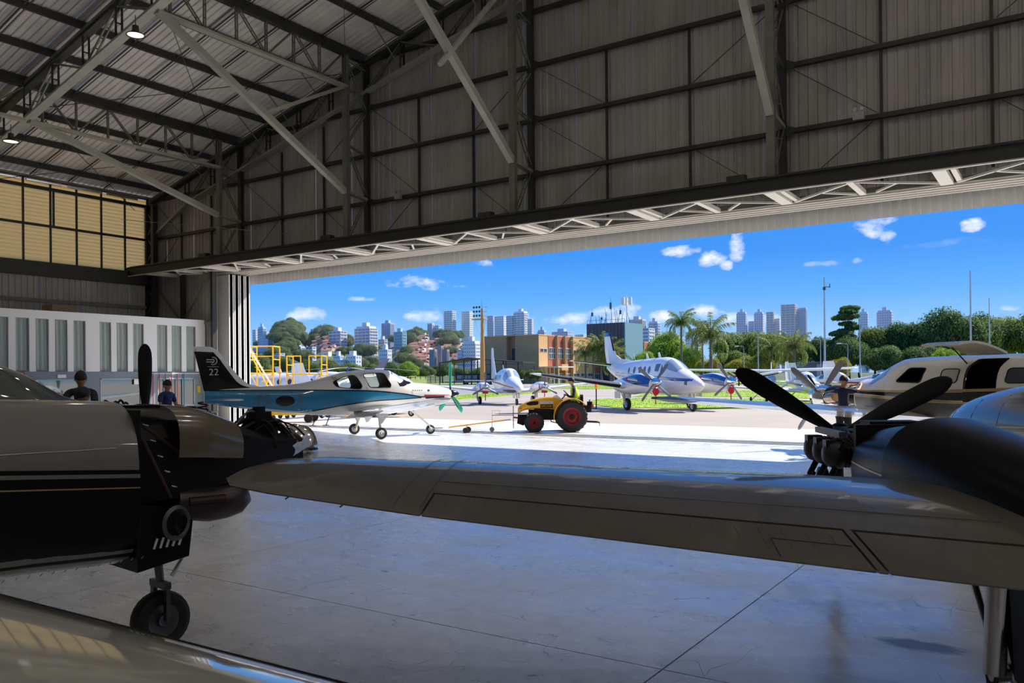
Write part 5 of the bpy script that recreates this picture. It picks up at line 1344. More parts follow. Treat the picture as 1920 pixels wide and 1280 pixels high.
def frond_meshes():
    for v in range(3):
        r = random.Random(v); mb = MB(); L_ = 3.4; pts = []
        droop = (1.0, 1.5, 2.2)[v]
        for i in range(13):
            u = i/12; a = .95-droop*1.35*u; 
            pts.append((pts[-1][0]+math.cos(a)*L_/12, 0, pts[-1][2]+math.sin(a)*L_/12) if pts else (0, 0, 0))
        mb.path(pts, [.04*(1-.8*i/12) for i in range(13)], 4)
        for i in range(1, 13):
            p = Vector(pts[i]); 
            for q in (-1, 1):
                for j in range(3):
                    l = (.95-.5*abs(i/12-.45))*r.uniform(.8, 1.1); o = p+Vector((r.uniform(-.14, .14), 0, 0))
                    tip = o+Vector((.25*l, q*l*.42*r.uniform(.6, 1.2), -l*r.uniform(.6, .95))); mid = o.lerp(tip, .4)+Vector((0, q*l*.18, l*.12))
                    w = .03; mb.add([o+Vector((-w, 0, 0)), o+Vector((w, 0, 0)), mid+Vector((w, 0, 0)), mid+Vector((-w, 0, 0)), tip], [(0, 1, 2, 3), (3, 2, 4)])
        FROND.append(mb.mesh('frond', [leafmat('palm_leaf', (.16, .20, .05), (.06, .09, .02))]))
frond_meshes()
def palm(px, ytop, ymid, D, label, seed=0, n=26, sc=None, group=None):
    x, y = spot(px, D); H = hgt(px, ymid, D); s = sc or (ymid-ytop)*D/1550/2.2
    t = thing('palm_tree', label, 'palm tree', (x, y, 0), seed, group); r = random.Random(seed)
    MB().path([(0, 0, 0), (.08, 0, H*.3), (.02, .05, H*.7), (0, 0, H)], [.26*s, .2*s, .17*s, .15*s], 9).obj('trunk', PBARK, t, smooth=40)
    for k in range(n):
        el = k/n; v = 0 if el < .3 else (1 if el < .65 else 2)
        place('frond', FROND[v], t, loc=(0, 0, H-.1*el), rot=(0, R_(-38+70*el), k*2.4+r.uniform(-.2, .2)), scale=(s*r.uniform(.9, 1.1),)*3)
    return t

GT = 'trees in the line behind the apron'
tree(1208, 650, 150, 22, 'small bright green bush-like tree right of the brown building', 2, 0)
tree(1252, 618, 165, 42, 'bright green broad tree behind the white turboprop cabin', 2, 1)
tree(1292, 642, 160, 26, 'bright green tree between the two palm trees', 2, 2)
palm(1278, 582, 606, 140, 'tall palm with drooping fronds, left of the palm pair', 1, 30)
palm(1318, 601, 622, 140, 'drooping palm behind the far propeller of the turboprop, second palm', 2, 28)
palm(1333, 612, 632, 135, 'shorter drooping palm leaning beside the second palm', 5, 22, 1.5)
tree(1330, 665, 150, 22, 'yellow-green low tree at the foot of the palms', 3, 0)
tree(1375, 650, 172, 34, 'olive tree right behind the palm pair', 0, 1)
tree(1395, 610, 200, 62, 'large domed olive-green tree right of the palms', 0, 0)
tree(1440, 616, 190, 46, 'round olive tree left of the flat-topped conifer', 0, 2)
tree(1490, 618, 185, 44, 'broad olive tree below the pair of towers', 0, 1)
tree(1420, 660, 150, 30, 'low yellow-green tree above the black propeller tip', 3, 1)
tree(1385, 668, 150, 24, 'small yellow-green tree left of the black propeller tip', 3, 2)
palm(1448, 640, 654, 150, 'bushy young palm in front of the olive trees', 7, 24, 1.1)
palm(1490, 638, 652, 145, 'bushy palm with hanging fronds beside the grey mast', 8, 26, 1.25)
tree(1540, 622, 175, 30, 'dark green tree behind the tall mast', 1, 0)
tree(1592, 570, 170, 50, 'layered flat-branched tree standing above its neighbours', 1, 1, layers=True)
tree(1588, 620, 165, 40, 'dark lower tree under the layered tree', 1, 2)
tree(1575, 666, 140, 20, 'small yellow-green tree left of the working man', 3, 0)
tree(1640, 604, 175, 44, 'olive-topped tree below the small blue tower', 0, 2)
tree(1665, 640, 160, 40, 'dark green tree behind the white airplane windscreen', 1, 0)
tree(1700, 592, 172, 46, 'dark green tree left of the tallest tree', 1, 1)
tree(1765, 562, 168, 66, 'tallest broad dark green tree at the right', 1, 2)
tree(1730, 640, 158, 46, 'dark lower tree under the tallest tree', 1, 0)
tree(1815, 640, 165, 46, 'dark tree mass right of the tallest tree', 1, 1)
tree(1838, 572, 176, 50, 'tree behind the two thin masts at the right', 1, 2)
tree(1885, 578, 185, 52, 'greyish olive tree at the right edge', 0, 0)
tree(1930, 572, 175, 50, 'olive tree cut by the right edge of the picture', 0, 1)
tree(1770, 645, 110, 26, 'yellow-green shrub-like tree above the white cabin roof, left', 2, 2)
tree(1815, 640, 112, 24, 'yellow-green tree behind the raised cargo door', 2, 0)
tree(1862, 648, 112, 30, 'yellow-green shrub row above the open cargo door', 3, 1)
tree(1990, 560, 160, 60, 'big tree outside the right edge', 1, 0)
# left and centre background
for k, (px, yt, D, h_, kd) in enumerate(((490, 662, 300, 22, 4), (530, 660, 320, 26, 4), (575, 668, 300, 24, 1), (615, 672, 310, 26, 4), (655, 676, 300, 26, 0), (700, 678, 310, 24, 4), (735, 679, 300, 18, 1), (765, 676, 290, 20, 2), (795, 681, 310, 20, 4), (830, 679, 320, 20, 1), (865, 684, 330, 20, 4), (900, 685, 330, 20, 0))):
    tree(px, yt, D, h_, ('shrubby tree in the hedge line beyond the airfield, %s' % ('under the left blue towers', 'under the wooded hill', 'behind the right yellow platform', 'left of the helicopter rotor', 'under the wide grey tower', 'right of the wide grey tower', 'under the teal glass tower', 'bright one right of the blue winglet', 'left of the shelter', 'at the left post of the shelter', 'behind the shelter roof, left', 'behind the shelter roof, right')[k]), kd, k % 3)
rr = random.Random(11)
def hill_tree(px, D, R):
    x, y = spot(px, D); z0 = hill_h(px, D); s = R/4.4; v = rr.randrange(3)
    t = thing('tree', 'tree growing among houses on the far wooded hillside', 'tree', (x, y, z0-.5), rr.uniform(0, 6.28), 'trees on the far hillside')
    place('foliage', crown(4, v), t, loc=(0, 0, 3.6*s), scale=(s, s, s*1.15)); place('trunk', TRUNKS[v], t, scale=(s, s, s*.5))
for k in range(70): hill_tree(rr.uniform(519, 560), rr.uniform(520, 625), rr.uniform(4, 6))
for k in range(45): hill_tree(rr.uniform(486, 860), rr.uniform(400, 640), rr.uniform(4, 7))
for px in range(590, 632, 5): hill_tree(px+rr.uniform(-2, 2), rr.uniform(600, 640), rr.uniform(4, 6))
for px in range(758, 800, 6): hill_tree(px+rr.uniform(-2, 2), rr.uniform(600, 640), rr.uniform(4, 6))

# ------------------------------------------------------------------ city
GL1 = mat('blue_grey_window', (.25, .30, .38), .2, spec=.8); GL2 = mat('dark_window', (.05, .06, .08), .3)
def tmat(n, c): return mat('facade_'+n, c, .7, noise=.06, nscale=.2)
TC = dict(cream=tmat('cream', (.80, .76, .70)), white=tmat('white', (.86, .86, .87)), blue=tmat('blue', (.60, .68, .80)), grey=tmat('grey', (.74, .73, .73)), teal=tmat('teal', (.45, .62, .66)), brown=tmat('brown', (.42, .31, .25)), pink=tmat('pink', (.78, .62, .58)), dark=tmat('dark', (.18, .20, .26)), pale=tmat('pale', (.84, .82, .83)), violet=tmat('violet', (.56, .58, .70)))  # pale bluish facades: part of the distance haze put into the colours
def tower(x0, x1, yt, D, col, label, style='band', top='box', floors=None, yb=None):
    px = (x0+x1)/2; T = (x1-x0)*D/1550; cx, cy = spot(px, D); az = abs(math.atan2(cx, cy)); c, s = math.cos(az), math.sin(az)
    d = T*.5; w = (T-d*s)/c; zt = hgt(px, yt, D); z0 = hill_h(px, D)-1 if D > 240 else 0
    t = thing('tower_block', label, 'building', (cx, cy, z0)); H = zt-z0; m = TC[col]
    n = floors or max(5, int(H/1.75)); fh = H/n
    if yb: pass
    b = MB().box(-w/2, w/2, -d/2, d/2, 0, H)
    if style == 'setback': b.box(-w*.3, w*.3, -d*.3, d*.3, H, H+fh*2).box(-w*.12, w*.12, -d*.12, d*.12, H+fh*2, H+fh*3)
    b.obj('body', m, t)
    if top == 'box': MB().box(-w*.22, w*.18, -d*.25, d*.25, H, H+fh*1.2).obj('roof_house', m, t)
    elif top == 'crown': MB().box(-w*.42, w*.42, -d*.42, d*.42, H, H+fh*.7).box(-w*.15, w*.15, -d*.2, d*.2, H+fh*.7, H+fh*2.0).obj('roof_house', m, t)
    wb = MB(); sb = MB()
    def face(a0, a1, fn, cols):
        for k in range(n):
            za, zb = k*fh+fh*.32, k*fh+fh*.86
            if style == 'band' or style == 'setback':
                for q in range(cols):
                    u0, u1 = lerp(a0, a1, (q+.08)/cols), lerp(a0, a1, (q+.90)/cols); fn(wb, u0, u1, za, zb, .06)
            elif style == 'glass': fn(wb, lerp(a0, a1, .03), lerp(a0, a1, .97), k*fh+fh*.2, k*fh+fh*.95, .06)
            elif style == 'grid':
                for q in range(cols*2):
                    u0, u1 = lerp(a0, a1, (q+.28)/cols/2), lerp(a0, a1, (q+.75)/cols/2); fn(wb, u0, u1, za+fh*.05, zb-fh*.08, .06)
            elif style == 'fins':
                for q in range(cols*3):
                    if k == 0: u0, u1 = lerp(a0, a1, (q+.2)/cols/3), lerp(a0, a1, (q+.6)/cols/3); fn(wb, u0, u1, fh*.4, H-fh*.5, .08)
            if style in ('band', 'glass', 'setback'): fn(sb, a0-.1, a1+.1, k*fh+fh*.0, k*fh+fh*.14, .22)
    cols = 2 if T < 9 else 3 if T < 14 else 4 if T < 20 else 5
    face(-w/2+.3, w/2-.3, lambda mb, a, b_, z1, z2, o: mb.box(a, b_, -d/2-o, -d/2+.02, z1, z2), cols)
    face(-d/2+.3, d/2-.3, lambda mb, a, b_, z1, z2, o: mb.box(w/2-.02, w/2+o, a, b_, z1, z2), max(1, cols-1))
    wb.obj('windows', GL1 if style != 'glass' else mat('teal_glass', (.12, .30, .38), .15, spec=1), t)['kind'] = 'stuff'
    if sb.v: sb.obj('floor_slabs', m, t)['kind'] = 'stuff'
    return t
TW = [
 (474, 484, 618, 620, 'white', 'grid', 'flat', 'white tower cut by the hangar door edge, far left'), (484, 500, 616, 600, 'blue', 'band', 'crown', 'blue stepped tower beside the hangar door'),
 (488, 512, 628, 560, 'blue', 'grid', 'box', 'pale blue tower with white ribs left of the wooded hill'), (510, 523, 626, 600, 'white', 'band', 'flat', 'slim white-blue tower touching the wooded hill'),
 (514, 534, 662, 430, 'pale', 'band', 'flat', 'low white block above the yellow steps'), (548, 574, 652, 470, 'blue', 'band', 'crown', 'white stepped block on the hillside'), (574, 593, 650, 460, 'white', 'band', 'flat', 'bright white slab block beside the stepped block'),
 (617, 651, 621, 520, 'grey', 'band', 'box', 'light grey tower with balconies, first of the two grey towers'), (652, 662, 647, 560, 'dark', 'grid', 'box', 'narrow dark and white block between the grey towers'),
 (665, 709, 616, 520, 'grey', 'band', 'crown', 'widest light grey balcony tower'), (625, 645, 667, 400, 'white', 'grid', 'box', 'low white block with two wings, left wing'), (647, 678, 667, 400, 'white', 'grid', 'box', 'low white block in front of the widest grey tower'),
 (710, 727, 636, 560, 'cream', 'band', 'box', 'cream block squeezed beside the widest grey tower'), (716, 741, 606, 640, 'violet', 'fins', 'box', 'tall pale violet tower with blank side'), (711, 735, 655, 420, 'pale', 'grid', 'box', 'small lilac block in front of the violet tower'),
 (739, 763, 622, 500, 'teal', 'glass', 'box', 'teal glass tower beside the wide grey one'), (790, 804, 627, 600, 'pale', 'grid', 'box', 'small pale block on the hill left of the white pair'),
 (802, 815, 606, 640, 'cream', 'fins', 'flat', 'cream half of the slim tower pair'), (815, 827, 610, 640, 'white', 'band', 'flat', 'white half of the slim tower pair'), (825, 843, 628, 560, 'dark', 'grid', 'flat', 'dark framed block before the tallest towers'),
 (833, 856, 583, 700, 'pale', 'band', 'flat', 'tallest pale tower left of the lighting mast'), (866, 888, 584, 700, 'cream', 'grid', 'flat', 'tall cream tower directly left of the lighting mast'),
 (805, 820, 655, 400, 'brown', 'fins', 'flat', 'brown block, left wing'), (818, 832, 648, 405, 'brown', 'fins', 'flat', 'brown block with a purple centre'), (829, 843, 655, 400, 'brown', 'fins', 'flat', 'brown block, right wing'),
 (866, 903, 644, 420, 'pale', 'grid', 'crown', 'broad white block with rows of small windows left of the brown hall'), (858, 868, 655, 420, 'blue', 'grid', 'flat', 'low pale blue block beside the broad white block'),
 (914, 930, 592, 660, 'violet', 'grid', 'flat', 'left tower of the group above the brown hall'), (928, 952, 593, 655, 'pale', 'grid', 'flat', 'second tower of the group above the brown hall'), (950, 964, 592, 650, 'blue', 'band', 'flat', 'blue banded tower of the group above the brown hall'),
 (963, 992, 587, 650, 'pale', 'band', 'crown', 'round-topped tower of the group above the brown hall'), (990, 1001, 598, 640, 'cream', 'grid', 'flat', 'cream tower closing the group above the brown hall'),
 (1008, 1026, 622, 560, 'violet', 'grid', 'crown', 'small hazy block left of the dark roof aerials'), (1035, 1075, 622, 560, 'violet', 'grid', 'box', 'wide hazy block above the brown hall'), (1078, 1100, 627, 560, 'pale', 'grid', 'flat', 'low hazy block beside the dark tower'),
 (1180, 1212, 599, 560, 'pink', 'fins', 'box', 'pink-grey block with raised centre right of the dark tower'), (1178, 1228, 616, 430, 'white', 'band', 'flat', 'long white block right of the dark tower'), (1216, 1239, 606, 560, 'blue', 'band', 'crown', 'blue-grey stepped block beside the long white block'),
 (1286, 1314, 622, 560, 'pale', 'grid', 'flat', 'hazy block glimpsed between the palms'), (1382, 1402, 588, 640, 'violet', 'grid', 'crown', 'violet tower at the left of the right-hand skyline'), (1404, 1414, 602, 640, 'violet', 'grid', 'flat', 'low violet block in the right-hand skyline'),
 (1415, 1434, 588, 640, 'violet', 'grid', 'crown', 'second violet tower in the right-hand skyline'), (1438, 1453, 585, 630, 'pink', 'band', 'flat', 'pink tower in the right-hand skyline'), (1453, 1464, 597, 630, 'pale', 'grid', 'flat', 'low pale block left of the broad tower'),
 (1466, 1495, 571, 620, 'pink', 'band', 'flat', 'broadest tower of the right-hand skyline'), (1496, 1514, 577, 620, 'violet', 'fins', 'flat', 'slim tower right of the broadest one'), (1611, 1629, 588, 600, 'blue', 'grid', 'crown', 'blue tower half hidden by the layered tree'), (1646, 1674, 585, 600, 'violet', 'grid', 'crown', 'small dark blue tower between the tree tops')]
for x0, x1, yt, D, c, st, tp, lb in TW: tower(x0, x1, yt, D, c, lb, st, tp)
def houses():
    r = random.Random(5); walls = [TC['pink'], TC['cream'], TC['pale'], mat('terracotta_wall', (.48, .25, .18), .8)]; roof = mat('clay_roof', (.42, .20, .13), .8)
    me = {}
    for k in range(4):
        b = MB().box(-3, 3, -2.5, 2.5, -2, 3.4); b.mesh('walls', walls[k])
        w = MB(); [w.box(-2+q*1.6, -1.2+q*1.6, -2.56, -2.48, .9, 2.1) for q in range(3)]
        me[k] = (b.mesh('walls', walls[k]), MB().prism([(-3.3, -2.9, 3.4), (3.3, -2.9, 3.4), (3.3, 0, 4.6), (-3.3, 0, 4.6)], (0, 0, .15)).prism([(-3.3, 2.9, 3.4), (-3.3, 0, 4.6), (3.3, 0, 4.6), (3.3, 2.9, 3.4)], (0, 0, .15)).mesh('roof', roof), w.mesh('window', GL2))
    spots = []
    for k in range(260):
        zone = r.choice(((590, 640, 500, 600), (745, 800, 430, 600), (760, 862, 440, 600), (770, 806, 420, 520), (840, 866, 430, 560), (610, 616, 470, 560)))
        spots.append((r.uniform(zone[0], zone[1]), r.uniform(zone[2], zone[3])))
    for px, D in spots:
        x, y = spot(px, D); k = r.randrange(4); wc = ('pink', 'cream', 'white', 'terracotta')[k]; t = thing('hillside_house', 'small %s-walled house with clay roof on the far hillside' % wc, 'house', (x, y, hill_h(px, D)), r.uniform(-.5, .5), '%s houses on the far hillside' % wc)
        s = r.uniform(.4, .75); t.scale = (s, s, s*r.uniform(.9, 1.6))
        for m_ in me[k]: place(m_.name.split('.')[0], m_, t)
houses()
x, y = spot(586, 600); c = thing('chimney', 'slim dark factory chimney on the far hill', 'chimney', (x, y, hill_h(586, 600))); MB().tube((0, 0, 0), (0, 0, hgt(586, 617, 600)-hill_h(586, 600)), 1.5, 1.1, 12).obj('stack', TC['violet'], c)

# ------------------------------------------------------------------ haze over the town
def haze():
    m = bpy.data.materials.new('town_haze'); m.use_nodes = True; N, L = link_tree(m.node_tree); N.remove(N['Principled BSDF'])
    v = N.new('ShaderNodeVolumeScatter'); v.inputs['Color'].default_value = (.72, .84, 1, 1); v.inputs['Density'].default_value = .0002; v.inputs['Anisotropy'].default_value = .2
    L.new(v.outputs[0], N['Material Output'].inputs['Volume'])
    o = MB().box(-1500, 1200, 235, 1500, -1, 75).obj('haze', m); o['kind'] = 'stuff'; o['label'] = 'thin bluish haze lying over the distant town'; o['category'] = 'haze'
haze()

# ------------------------------------------------------------------ brown airport hall and dark tower
def brown_hall():
    BR = mat('brown_render', (.47, .30, .16), .85, noise=.08, nscale=.3); OC = mat('ochre_render', (.68, .40, .19), .85, noise=.08, nscale=.3); TB = mat('red_brick_tile', (.42, .12, .065), .8, noise=.2, nscale=2)
    FR = mat('white_window_frame', (.75, .75, .75), .5)
    S = 250/105
    cx, cy = spot(1010, 250); zt = hgt(1010, 628, 250)
    t = thing('airport_hall', 'brown and ochre flat-roofed hall with red tile strips behind the parked airplanes', 'building', (cx, cy, 0))
    W = abs(spot(912, 262)[0]-cx); L = 34.3*S
    rec0, rec1 = W*.42, W*.58
    b = MB().box(-rec0, 0, 0, L, 0, zt).box(-W, -rec1, 0, L, 0, zt).box(-rec1, -rec0, 2.2, L, 0, zt).box(-rec1, -rec0, 0, 2.2, 0, zt*.48).obj('front_block', BR, t)
    MB().box(-W-.2, .2, -.2, L+.2, zt, zt+.3).obj('parapet', OC, t)
    MB().box(-rec1+.6, -rec0-.5, 2.1, 2.25, zt*.5, zt*.75).obj('recess_window', GL2, t)
    # ochre side: face at x = 0 looking right
    MB().box(-.02, .12, 0, L, 0, zt).obj('side_wall', OC, t)
    def vy(px):  # distance along the side wall seen at picture column px
        u = (px-960)/1550; a = RGT.x*u+FWD.x; b_ = RGT.y*u+FWD.y; k = (cx+.12)/a; return b_*k-cy
    z = lambda py: hgt(1010, py, 250)
    for a, c in ((1028, 1041), (1044, 1056), (1059, 1070), (1112, 1126), (1126, 1136), (1196, 1204), (1206, 1216)):
        ya, yb = vy(a), vy(c)
        MB().box(.10, .22, ya, yb, 0, zt).obj('tile_strip', TB, t)
        MB().box(.1, 1.1, yb, yb+.35, 0, zt+.2).obj('vertical_fin', BR, t)
        for zz in (z(662), z(712)):
            f = MB().box(.2, .34, ya+.3, yb-.3, zz-1.6, zz+1.9).obj('window_frame', FR, t)
            n = 3
            for k in range(n):
                for q in range(2): MB().box(.33, .37, ya+.3+(yb-ya-.6)*k/n+.12, ya+.3+(yb-ya-.6)*(k+1)/n-.12, zz-1.5+q*1.7, zz+.05+q*1.7).obj('pane', GL2, f)
    for a, c in ((1013, 1026), (1075, 1086), (1089, 1100), (1102, 1111), (1138, 1150), (1177, 1186), (1188, 1195), (1218, 1229)):
        for zz in (z(656), z(703)):
            f = MB().box(.1, .2, vy(a), vy(c), zz-.55, zz+.55).obj('strip_window', FR, t)
            for k in range(2): MB().box(.19, .24, lerp(vy(a), vy(c), (k+.08)/2), lerp(vy(a), vy(c), (k+.92)/2), zz-.45, zz+.45).obj('pane', GL2, f)
    MB().box(.2, 2.0, vy(1044), vy(1056), z(694), z(682)).obj('balcony', OC, t)
    MB().box(.1, 7, vy(1010), vy(1040), z(689), z(687)).obj('porch_roof', FR, t)
    for k in range(5): MB().box(.6+k*1.5, .8+k*1.5, vy(1012), vy(1012)+.2, 0, z(689)).obj('porch_post', FR, t)
    # dark tower
    tx, ty = cx-9, cy+22; 
    D0 = (FWD.x*tx+FWD.y*ty); X0, Y0 = spot(1101, 285); X1, Y1 = spot(1163, 285)
    d = thing('dark_tower', 'dark blue box-shaped control building crowned with aerials', 'building', (X0, Y0, 0))
    Wt = (1163-1101)*285/1550/.80; H = hgt(1135, 607, 285); DK = mat('dark_blue_cladding', (.022, .035, .06), .35, spec=.8); LT = mat('sunlit_cladding', (.16, .30, .38), .5)
    MB().box(0, Wt, 0, 14, 0, H).obj('body', DK, d); MB().box(Wt, Wt+.3, 0, 14, 0, H).obj('lit_side', LT, d)  # right side given a lighter colour for the sunlight on it
    for k in range(11): MB().box(Wt*k/11, Wt*k/11+.12, -.12, 0, H*.3, H).obj('cladding_rib', DK, d)
    r = random.Random(9)
    for k in range(12):
        x = Wt*(k+.5)/12+r.uniform(-.3, .3); h = r.uniform(2.5, 9.5); m = MB().tube((x, r.uniform(.5, 6), H), (x, 3, H+h), .10, .05, 6)
        if k % 3 == 0: m.box(x-.3, x+.3, 2.8, 3.2, H+h*.55, H+h*.8)
        m.obj('aerial', GL2, d)
    MB().box(0, Wt, .2, .3, H+1.1, H+1.2).obj('roof_railing', GL2, d); [MB().box(Wt*k/8, Wt*k/8+.08, .2, .3, H, H+1.2).obj('rail_post', GL2, d) for k in range(9)]
    x = Wt+1.0; MB().tube((x-1.5, 3, H), (x-1.5, 3, H+11), .22, .12, 8).obj('mast', FR, d)
    for k in range(3):
        a = k*2.1; MB().box(x-1.5+math.cos(a)*1.4-.5, x-1.5+math.cos(a)*1.4+.5, 3+math.sin(a)*1.4-.35, 3+math.sin(a)*1.4+.35, H+6, H+8.6).bar((x-1.5, 3, H+7.3), (x-1.5+math.cos(a)*1.4, 3+math.sin(a)*1.4, H+7.3), .15).obj('panel_antenna', FR, d)
brown_hall()
for k, (px, yt) in enumerate(((1098, 655), (1113, 648), (1128, 640), (1146, 648), (1150, 665))): palm(px, yt, yt+9, 215, 'small palm growing before the ochre wall of the hall, %s' % ('first from the left', 'second from the left', 'tallest of the group', 'behind the turboprop tail', 'lowest, at the turboprop tail')[k], 20+k, 16, 1.5)
for k, px in enumerate((962, 978, 995, 1008)): tree(px, 690, 235, 10, 'rounded shrub at the foot of the brown hall, %s' % ('leftmost', 'second', 'third', 'rightmost')[k], 0, k % 3)

def shelter_and_bus():
    x0, y0 = spot(823, 240); x1, y1 = spot(981, 232); z = hgt(850, 681, 240)
    d = Vector((x1-x0, y1-y0, 0)); L = d.length; t = thing('shelter', 'open dark-roofed vehicle shelter beside the lighting mast', 'shelter', (x0, y0, 0), math.atan2(d.y, d.x))
    MB().prism([(0, 0, z), (L*.35, 0, z+1.3), (L, 0, z-.1), (L, 0, z+.15), (L*.35, 0, z+1.6), (0, 0, z+.25)], (0, 12, 0)).obj('roof', STEEL_D, t)
    for k in range(6):
        u = (0, .30, .39, .62, .8, 1)[k]; zz = z+1.2*(u/.35 if u < .35 else 1-(u-.35)/.65*1.05)
        for y in (.3, 11.5): MB().box(L*u-.15 if u else 0, L*u+.15 if u < 1 else L, y-.15, y+.15, 0, zz).obj('post', STEEL_D, t)
    MB().box(0, L, .1, .3, z-.5, z-.35).obj('tie_beam', STEEL_D, t)
    bx, by = spot(905, 250); b = thing('bus', 'dark blue and silver bus parked under the dark shelter', 'bus', (bx, by, 0), math.atan2(d.y, d.x))
    BB = mat('bus_blue', (.02, .035, .09), .3, coat=.5); SV = mat('bus_silver', (.45, .46, .48), .35)
    MB().loft([[(x, y*1.25, zz*hh+.45) for y, zz in ((-1, 0), (1, 0), (1, 2.4), (.85, 2.7), (-.85, 2.7), (-1, 2.4))] for x, hh in ((-8.5, .96), (-8.3, 1), (8.2, 1), (8.5, .94))]).obj('body', BB, b, recalc=True)
    MB().box(-8.4, 8.4, -1.28, -1.24, .5, 1.3).obj('lower_panel', SV, b)
    for k in range(9): MB().box(-7.8+k*1.75, -6.3+k*1.75, -1.29, -1.25, 1.7, 2.7).obj('window', GL1, b)
    for x in (-5.5, 5.2):
        for y in (-1.1, 1.1): MB().lathe([(.05, -.15), (.5, -.15), (.5, .15), (.05, .15)], (x, y, .5), 'Y', 16).obj('wheel', BLACK, b)
shelter_and_bus()
def light_mast():
    x, y = spot(905, 225); z0 = 0; H = hgt(905, 578, 225)
    t = thing('lighting_mast', 'ochre lattice mast with a platform of black floodlights', 'lamp post', (x, y, 0)); M = mat('ochre_mast', (.62, .30, .07), .6)
    m = MB().tube((0, 0, 0), (0, 0, H*.55), .75, .6, 10).tube((0, 0, H*.55), (0, 0, H), .5, .35, 10).obj('mast_tube', M, t); MB().tube((0, 0, H), (-.2, 0, H+2.5), .05, .02, 5).obj('lightning_rod', GL2, t)
    zp = hgt(905, 598, 225); MB().box(-2.8, 1.2, -1, 1, zp-.15, zp+.1).obj('platform', M, t)
    for k in range(3):
        MB().box(-2.7, -.5, -.1, .1, zp+.9+k*1.15, zp+1.0+k*1.15).obj('lamp_bar', GL2, t)
        for q in range(3):
            MB().lathe([(.05, -.1), (.3, -.35), (.34, -.4), (.05, -.4)], (-2.4+q*.95, -.15, zp+.95+k*1.15), 'Y', 10).obj('floodlight', GL2, t)
    MB().bar((-2.7, 0, zp), (-.3, 0, zp-4.5), .08).bar((1.1, 0, zp), (.3, 0, zp-4.5), .08).obj('stay', M, t)
    for k in range(3): MB().bar((0, 0, zp+k*1.2+.8), (1.7, 0, zp+k*1.2+.8), .06).obj('side_arm', GL2, t)
light_mast()
POLE = mat('galvanised_pole', (.42, .45, .48), .5); WPOST = mat('white_post', (.75, .75, .74), .6)
def mast(px, yt, D, label, r=.13, arm=None, bracket=False, name='mast'):
    x, y = spot(px, D); H = hgt(px, yt, D); t = thing(name, label, 'pole', (x, y, 0), YAW)
    MB().tube((0, 0, 0), (0, 0, H), r, r*.5, 8).obj('pole', POLE, t)
    if bracket: MB().tube((0, 0, H-1.0), (0, 0, H), .03).bar((0, 0, H-1.2), (.7, 0, H-1.2), .08).bar((.7, 0, H-1.3), (.7, 0, H-.8), .08).box(-.15, .15, -.1, .1, H-1.6, H-1.2).obj('weather_instrument', GL2, t)
    if arm: MB().bar((0, 0, H), (arm, 0, H+.15), .08).obj('arm', POLE, t); MB().box(min(arm*1.0, arm*1.6), max(arm*1.0, arm*1.6), -.18, .18, H+.05, H+.22).obj('lamp_head', WPOST, t)
mast(1547, 520, 105, 'tall grey mast with a wind instrument on top, right of the palms', .16, bracket=True)
mast(1821, 507, 95, 'tall thin mast in front of the tallest tree', .14); mast(1856, 558, 130, 'second thin mast to the right of the tall one', .13)
mast(1613, 600, 120, 'plain grey mast beside the layered tree', .12)
mast(1422, 626, 120, 'street lamp in front of the domed olive tree', .1, .35, name='street_lamp'); mast(1539, 637, 125, 'street lamp with arm to the left, beside the tall mast', .09, -1.1, name='street_lamp'); mast(1590, 645, 135, 'street lamp below the layered tree', .09, -1.1, name='street_lamp')
mast(1395, 650, 140, 'double street lamp left of the black propeller tip', .08, -.9, name='street_lamp')
def fence():
    t = thing('boundary_fence', 'mesh fence with pale concrete posts in front of the tree line', 'fence')
    x0, y0 = spot(1290, 190); x1, y1 = spot(2100, 190); n = 30
    for k in range(n+1):
        x, y = lerp(x0, x1, k/n), lerp(y0, y1, k/n); MB().box(x-.15, x+.15, y-.15, y+.15, 0, 3.4).obj('post', WPOST, t)
    m = MB()
    for q in range(9): m.bar((x0, y0, .4+q*.35), (x1, y1, .4+q*.35), .03)
    o = m.obj('mesh_wires', POLE, t); o['kind'] = 'stuff'
    t = thing('field_fence', 'thin dark fence with crossed stays at the far field', 'fence')
    x0, y0 = spot(600, 275); x1, y1 = spot(826, 275)
    for k in range(25):
        x, y = lerp(x0, x1, k/24), lerp(y0, y1, k/24); MB().box(x-.08, x+.08, y-.08, y+.08, .3, 2.6).obj('post', STEEL_D, t)
    MB().bar((x0, y0, 2.3), (x1, y1, 2.3), .08).bar((x0, y0, 1.4), (x1, y1, 1.4), .06).obj('rail', STEEL_D, t)
    g = setting('trim_3'); m = MB(); rows = []
    for D, z in ((238, -.05), (255, .9), (285, 1.9), (300, 2.6)): rows.append([(*spot(px, D), z) for px in range(200, 824, 24)])
    m.grid(rows); m.obj('field_bank', FIELD, g, recalc=True)
    MB().prism([(*spot(-200, 236), -.05), (*spot(2300, 236), -.05), (*spot(2500, 700), -.05), (*spot(-600, 700), -.05)], (0, 0, .06)).obj('field', FIELD, g, recalc=True)
    MB().prism([(*spot(1240, 168), -.05), (*spot(2300, 168), -.05), (*spot(2300, 240), -.05), (*spot(1240, 240), -.05)], (0, 0, .08)).obj('lawn', GRASS, g, recalc=True)
fence()
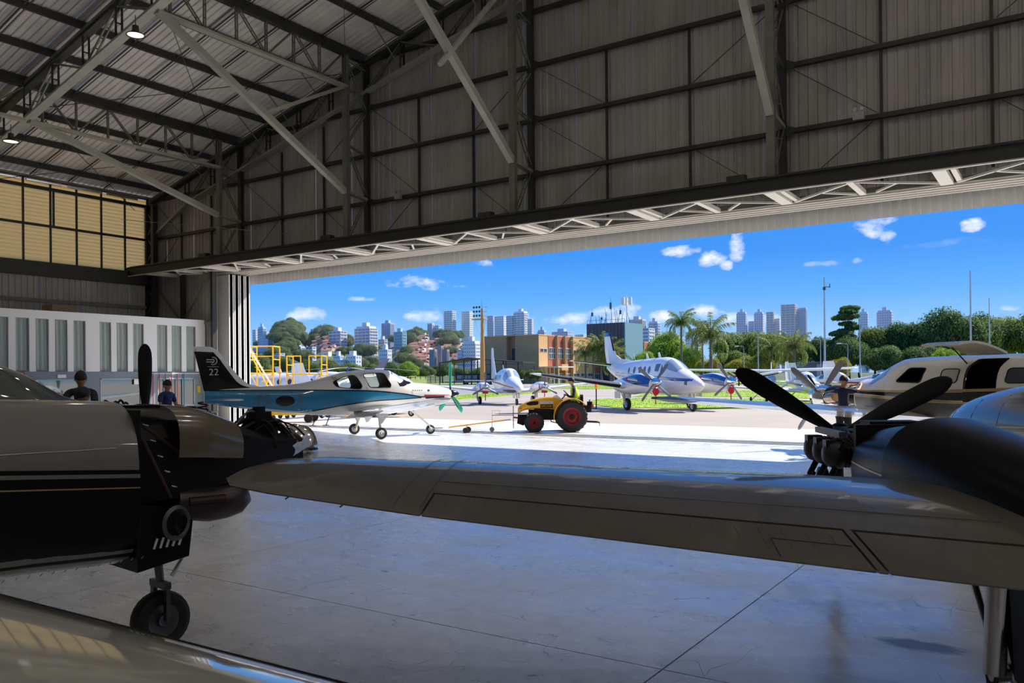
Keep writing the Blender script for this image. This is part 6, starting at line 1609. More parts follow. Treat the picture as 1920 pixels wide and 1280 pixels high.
# gate house between the masts
x, y = spot(1548, 172); t = thing('gatehouse', 'small grey flat-roofed gatehouse with two pale pillars under the trees', 'building', (x, y, 0), YAW)
MB().box(-4.6, 2.6, 0, 4, 0, 4.3).obj('walls', mat('gate_grey', (.30, .31, .33), .8), t); MB().box(-1.9, -.9, -.4, 0, 0, 4.2).box(.8, 2.0, -.4, 0, 0, 4.2).obj('pillar', PCREAM, t); MB().box(-5, 3, -.6, 4.4, 4.3, 4.7).obj('roof_slab', mat('gate_grey', (.30, .31, .33), .8), t)

# ------------------------------------------------------------------ yellow maintenance platforms
def platform(px0, px1, D, ztop, zrail, label, stairs=False):
    x, y = spot((px0+px1)/2, D); W = (px1-px0)*D/1550; t = thing('maintenance_platform', label, 'platform', (x, y, 0), YAW)
    Y_ = mat('platform_yellow', (.85, .50, .02), .45)
    for sx in (-1, 1):
        for sy in (0, 1.2):
            MB().tube((sx*W/2, sy, .12), (sx*W/2, sy, zrail), .035, .035, 8).obj('leg', Y_, t)
            MB().lathe([(.02, -.04), (.11, -.04), (.12, 0), (.11, .04), (.02, .04)], (sx*W/2, sy, .12), 'Y', 14).obj('castor_wheel', BLACK, t)
        MB().tube((sx*W/2, 0, zrail), (sx*W/2, 1.2, zrail), .03).tube((sx*W/2, 0, (ztop+zrail)/2), (sx*W/2, 1.2, (ztop+zrail)/2), .025).obj('guard_rail', Y_, t)
        MB().bar((sx*W/2, 0, ztop), (sx*W/2-sx*W*.32, 0, ztop-.65), .05).obj('brace', Y_, t)
    MB().box(-W/2-.04, W/2+.04, -.05, 1.25, ztop-.06, ztop).obj('deck', Y_, t)
    for z in (.35, ): MB().tube((-W/2, 0, z), (W/2, 0, z), .03).tube((-W/2, 1.2, z), (W/2, 1.2, z), .03).obj('base_tube', Y_, t)
    if not stairs:
        MB().tube((-W/2, 0, zrail), (-W*.10, 0, zrail), .03).tube((-W*.10, 0, zrail), (-W*.10, 0, ztop), .03).tube((W*.14, 0, ztop), (W*.14, 0, zrail), .03).tube((W*.14, 0, zrail), (W/2, 0, zrail), .03).obj('guard_rail', Y_, t)
    else:
        MB().tube((-W/2, 0, zrail), (W/2, 0, zrail), .03).tube((-W/2, 0, zrail-.5), (W/2, 0, zrail-.5), .025).obj('guard_rail', Y_, t)
        for s in (0, .6):
            MB().bar((-W*.4, s-.7, zrail-.1), (W*1.1, s-.7, .2), .07, .05).obj('stair_stringer', Y_, t)
        for k in range(9):
            u = (k+.8)/10; MB().box(lerp(-W*.4, W*1.1, u)-.12, lerp(-W*.4, W*1.1, u)+.12, -.7, -.1, lerp(zrail-.1, .2, u)-.015, lerp(zrail-.1, .2, u)+.015).obj('tread', Y_, t)
        for k in range(8): MB().tube((0, -.02, .5+k*.28), (W/2, -.02, .5+k*.28), .018).obj('rung', Y_, t)
        MB().bar((-W*.45, -.75, zrail+.15), (W*.9, -.75, 1.2), .06).obj('stair_rail', WPOST, t)
platform(468, 512, 41, 2.35, 3.65, 'yellow stair platform beside the hangar door edge', True)
platform(538, 603, 42, 2.28, 3.18, 'yellow work platform with open guard rails behind the airplane on tow')
t = thing('ground_cart', 'low yellow ground equipment cart seen under the towed airplane', 'cart', (*spot(520, 38), 0), YAW)
Y_ = MATS['platform_yellow']
MB().box(-2.2, 1.9, 0, 1.2, .35, .55).box(-1.6, -.3, .1, 1.1, .55, .95).obj('chassis', Y_, t); MB().bar((1.9, .6, .42), (3.2, .6, .42), .1).box(3.0, 3.3, .5, .7, .2, .5).obj('draw_bar', Y_, t)
for x in (-1.7, 1.4):
    for yy in (.05, 1.15): MB().lathe([(.03, -.06), (.2, -.06), (.2, .06), (.03, .06)], (x, yy, .2), 'Y', 14).obj('wheel', BLACK, t)

# ------------------------------------------------------------------ more airplanes on the apron
def cam_heading(lat, dep): v = RGT*lat+FWD*dep; return math.atan2(v.y, v.x)
light_single((*spot(672, 47), 0), cam_heading(.93, -.36), 'white low-wing airplane with blue winglet largely hidden behind the cabin of the towed airplane', accent=PNAVY, phase=0)
w = thing('white_jet', 'long white fuselage behind the yellow platforms', 'airplane', (*spot(560, 52), 0), cam_heading(-.97, .2))
FJ = Fus([(-5, 2.3, 1.6, .1, 2), (-3.5, 2.35, 1.2, .5, 2), (-1, 2.42, .9, .85, 2), (2, 2.42, .85, .9, 2), (4, 2.2, .9, .7, 2), (5.4, 1.6, 1.2, .1, 2)])
fj = FJ.loft(MB(), n=24, m=30).obj('fuselage', PWHITE, w, smooth=40, recalc=True)
for sg in (-1, 1):
    for k in range(5): FJ.patch(MB(), [(-1.2+k*.7+.14*math.cos(q*math.pi/6), 1.85+.17*math.sin(q*math.pi/6)) for q in range(12)], sg, .01, 2).obj('cabin_window', GL2, fj)
    wing(w, [(.8, sg*.7, .95, 2.0, .12), (-.6, sg*5.5, 1.2, .8, .1)], PWHITE, ((1.2, 3, 'flap'), (3.2, 5.2, 'aileron')), 'wing')
    wing(w, [(-4.1, sg*.1, 2.2, 1.0, .1), (-4.7, sg*2, 2.25, .5, .1)], PWHITE, (), 'tailplane')
    wheel(w, -.2, sg*1.3, .3, .3, .2, 'main_gear', [((-.2, sg*1.3, 1.0), (-.2, sg*1.35, .3), .06)], PWHITE)
    MB().lathe([(.2, -.8), (.33, -.5), (.36, 0), (.33, .6), (.28, .7)], (-2.6, sg*1.3, 2.1), 'X', 18).obj('engine_pod', PWHITE, w, smooth=40)
wheel(w, 4.0, 0, .22, .22, .15, 'nose_gear', [((3.9, 0, 1.0), (4.0, 0, .25), .05)], PWHITE)
# blue-tipped winglet airplane part: upright fin behind the towed airplane's windscreen
wl = thing('winglet_airplane', 'white raised wing with a navy blue winglet above the windscreen of the towed airplane', 'airplane', (*spot(728, 44), 0), cam_heading(.9, -.4))
FW = Fus([(-3, 1.9, 1.5, .1, 2), (-1.5, 2.0, 1.1, .4, 2), (0, 2.15, .85, .55, 2.2), (.9, 2.1, .85, .55, 2.2), (1.5, 1.75, .9, .45, 2), (2.0, 1.35, 1.1, .12, 2)])
FW.loft(MB(), n=20, m=24).obj('fuselage', PWHITE, wl, smooth=40, recalc=True)
for sg in (-1, 1):
    wing(wl, [(.5, sg*.4, 1.0, 1.3, .13), (.1, sg*4.2, 1.25, .8, .12)], PWHITE, ((1, 3.8, 'aileron'),), 'wing')
    wheel(wl, -.3, sg*1.0, .2, .2, .14, 'main_gear', [((-.3, sg*.9, 1), (-.3, sg*1.0, .2), .04)], PWHITE)
wheel(wl, 1.4, 0, .18, .18, .12, 'nose_gear', [((1.3, 0, .95), (1.4, 0, .2), .03)], PWHITE)
wing(wl, [(-.55, 0, 2.0, 1.0, .1), (-.25, 0, 2.55, .55, .1)], PWHITE, (), 'winglet', T=(0, 1, 0), key=2); wing(wl, [(-.25, 0, 2.55, .55, .1), (.1, 0, 3.05, .3, .1)], PNAVY, (), 'winglet_tip', T=(0, 1, 0), key=2)
def helicopter():
    t = thing('helicopter', 'blue helicopter with thin drooping rotor behind the towed airplane', 'helicopter', (*spot(652, 56), 0), cam_heading(.95, -.3))
    F = Fus([(-1.6, 2.1, 1.2, .35, 2), (-.9, 2.2, .7, .75, 2.2), (.4, 2.15, .6, .8, 2.3), (1.3, 1.7, .6, .65, 2.2), (1.9, 1.2, .8, .2, 2)])
    f = F.loft(MB(), n=22, m=20).obj('cabin', PNAVY, t, smooth=40, recalc=True)
    for sg in (-1, 1): F.patch(MB(), round_poly([(.3, 2.0), (.3, 1.3), (1.3, 1.2), (1.2, 1.6)], .2), sg, .01, 3).obj('door_window', GL1, f)
    MB().path([(-1.4, 0, 1.75), (-3.2, 0, 1.95), (-5.2, 0, 2.05)], [.28, .17, .09], 10).obj('tail_boom', PNAVY, t, smooth=50)
    prism_xz([(-4.8, 1.6), (-5.3, 1.5), (-5.7, 2.9), (-5.3, 2.9)], -.03, .03).obj('tail_fin', PWHITE, t)
    MB().box(-.6, .5, -.3, .3, 2.15, 2.42).tube((0, 0, 2.4), (0, 0, 2.75), .07).lathe([(.05, 0), (.2, .03), (.18, .12), (.05, .14)], (0, 0, 2.66), 'Z', 12).obj('rotor_head', PNAVY, t)
    for a in (8, 98, 188, 278):
        c, s = math.cos(R_(a)), math.sin(R_(a)); MB().loft([[(c*r-s*w, s*r+c*w, 2.74-.012*r*r+zz) for w, zz in ((-.11, 0), (.11, 0), (.11, .02), (-.11, .02))] for r in (.2, 1.2, 2.4, 3.6, 4.8)]).obj('rotor_blade', mat('rotor_grey', (.5, .5, .5), .5), t)
    for s in (-.8, .8): MB().path([(1.5, s, .25), (1.3, s, .08), (-1.3, s, .08)], .045, 6).bar((.7, s, .08), (.6, s*.6, .7), .05).bar((-.7, s, .08), (-.6, s*.6, .7), .05).obj('skid', PGREY, t)
helicopter()
light_single((*spot(1440, 58), 0), cam_heading(-.35, -.93), 'white high-wing airplane behind the black propeller blade', high=True, phase=60)
light_single((*spot(1508, 55), 0), cam_heading(-.05, -1), 'white low-wing airplane facing the hangar, left of the working man', phase=35)
light_single((*spot(1562, 62), 0), cam_heading(.45, -.9), 'white airplane with framed canopy just left of the working man head', accent=PRED, phase=15)
light_single((*spot(1668, 56), 0), cam_heading(.75, -.66), 'small white airplane between the man and the turboprop windscreen', accent=PRED, phase=80)

# ------------------------------------------------------------------ turboprop with raised cargo door
def cargo_turboprop():
    rz = math.atan2(.626, -.78)
    t = thing('single_turboprop_airplane', 'cream single turboprop with raised cargo door and opened engine at the right', 'airplane', (-2.948, 21.486, 0), rz)
    F = Fus([(-8.2, 2.05, 1.75, .06, 2), (-6.5, 2.2, 1.35, .32, 2), (-4.6, 2.34, .98, .58, 2.3), (-3, 2.39, .88, .68, 2.4), (-1.3, 2.39, .87, .69, 2.4), (0, 2.36, .88, .67, 2.4), (.45, 2.19, .90, .63, 2.4), (.98, 1.93, .93, .59, 2.3), (1.42, 1.88, .96, .54, 2.3), (2.1, 1.84, 1.02, .46, 2.2), (2.9, 1.74, 1.12, .34, 2), (3.3, 1.68, 1.22, .24, 2)])
    fu = F.loft(MB(), -8.2, 1.42, n=32, m=50).obj('fuselage', [PCREAM, CABIN], t, smooth=40)
    cab = F.loft(MB(), -4.2, .4, n=20, m=10, inset=.06).mesh('c', CABIN)
    dr = round_poly([(-2.02, 1.28), (-2.06, 2.12), (-2.2, 2.3), (-2.95, 2.3), (-2.86, 2.1), (-2.84, 1.28)], .12)
    cw_ = round_poly([(-.12, 1.81), (-.47, 2.13), (-.97, 2.12), (-.88, 1.80)], .15)
    carve(fu, [cab, prism_xz(dr, .2, 1.2).mesh('c', CABIN), prism_xz(cw_, -1.2, 1.2).mesh('c', CABIN)])
    for sg in (-1, 1):
        w = F.patch(MB(), cw_, sg, -.01).obj('cockpit_window', GLASSG, fu, smooth=True)
        fr = [F.side(q.x, q.y, sg, .004) for q in cw_]; MB().path(fr+fr[:2], .014, 5).obj('window_frame', BLACK, w)
        for k, s in enumerate((-1.42, -3.05, -3.95)):
            p = round_poly([(s, 1.80), (s-.03, 2.09), (s-.49, 2.09), (s-.46, 1.80)], .22)
            F.patch(MB(), p, sg, .006).obj('cabin_window', mat('blinded_window', (.5, .48, .42), .15, coat=1) if k == 0 else GL2, fu, smooth=True)
            fr = [F.side(q.x, q.y, sg, .008) for q in p]; MB().path(fr+fr[:2], .012, 5).obj('window_frame', BLACK, fu)
        F.band(MB(), [(-8, 1.9), (-1.9, 1.66), (1.4, 1.60)], [(-8, 1.86), (-1.9, 1.60), (1.4, 1.575)], -7.5, 1.38, sg, .005, 50, 1).obj('gold_stripe', PGOLD, fu)
        F.band(MB(), [(-8, 1.84), (-1.9, 1.59), (1.4, 1.57)], [(-8, 1.8), (-1.9, 1.42), (1.4, 1.53)], -7.5, 1.38, sg, .005, 50, 2).obj('black_stripe', PBLACK, fu)
        F.band(MB(), [(-8, 1.79), (-1.9, 1.355), (1.4, 1.455)], [(-8, 1.2), (1.4, .9)], -7.5, 1.38, sg, .004, 50, 6).obj('dark_lower_panel', mat('dark_taupe', (.10, .09, .075), .3, coat=.4), fu, smooth=True)
        F.band(MB(), [(-1.9, 1.40), (1.4, 1.50)], [(-1.9, 1.36), (1.4, 1.46)], -4, 1.38, sg, .005, 40, 1).obj('gold_stripe', PGOLD, fu)
    ws = []
    for i in range(6): ws.append(F.ring(lerp(.30, .88, i/5), 60, -.008)[5:26])
    MB().grid(ws).obj('windscreen', mat('windscreen_sky_glass', (.35, .42, .45), .04, spec=1, coat=1), fu, smooth=True)
    # raised door
    rows = []
    for j in range(9):
        u = j/8; a = R_(12+38*u); y = .50+1.25*u; z = 2.42+.22*math.sin(u*2.2); rows.append([(s, y, z) for s in (-2.04, -2.5, -2.97)])
    d = MB().grid(rows).grid([[(s, y, z-.05) for s, y, z in r] for r in rows], flip=True); d.loft([[r[0], r[2], (r[2][0], r[2][1], r[2][2]-.05), (r[0][0], r[0][1], r[0][2]-.05)] for r in rows])
    do = d.obj('cargo_door', PCREAM, t, smooth=30, recalc=True); MB().tube((-2.1, .62, 2.2), (-2.12, 1.1, 2.6), .014).tube((-2.12, .9, 2.6), (-2.0, .95, 2.78), .02).obj('gas_strut', STEEL_D, do)
    MB().grid([[(s, y, z-.055) for s, y, z in r] for r in rows[1:7]]).obj('door_lining', mat('tan_lining', (.45, .38, .26), .6), do)
    for sg in (-1, 1):
        w = wing(t, [(.9, sg*.5, 1.02, 2.0, .15), (.62, sg*3.2, 1.24, 1.55, .14), (.35, sg*6.3, 1.49, 1.0, .12), (.15, sg*6.75, 1.53, .45, .1)], PCREAM, ((1.0, 3.4, 'flap'), (3.6, 6.1, 'aileron')), 'wing')
        foil_body(MB(), [(.39, sg*6.1, 1.475, 1.06, .13), (.34, sg*6.4, 1.50, .95, .13), (.13, sg*6.82, 1.535, .4, .12)]).obj('black_wing_tip', BOOT, w, smooth=40, recalc=True)
        wheel(t, -.2, sg*1.7, .25, .25, .18, 'main_gear', [((-.2, sg*1.6, 1.0), (-.2, sg*1.65, .25), .05)], ALU)
        wing(t, [(-7.3, sg*.05, 3.9, 1.0, .1), (-7.6, sg*2.2, 3.95, .6, .1)], PCREAM, ((.2, 2, 'elevator'),), 'tailplane')
    wing(t, [(-6.3, 0, 2.1, 1.9, .09), (-7.2, 0, 3.9, 1.1, .09)], PCREAM, ((2.3, 3.8, 'rudder'),), 'fin', T=(0, 1, 0), key=2)
    wheel(t, 2.3, 0, .2, .2, .14, 'nose_gear', [((2.2, 0, 1.1), (2.3, 0, .25), .04)], ALU)
    # opened engine
    e = MB().lathe([(.12, 1.42), (.22, 1.5), (.24, 1.9), (.2, 2.2), (.26, 2.3), (.26, 2.8), (.18, 3.1), (.16, 3.3)], (0, 0, 1.45), 'X', 16).obj('engine', ENG, t, smooth=40)
    for q in (-1, 1):
        MB().path([(2.6, q*.2, 1.42), (2.5, q*.45, 1.38), (2.2, q*.58, 1.40), (2.0, q*.62, 1.42)], [.12, .13, .12, .12], 12).obj('exhaust_stack', mat('heat_tinted_steel', (.45, .26, .14), .3, metal=1), e, smooth=50)
        for k in range(4): MB().path([(1.45, q*.3, 1.2+.14*k), (1.8, q*.36, 1.3+.1*k), (2.3, q*.28, 1.25+.12*k)], .018, 5).obj('hose', ENG if k % 2 else mat('heat_tinted_steel', (.45, .26, .14), .3, metal=1), e)
        MB().bar((1.42, q*.38, 1.75), (3.0, q*.2, 1.5), .04).bar((1.42, q*.38, 1.05), (3.0, q*.2, 1.35), .04).obj('engine_mount', STEEL, e)
    MB().lathe([(.27, 2.95), (.34, 3.1), (.35, 3.3), (.26, 3.32), (.2, 3.0)], (0, 0, 1.36), 'X', 20).obj('nose_bowl', CHROME, t, smooth=40)
    propeller(t, (3.38, 0, 1.45), 4, 1.2, .17, BLADEG, CHROME, .2, .5, 38)
cargo_turboprop()

# ------------------------------------------------------------------ near right twin: wing, uncowled engine, nacelle, fuselage
WINGW = mat('near_wing_dimmed', (.085, .077, .063), .35, coat=.5, spec=.35, bump=.03, noise=.08, nscale=2)  # white wing darkened in colour to stay dim under the added lights
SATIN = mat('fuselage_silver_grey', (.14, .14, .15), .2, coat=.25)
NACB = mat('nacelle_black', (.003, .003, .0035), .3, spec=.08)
DMET = mat('dull_dark_metal', (.10, .10, .11), .4, metal=.7)
def near_twin():
    t = thing('black_twin_airplane', 'near twin airplane with white wing, black nacelle and uncowled engine at the right', 'airplane', (-.37, 5.767, 0), math.atan2(.882, -.47))
    st = [(.62, .2, 1.14, 2.7, .13), (.58, 1.06, 1.20, 2.5, .13), (.545, 3.27, 1.325, 1.80, .125), (.58, 4.2, 1.37, 1.42, .12), (.50, 4.5, 1.385, 1.15, .11), (.2, 4.66, 1.39, .55, .1)]
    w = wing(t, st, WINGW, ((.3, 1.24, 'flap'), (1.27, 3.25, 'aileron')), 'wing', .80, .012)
    # panel seams and tab
    def top(u, y, off=.004):
        a, _, z, c, th = st_at(st, y); return Vector((a-u*c, y, z+foil_t(u, th)*c+.012*c*4*u*(1-u)+off))
    m = MB()
    for y in (3.27, 3.42): m.path([top(u, y) for u in (.02, .1, .2, .35, .5, .65, .8, .95)], .0016, 4)
    m.path([top(.68, y) for y in (.5, 1.2, 2, 3, 3.26)], .0016, 4)
    m.obj('panel_seam', STEEL_D, w)
    m = MB(); m.path([top(.90, y, .006) for y in (1.3, 1.45, 1.62)], .002, 4); m.path([top(u, 1.62, .006) for u in (.90, .95, .985)], .002, 4); m.obj('trim_tab_seam', BLACK, w)
    m = MB()
    for k in range(19):
        y = 1.35+k*.1; m.bar(top(.84, y, .0), top(.95, y, .0), .003, .003)
    m.obj('corrugation', WINGW, w)['kind'] = 'stuff'
    for y in (3.7, 4.05): MB().tube(top(.985, y)-Vector((0, 0, .008)), top(.995, y)-Vector((.05, 0, .012)), .004).obj('static_wick', BLACK, w)
    r = random.Random(2); m = MB()
    for k in range(160):
        u = .55 if k % 2 else .22; y = .9+k*.015; p = top(u, y, .0); m.tube(p, p+Vector((0, 0, .0012)), .0022, .0018, 5)
    m.obj('rivets', WINGW, w)['kind'] = 'stuff'
    wing(t, [(1.75, -2.25, 1.05, 4.2, .12), (1.2, -1.2, 1.1, 3.5, .12), (.62, .2, 1.14, 2.7, .13)][::-1], WINGW, (), 'inner_wing')
    # nacelle
    N_ = Fus([(-2.6, 1.26, 1.18, .05, 2), (-1.6, 1.40, 1.08, .26, 2.2), (-.6, 1.56, .98, .38, 2.3), (.2, 1.66, .92, .43, 2.4), (.62, 1.70, .90, .44, 2.5)])
    n_ = N_.loft(MB(), n=32, m=24).obj('nacelle', NACB, t, smooth=40, recalc=True)
    N2 = Fus([(.62, 1.66, .9, .43, 2.5), (1.0, 1.63, .9, .42, 2.5), (1.5, 1.58, .93, .38, 2.4)])
    N2.loft(MB(), n=32, m=10).obj('lower_cowl', NACB, n_, smooth=40, recalc=True)
    for a in (1.30, 1.16): N2.band(MB(), [(.62, a+.008), (1.5, a+.02)], [(.62, a-.004), (1.5, a+.008)], .64, 1.48, 1, .004, 12, 1).obj('gold_pinstripe', PGOLD, n_)
    # engine: crankcase, three cylinders a side, intake and exhaust pipes, hoses
    e = MB().box(1.55, 2.75, -.13, .13, 1.22, 1.50).tube((2.7, 0, 1.40), (3.1, 0, 1.41), .12, .08, 14).box(1.5, 1.56, -.34, .34, .98, 1.6).box(1.6, 1.85, -.2, .2, 1.5, 1.62).obj('crankcase', ENG, t)
    CYL = mat('cylinder_grey', (.03, .03, .03), .4, metal=.5); CYA = mat('dull_alloy', (.16, .155, .15), .45, metal=.6)
    for q in (-1, 1):
        for k in range(3):
            s = 1.92+k*.30; c = MB().tube((s, q*.12, 1.33), (s, q*.30, 1.33), .085, .085, 12)
            for f in range(6): c.tube((s, q*(.15+.03*f), 1.33), (s, q*(.16+.03*f), 1.33), .115, .115, 14)
            c.lathe([(.02, 0), (.12, .0), (.125, .05), (.10, .12), (.06, .15), (.01, .155)], (s, q*.33, 1.33), 'Y', 14, None if q > 0 else Matrix.Scale(-1, 3, Vector((0, 1, 0))))
            co = c.obj('cylinder', CYL, e, smooth=40)
            MB().path([(s, q*.36, 1.26), (s, q*.44, 1.10), (s-.08, q*.40, 1.0)], .028, 7).obj('exhaust_pipe', ENG, co)
            MB().box(s-.055, s+.055, q*.42-.05, q*.42+.05, 1.38, 1.45).obj('rocker_cover', CYL, co)
        MB().path([(1.7, q*.4, .99), (2.2, q*.42, .97), (2.6, q*.38, 1.0)], .035, 7).obj('exhaust_collector', ENG, e)
        MB().box(1.85, 2.6, q*.34-.03, q*.34+.03, 1.47, 1.52).obj('baffle', CYA, e)
        for k in range(5): MB().path([(1.55, q*.2, 1.25+.06*k), (1.8, q*(.3+.02*k), 1.5-.03*k), (2.2+.1*k, q*.2, 1.52), (2.6, q*.1, 1.46)], .012, 5).obj('ignition_lead', ENG, e)
    MB().path([(2.45, .42, 1.12), (2.5, .46, 1.0), (2.38, .48, .93), (2.2, .44, .95)], .02, 6).lathe([(.06, -.03), (.12, -.03), (.12, .03), (.06, .03)], (2.62, .3, 1.03), 'Y', 14, None, True).obj('scavenge_hose', ENG, e)
    propeller(t, (3.12, 0, 1.41), 3, 1.18, .19, BLADEM, BLADEM, .12, .16, -57)
    # fuselage
    F = Fus([(7.2, 1.28, 1.08, .06, 2), (6.95, 1.44, .92, .24, 2), (6.4, 1.63, .80, .42, 2.1), (5.6, 1.78, .72, .52, 2.2), (4.6, 1.89, .68, .58, 2.3), (3.4, 1.97, .66, .62, 2.3), (2.8, 2.25, .66, .64, 2.4), (2.0, 2.6, .66, .66, 2.4), (.5, 2.68, .66, .68, 2.4), (-2, 2.6, .7, .66, 2.4), (-5, 2.2, 1.2, .3, 2)], -2.75)
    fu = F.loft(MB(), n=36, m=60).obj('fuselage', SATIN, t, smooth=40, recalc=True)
    F.band(MB(), [(2, 1.45), (6.8, 1.25)], [(2, 1.25), (6.8, 1.16)], 2, 6.8, 1, .004, 40, 2).obj('black_stripe', PBLACK, fu)
    F.band(MB(), [(2, 1.52), (6.8, 1.29)], [(2, 1.50), (6.8, 1.275)], 2, 6.8, 1, .004, 40, 1).obj('gold_pinstripe', PGOLD, fu)
    for s in (6.3, 5.5, 4.7): MB().path([F.side(s, lerp(F.at(s)[1]+.1, F.at(s)[0]-.03, k/10), 1, .001) for k in range(11)], .002, 4).obj('panel_seam', STEEL_D, fu)
    F.patch(MB(), round_poly([(3.0, 2.1), (3.2, 1.95), (2.4, 1.95), (2.3, 2.45), (2.5, 2.45)], .2), 1, .006, 3).obj('cockpit_window', GL2, fu)
    wheel(fu, 5.6, -2.75, .24, .24, .18, 'nose_gear', [((5.4, -2.75, .8), (5.6, -2.75, .3), .05)], ALU)
    g = wheel(t, -.35, .0, .30, .30, .22, 'main_gear', [((-.3, .1, 1.0), (-.35, .16, .3), .07), ((-.35, .18, .3), (-.35, .0, .3), .04), ((.2, .1, .95), (-.3, .16, .5), .025)], ALU)
    MB().prism([(-1.25, .30, .98), (-.86, .30, .98), (-.9, .34, .72), (-1.0, .34, .5), (-1.3, .34, .45)], (0, .02, 0)).obj('gear_door', NACB, g)
    wheel(t, -.35, -5.5, .30, .30, .22, 'main_gear', [((-.3, -5.4, 1.0), (-.35, -5.34, .3), .07)], ALU)
near_twin()
def tape_flag():
    x, y = [a for a in spot(565, 6.05)]; t = thing('plastic_bag', 'crumpled pale blue plastic sheet lying on the near wing tip', 'bag', (x, y, 1.45), YAW)
    r = random.Random(4); rows = [[(-.06+.12*i/5+r.uniform(-.008, .008), r.uniform(-.012, .012)+.02*math.sin(i*1.7+j), .015*i+.08*j/4+r.uniform(-.006, .006)-.01) for i in range(6)] for j in range(5)]
    MB().grid(rows).obj('sheet', mat('pale_blue_plastic', (.75, .85, .95), .35, transl=.6), t, smooth=True)
tape_flag()

# ------------------------------------------------------------------ near left airplane with its cowls off
def near_nose():
    t = thing('uncowled_airplane', 'near airplane nose with white side over black belly and open engine bay at the left', 'airplane', (-5.69, 3.29, 0), math.atan2(.993, .118))
    NW = mat('near_side_dimmed', (.17, .166, .152), .25, coat=.6, noise=.06, nscale=3); NB = mat('near_belly_black', (.003, .003, .004), .4, spec=.2)  # white side darkened in colour to read as shaded
    F = Fus([(-5, 2.1, .75, .6, 2.6), (-2.5, 1.98, .74, .58, 2.8), (-.84, 1.895, .76, .53, 3), (0, 1.855, .72, .51, 3), (.45, 1.82, .74, .49, 3)])
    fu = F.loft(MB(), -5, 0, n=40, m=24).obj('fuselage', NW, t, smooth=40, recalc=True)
    F.band(MB(), [(-5, 1.82), (0, 1.40)], [(-5, .75), (0, .72)], -5, .003, -1, .003, 30, 8).obj('black_belly', NB, fu, smooth=True)
    F.band(MB(), [(-5, 1.79), (0, 1.372)], [(-5, 1.765), (0, 1.347)], -5, .003, -1, .006, 30, 1).obj('grey_stripe', NW, fu)
    F.band(MB(), [(-5, 1.70), (0, 1.285)], [(-5, 1.69), (0, 1.277)], -5, .003, -1, .006, 30, 1).obj('gold_stripe', PGOLD, fu)
    m = MB().path([F.side(-2.4+.25*k, 1.56+.004*math.sin(k*1.3), -1, .003) for k in range(10)], .003, 4); m.obj('panel_seam', ALU, fu)
    # firewall, lower nose box, louvres
    MB().box(0, .03, -.47, .47, .8, 1.80).obj('firewall', ENG, t)
    b = MB().prism([(0, -.47, .70), (.38, -.45, .75), (.41, -.45, 1.0), (.2, -.45, 1.12), (0, -.47, 1.15)], (0, .92, 0)).obj('nose_gear_box', NB, t)
    for k in range(5): MB().bar((.12+.045*k, -.458, .84), (.145+.045*k, -.458, .91), .006, .016).obj('louvre', mat('pale_louvre', (.6, .6, .58), .5), b)
    for k in range(14): MB().bar((-.9+.07*k, -.505, .80-.0*k), (-.885+.07*k, -.505, .815), .004, .006).obj('rivet_mark', ALU, b)
    MB().lathe([(.10, -.015), (.125, 0), (.10, .015), (.09, 0)], (0, 0, 0), 'Y', 24, Matrix.Rotation(R_(14), 3, 'Z'), True).obj('inlet_ring', DMET, t, smooth=40).location = (.28, -.47, 1.0)
    MB().lathe([(.01, 0), (.095, 0), (.095, .1), (.01, .1)], (0, 0, 0), 'Y', 20).obj('inlet_duct', BLACK, t).location = (.28, -.45, 1.0)
    # bronze-tinted upper cowl still fitted, half open
    C2 = Fus([(.28, 1.83, 1.32, .485, 3), (.55, 1.80, 1.30, .47, 3), (.85, 1.70, 1.28, .42, 2.6)])
    rows = [C2.ring(lerp(.30, .84, i/8), 60)[28:] + [C2.ring(lerp(.30, .84, i/8), 60)[0]] for i in range(9)]
    rows = [[p for p in C2.ring(lerp(.30, .84, i/8), 60) [2:34]] for i in range(9)]
    MB().grid(rows).obj('upper_cowl', mat('bronze_cowl', (.13, .105, .07), .25, coat=.5), t, smooth=True, recalc=False)
    MB().prism([(.02, -.2, 1.83), (.30, -.2, 1.82), (.30, .2, 1.82), (.02, .2, 1.83)], (0, 0, -.02)).obj('cover_strip', PBLACK, t)
    MB().loft([[(s, y*w, zc+z*h) for y, z in ((-1, -.7), (-.7, -1), (.7, -1), (1, -.7), (1, .7), (.7, 1), (-.7, 1), (-1, .7))] for s, w, h, zc in ((.03, .3, .3, 1.35), (.35, .36, .32, 1.38), (.8, .36, .26, 1.42), (1.15, .28, .16, 1.40), (1.5, .24, .12, 1.42))]).obj('engine_body', ENG, t, smooth=30, recalc=True)
    MB().tube((.03, -.42, 1.72), (.32, -.40, 1.50), .012).tube((.32, -.40, 1.50), (.7, -.36, 1.42), .012).tube((.05, -.45, 1.6), (.25, -.44, 1.18), .015).obj('mount_tube', mat('dull_red_hose', (.03, .007, .006), .5), t)
    r = random.Random(8)
    for k in range(16):
        a = (1.0+r.uniform(-.15, .25), r.uniform(-.25, .2), 1.50+r.uniform(-.02, .05)); b_ = (1.3+r.uniform(-.1, .25), r.uniform(-.3, .2), 1.50+r.uniform(-.06, .06)); top_ = ((a[0]+b_[0])/2, (a[1]+b_[1])/2, 1.62+r.uniform(0, .14))
        spath(MB(), [a, Vector(a).lerp(Vector(top_), .6)+Vector((0, 0, .03)), top_, Vector(top_).lerp(Vector(b_), .5)+Vector((.03, 0, .02)), b_], r.uniform(.007, .016), 6, 5).obj('hose', ENG if k % 8 else DMET, t)
    MB().box(1.12, 1.26, -.15, 0, 1.5, 1.74).box(1.15, 1.22, -.12, -.05, 1.74, 1.78).tube((1.3, -.1, 1.52), (1.3, -.1, 1.66), .05, .04, 10).obj('fuel_governor', ENG, t)
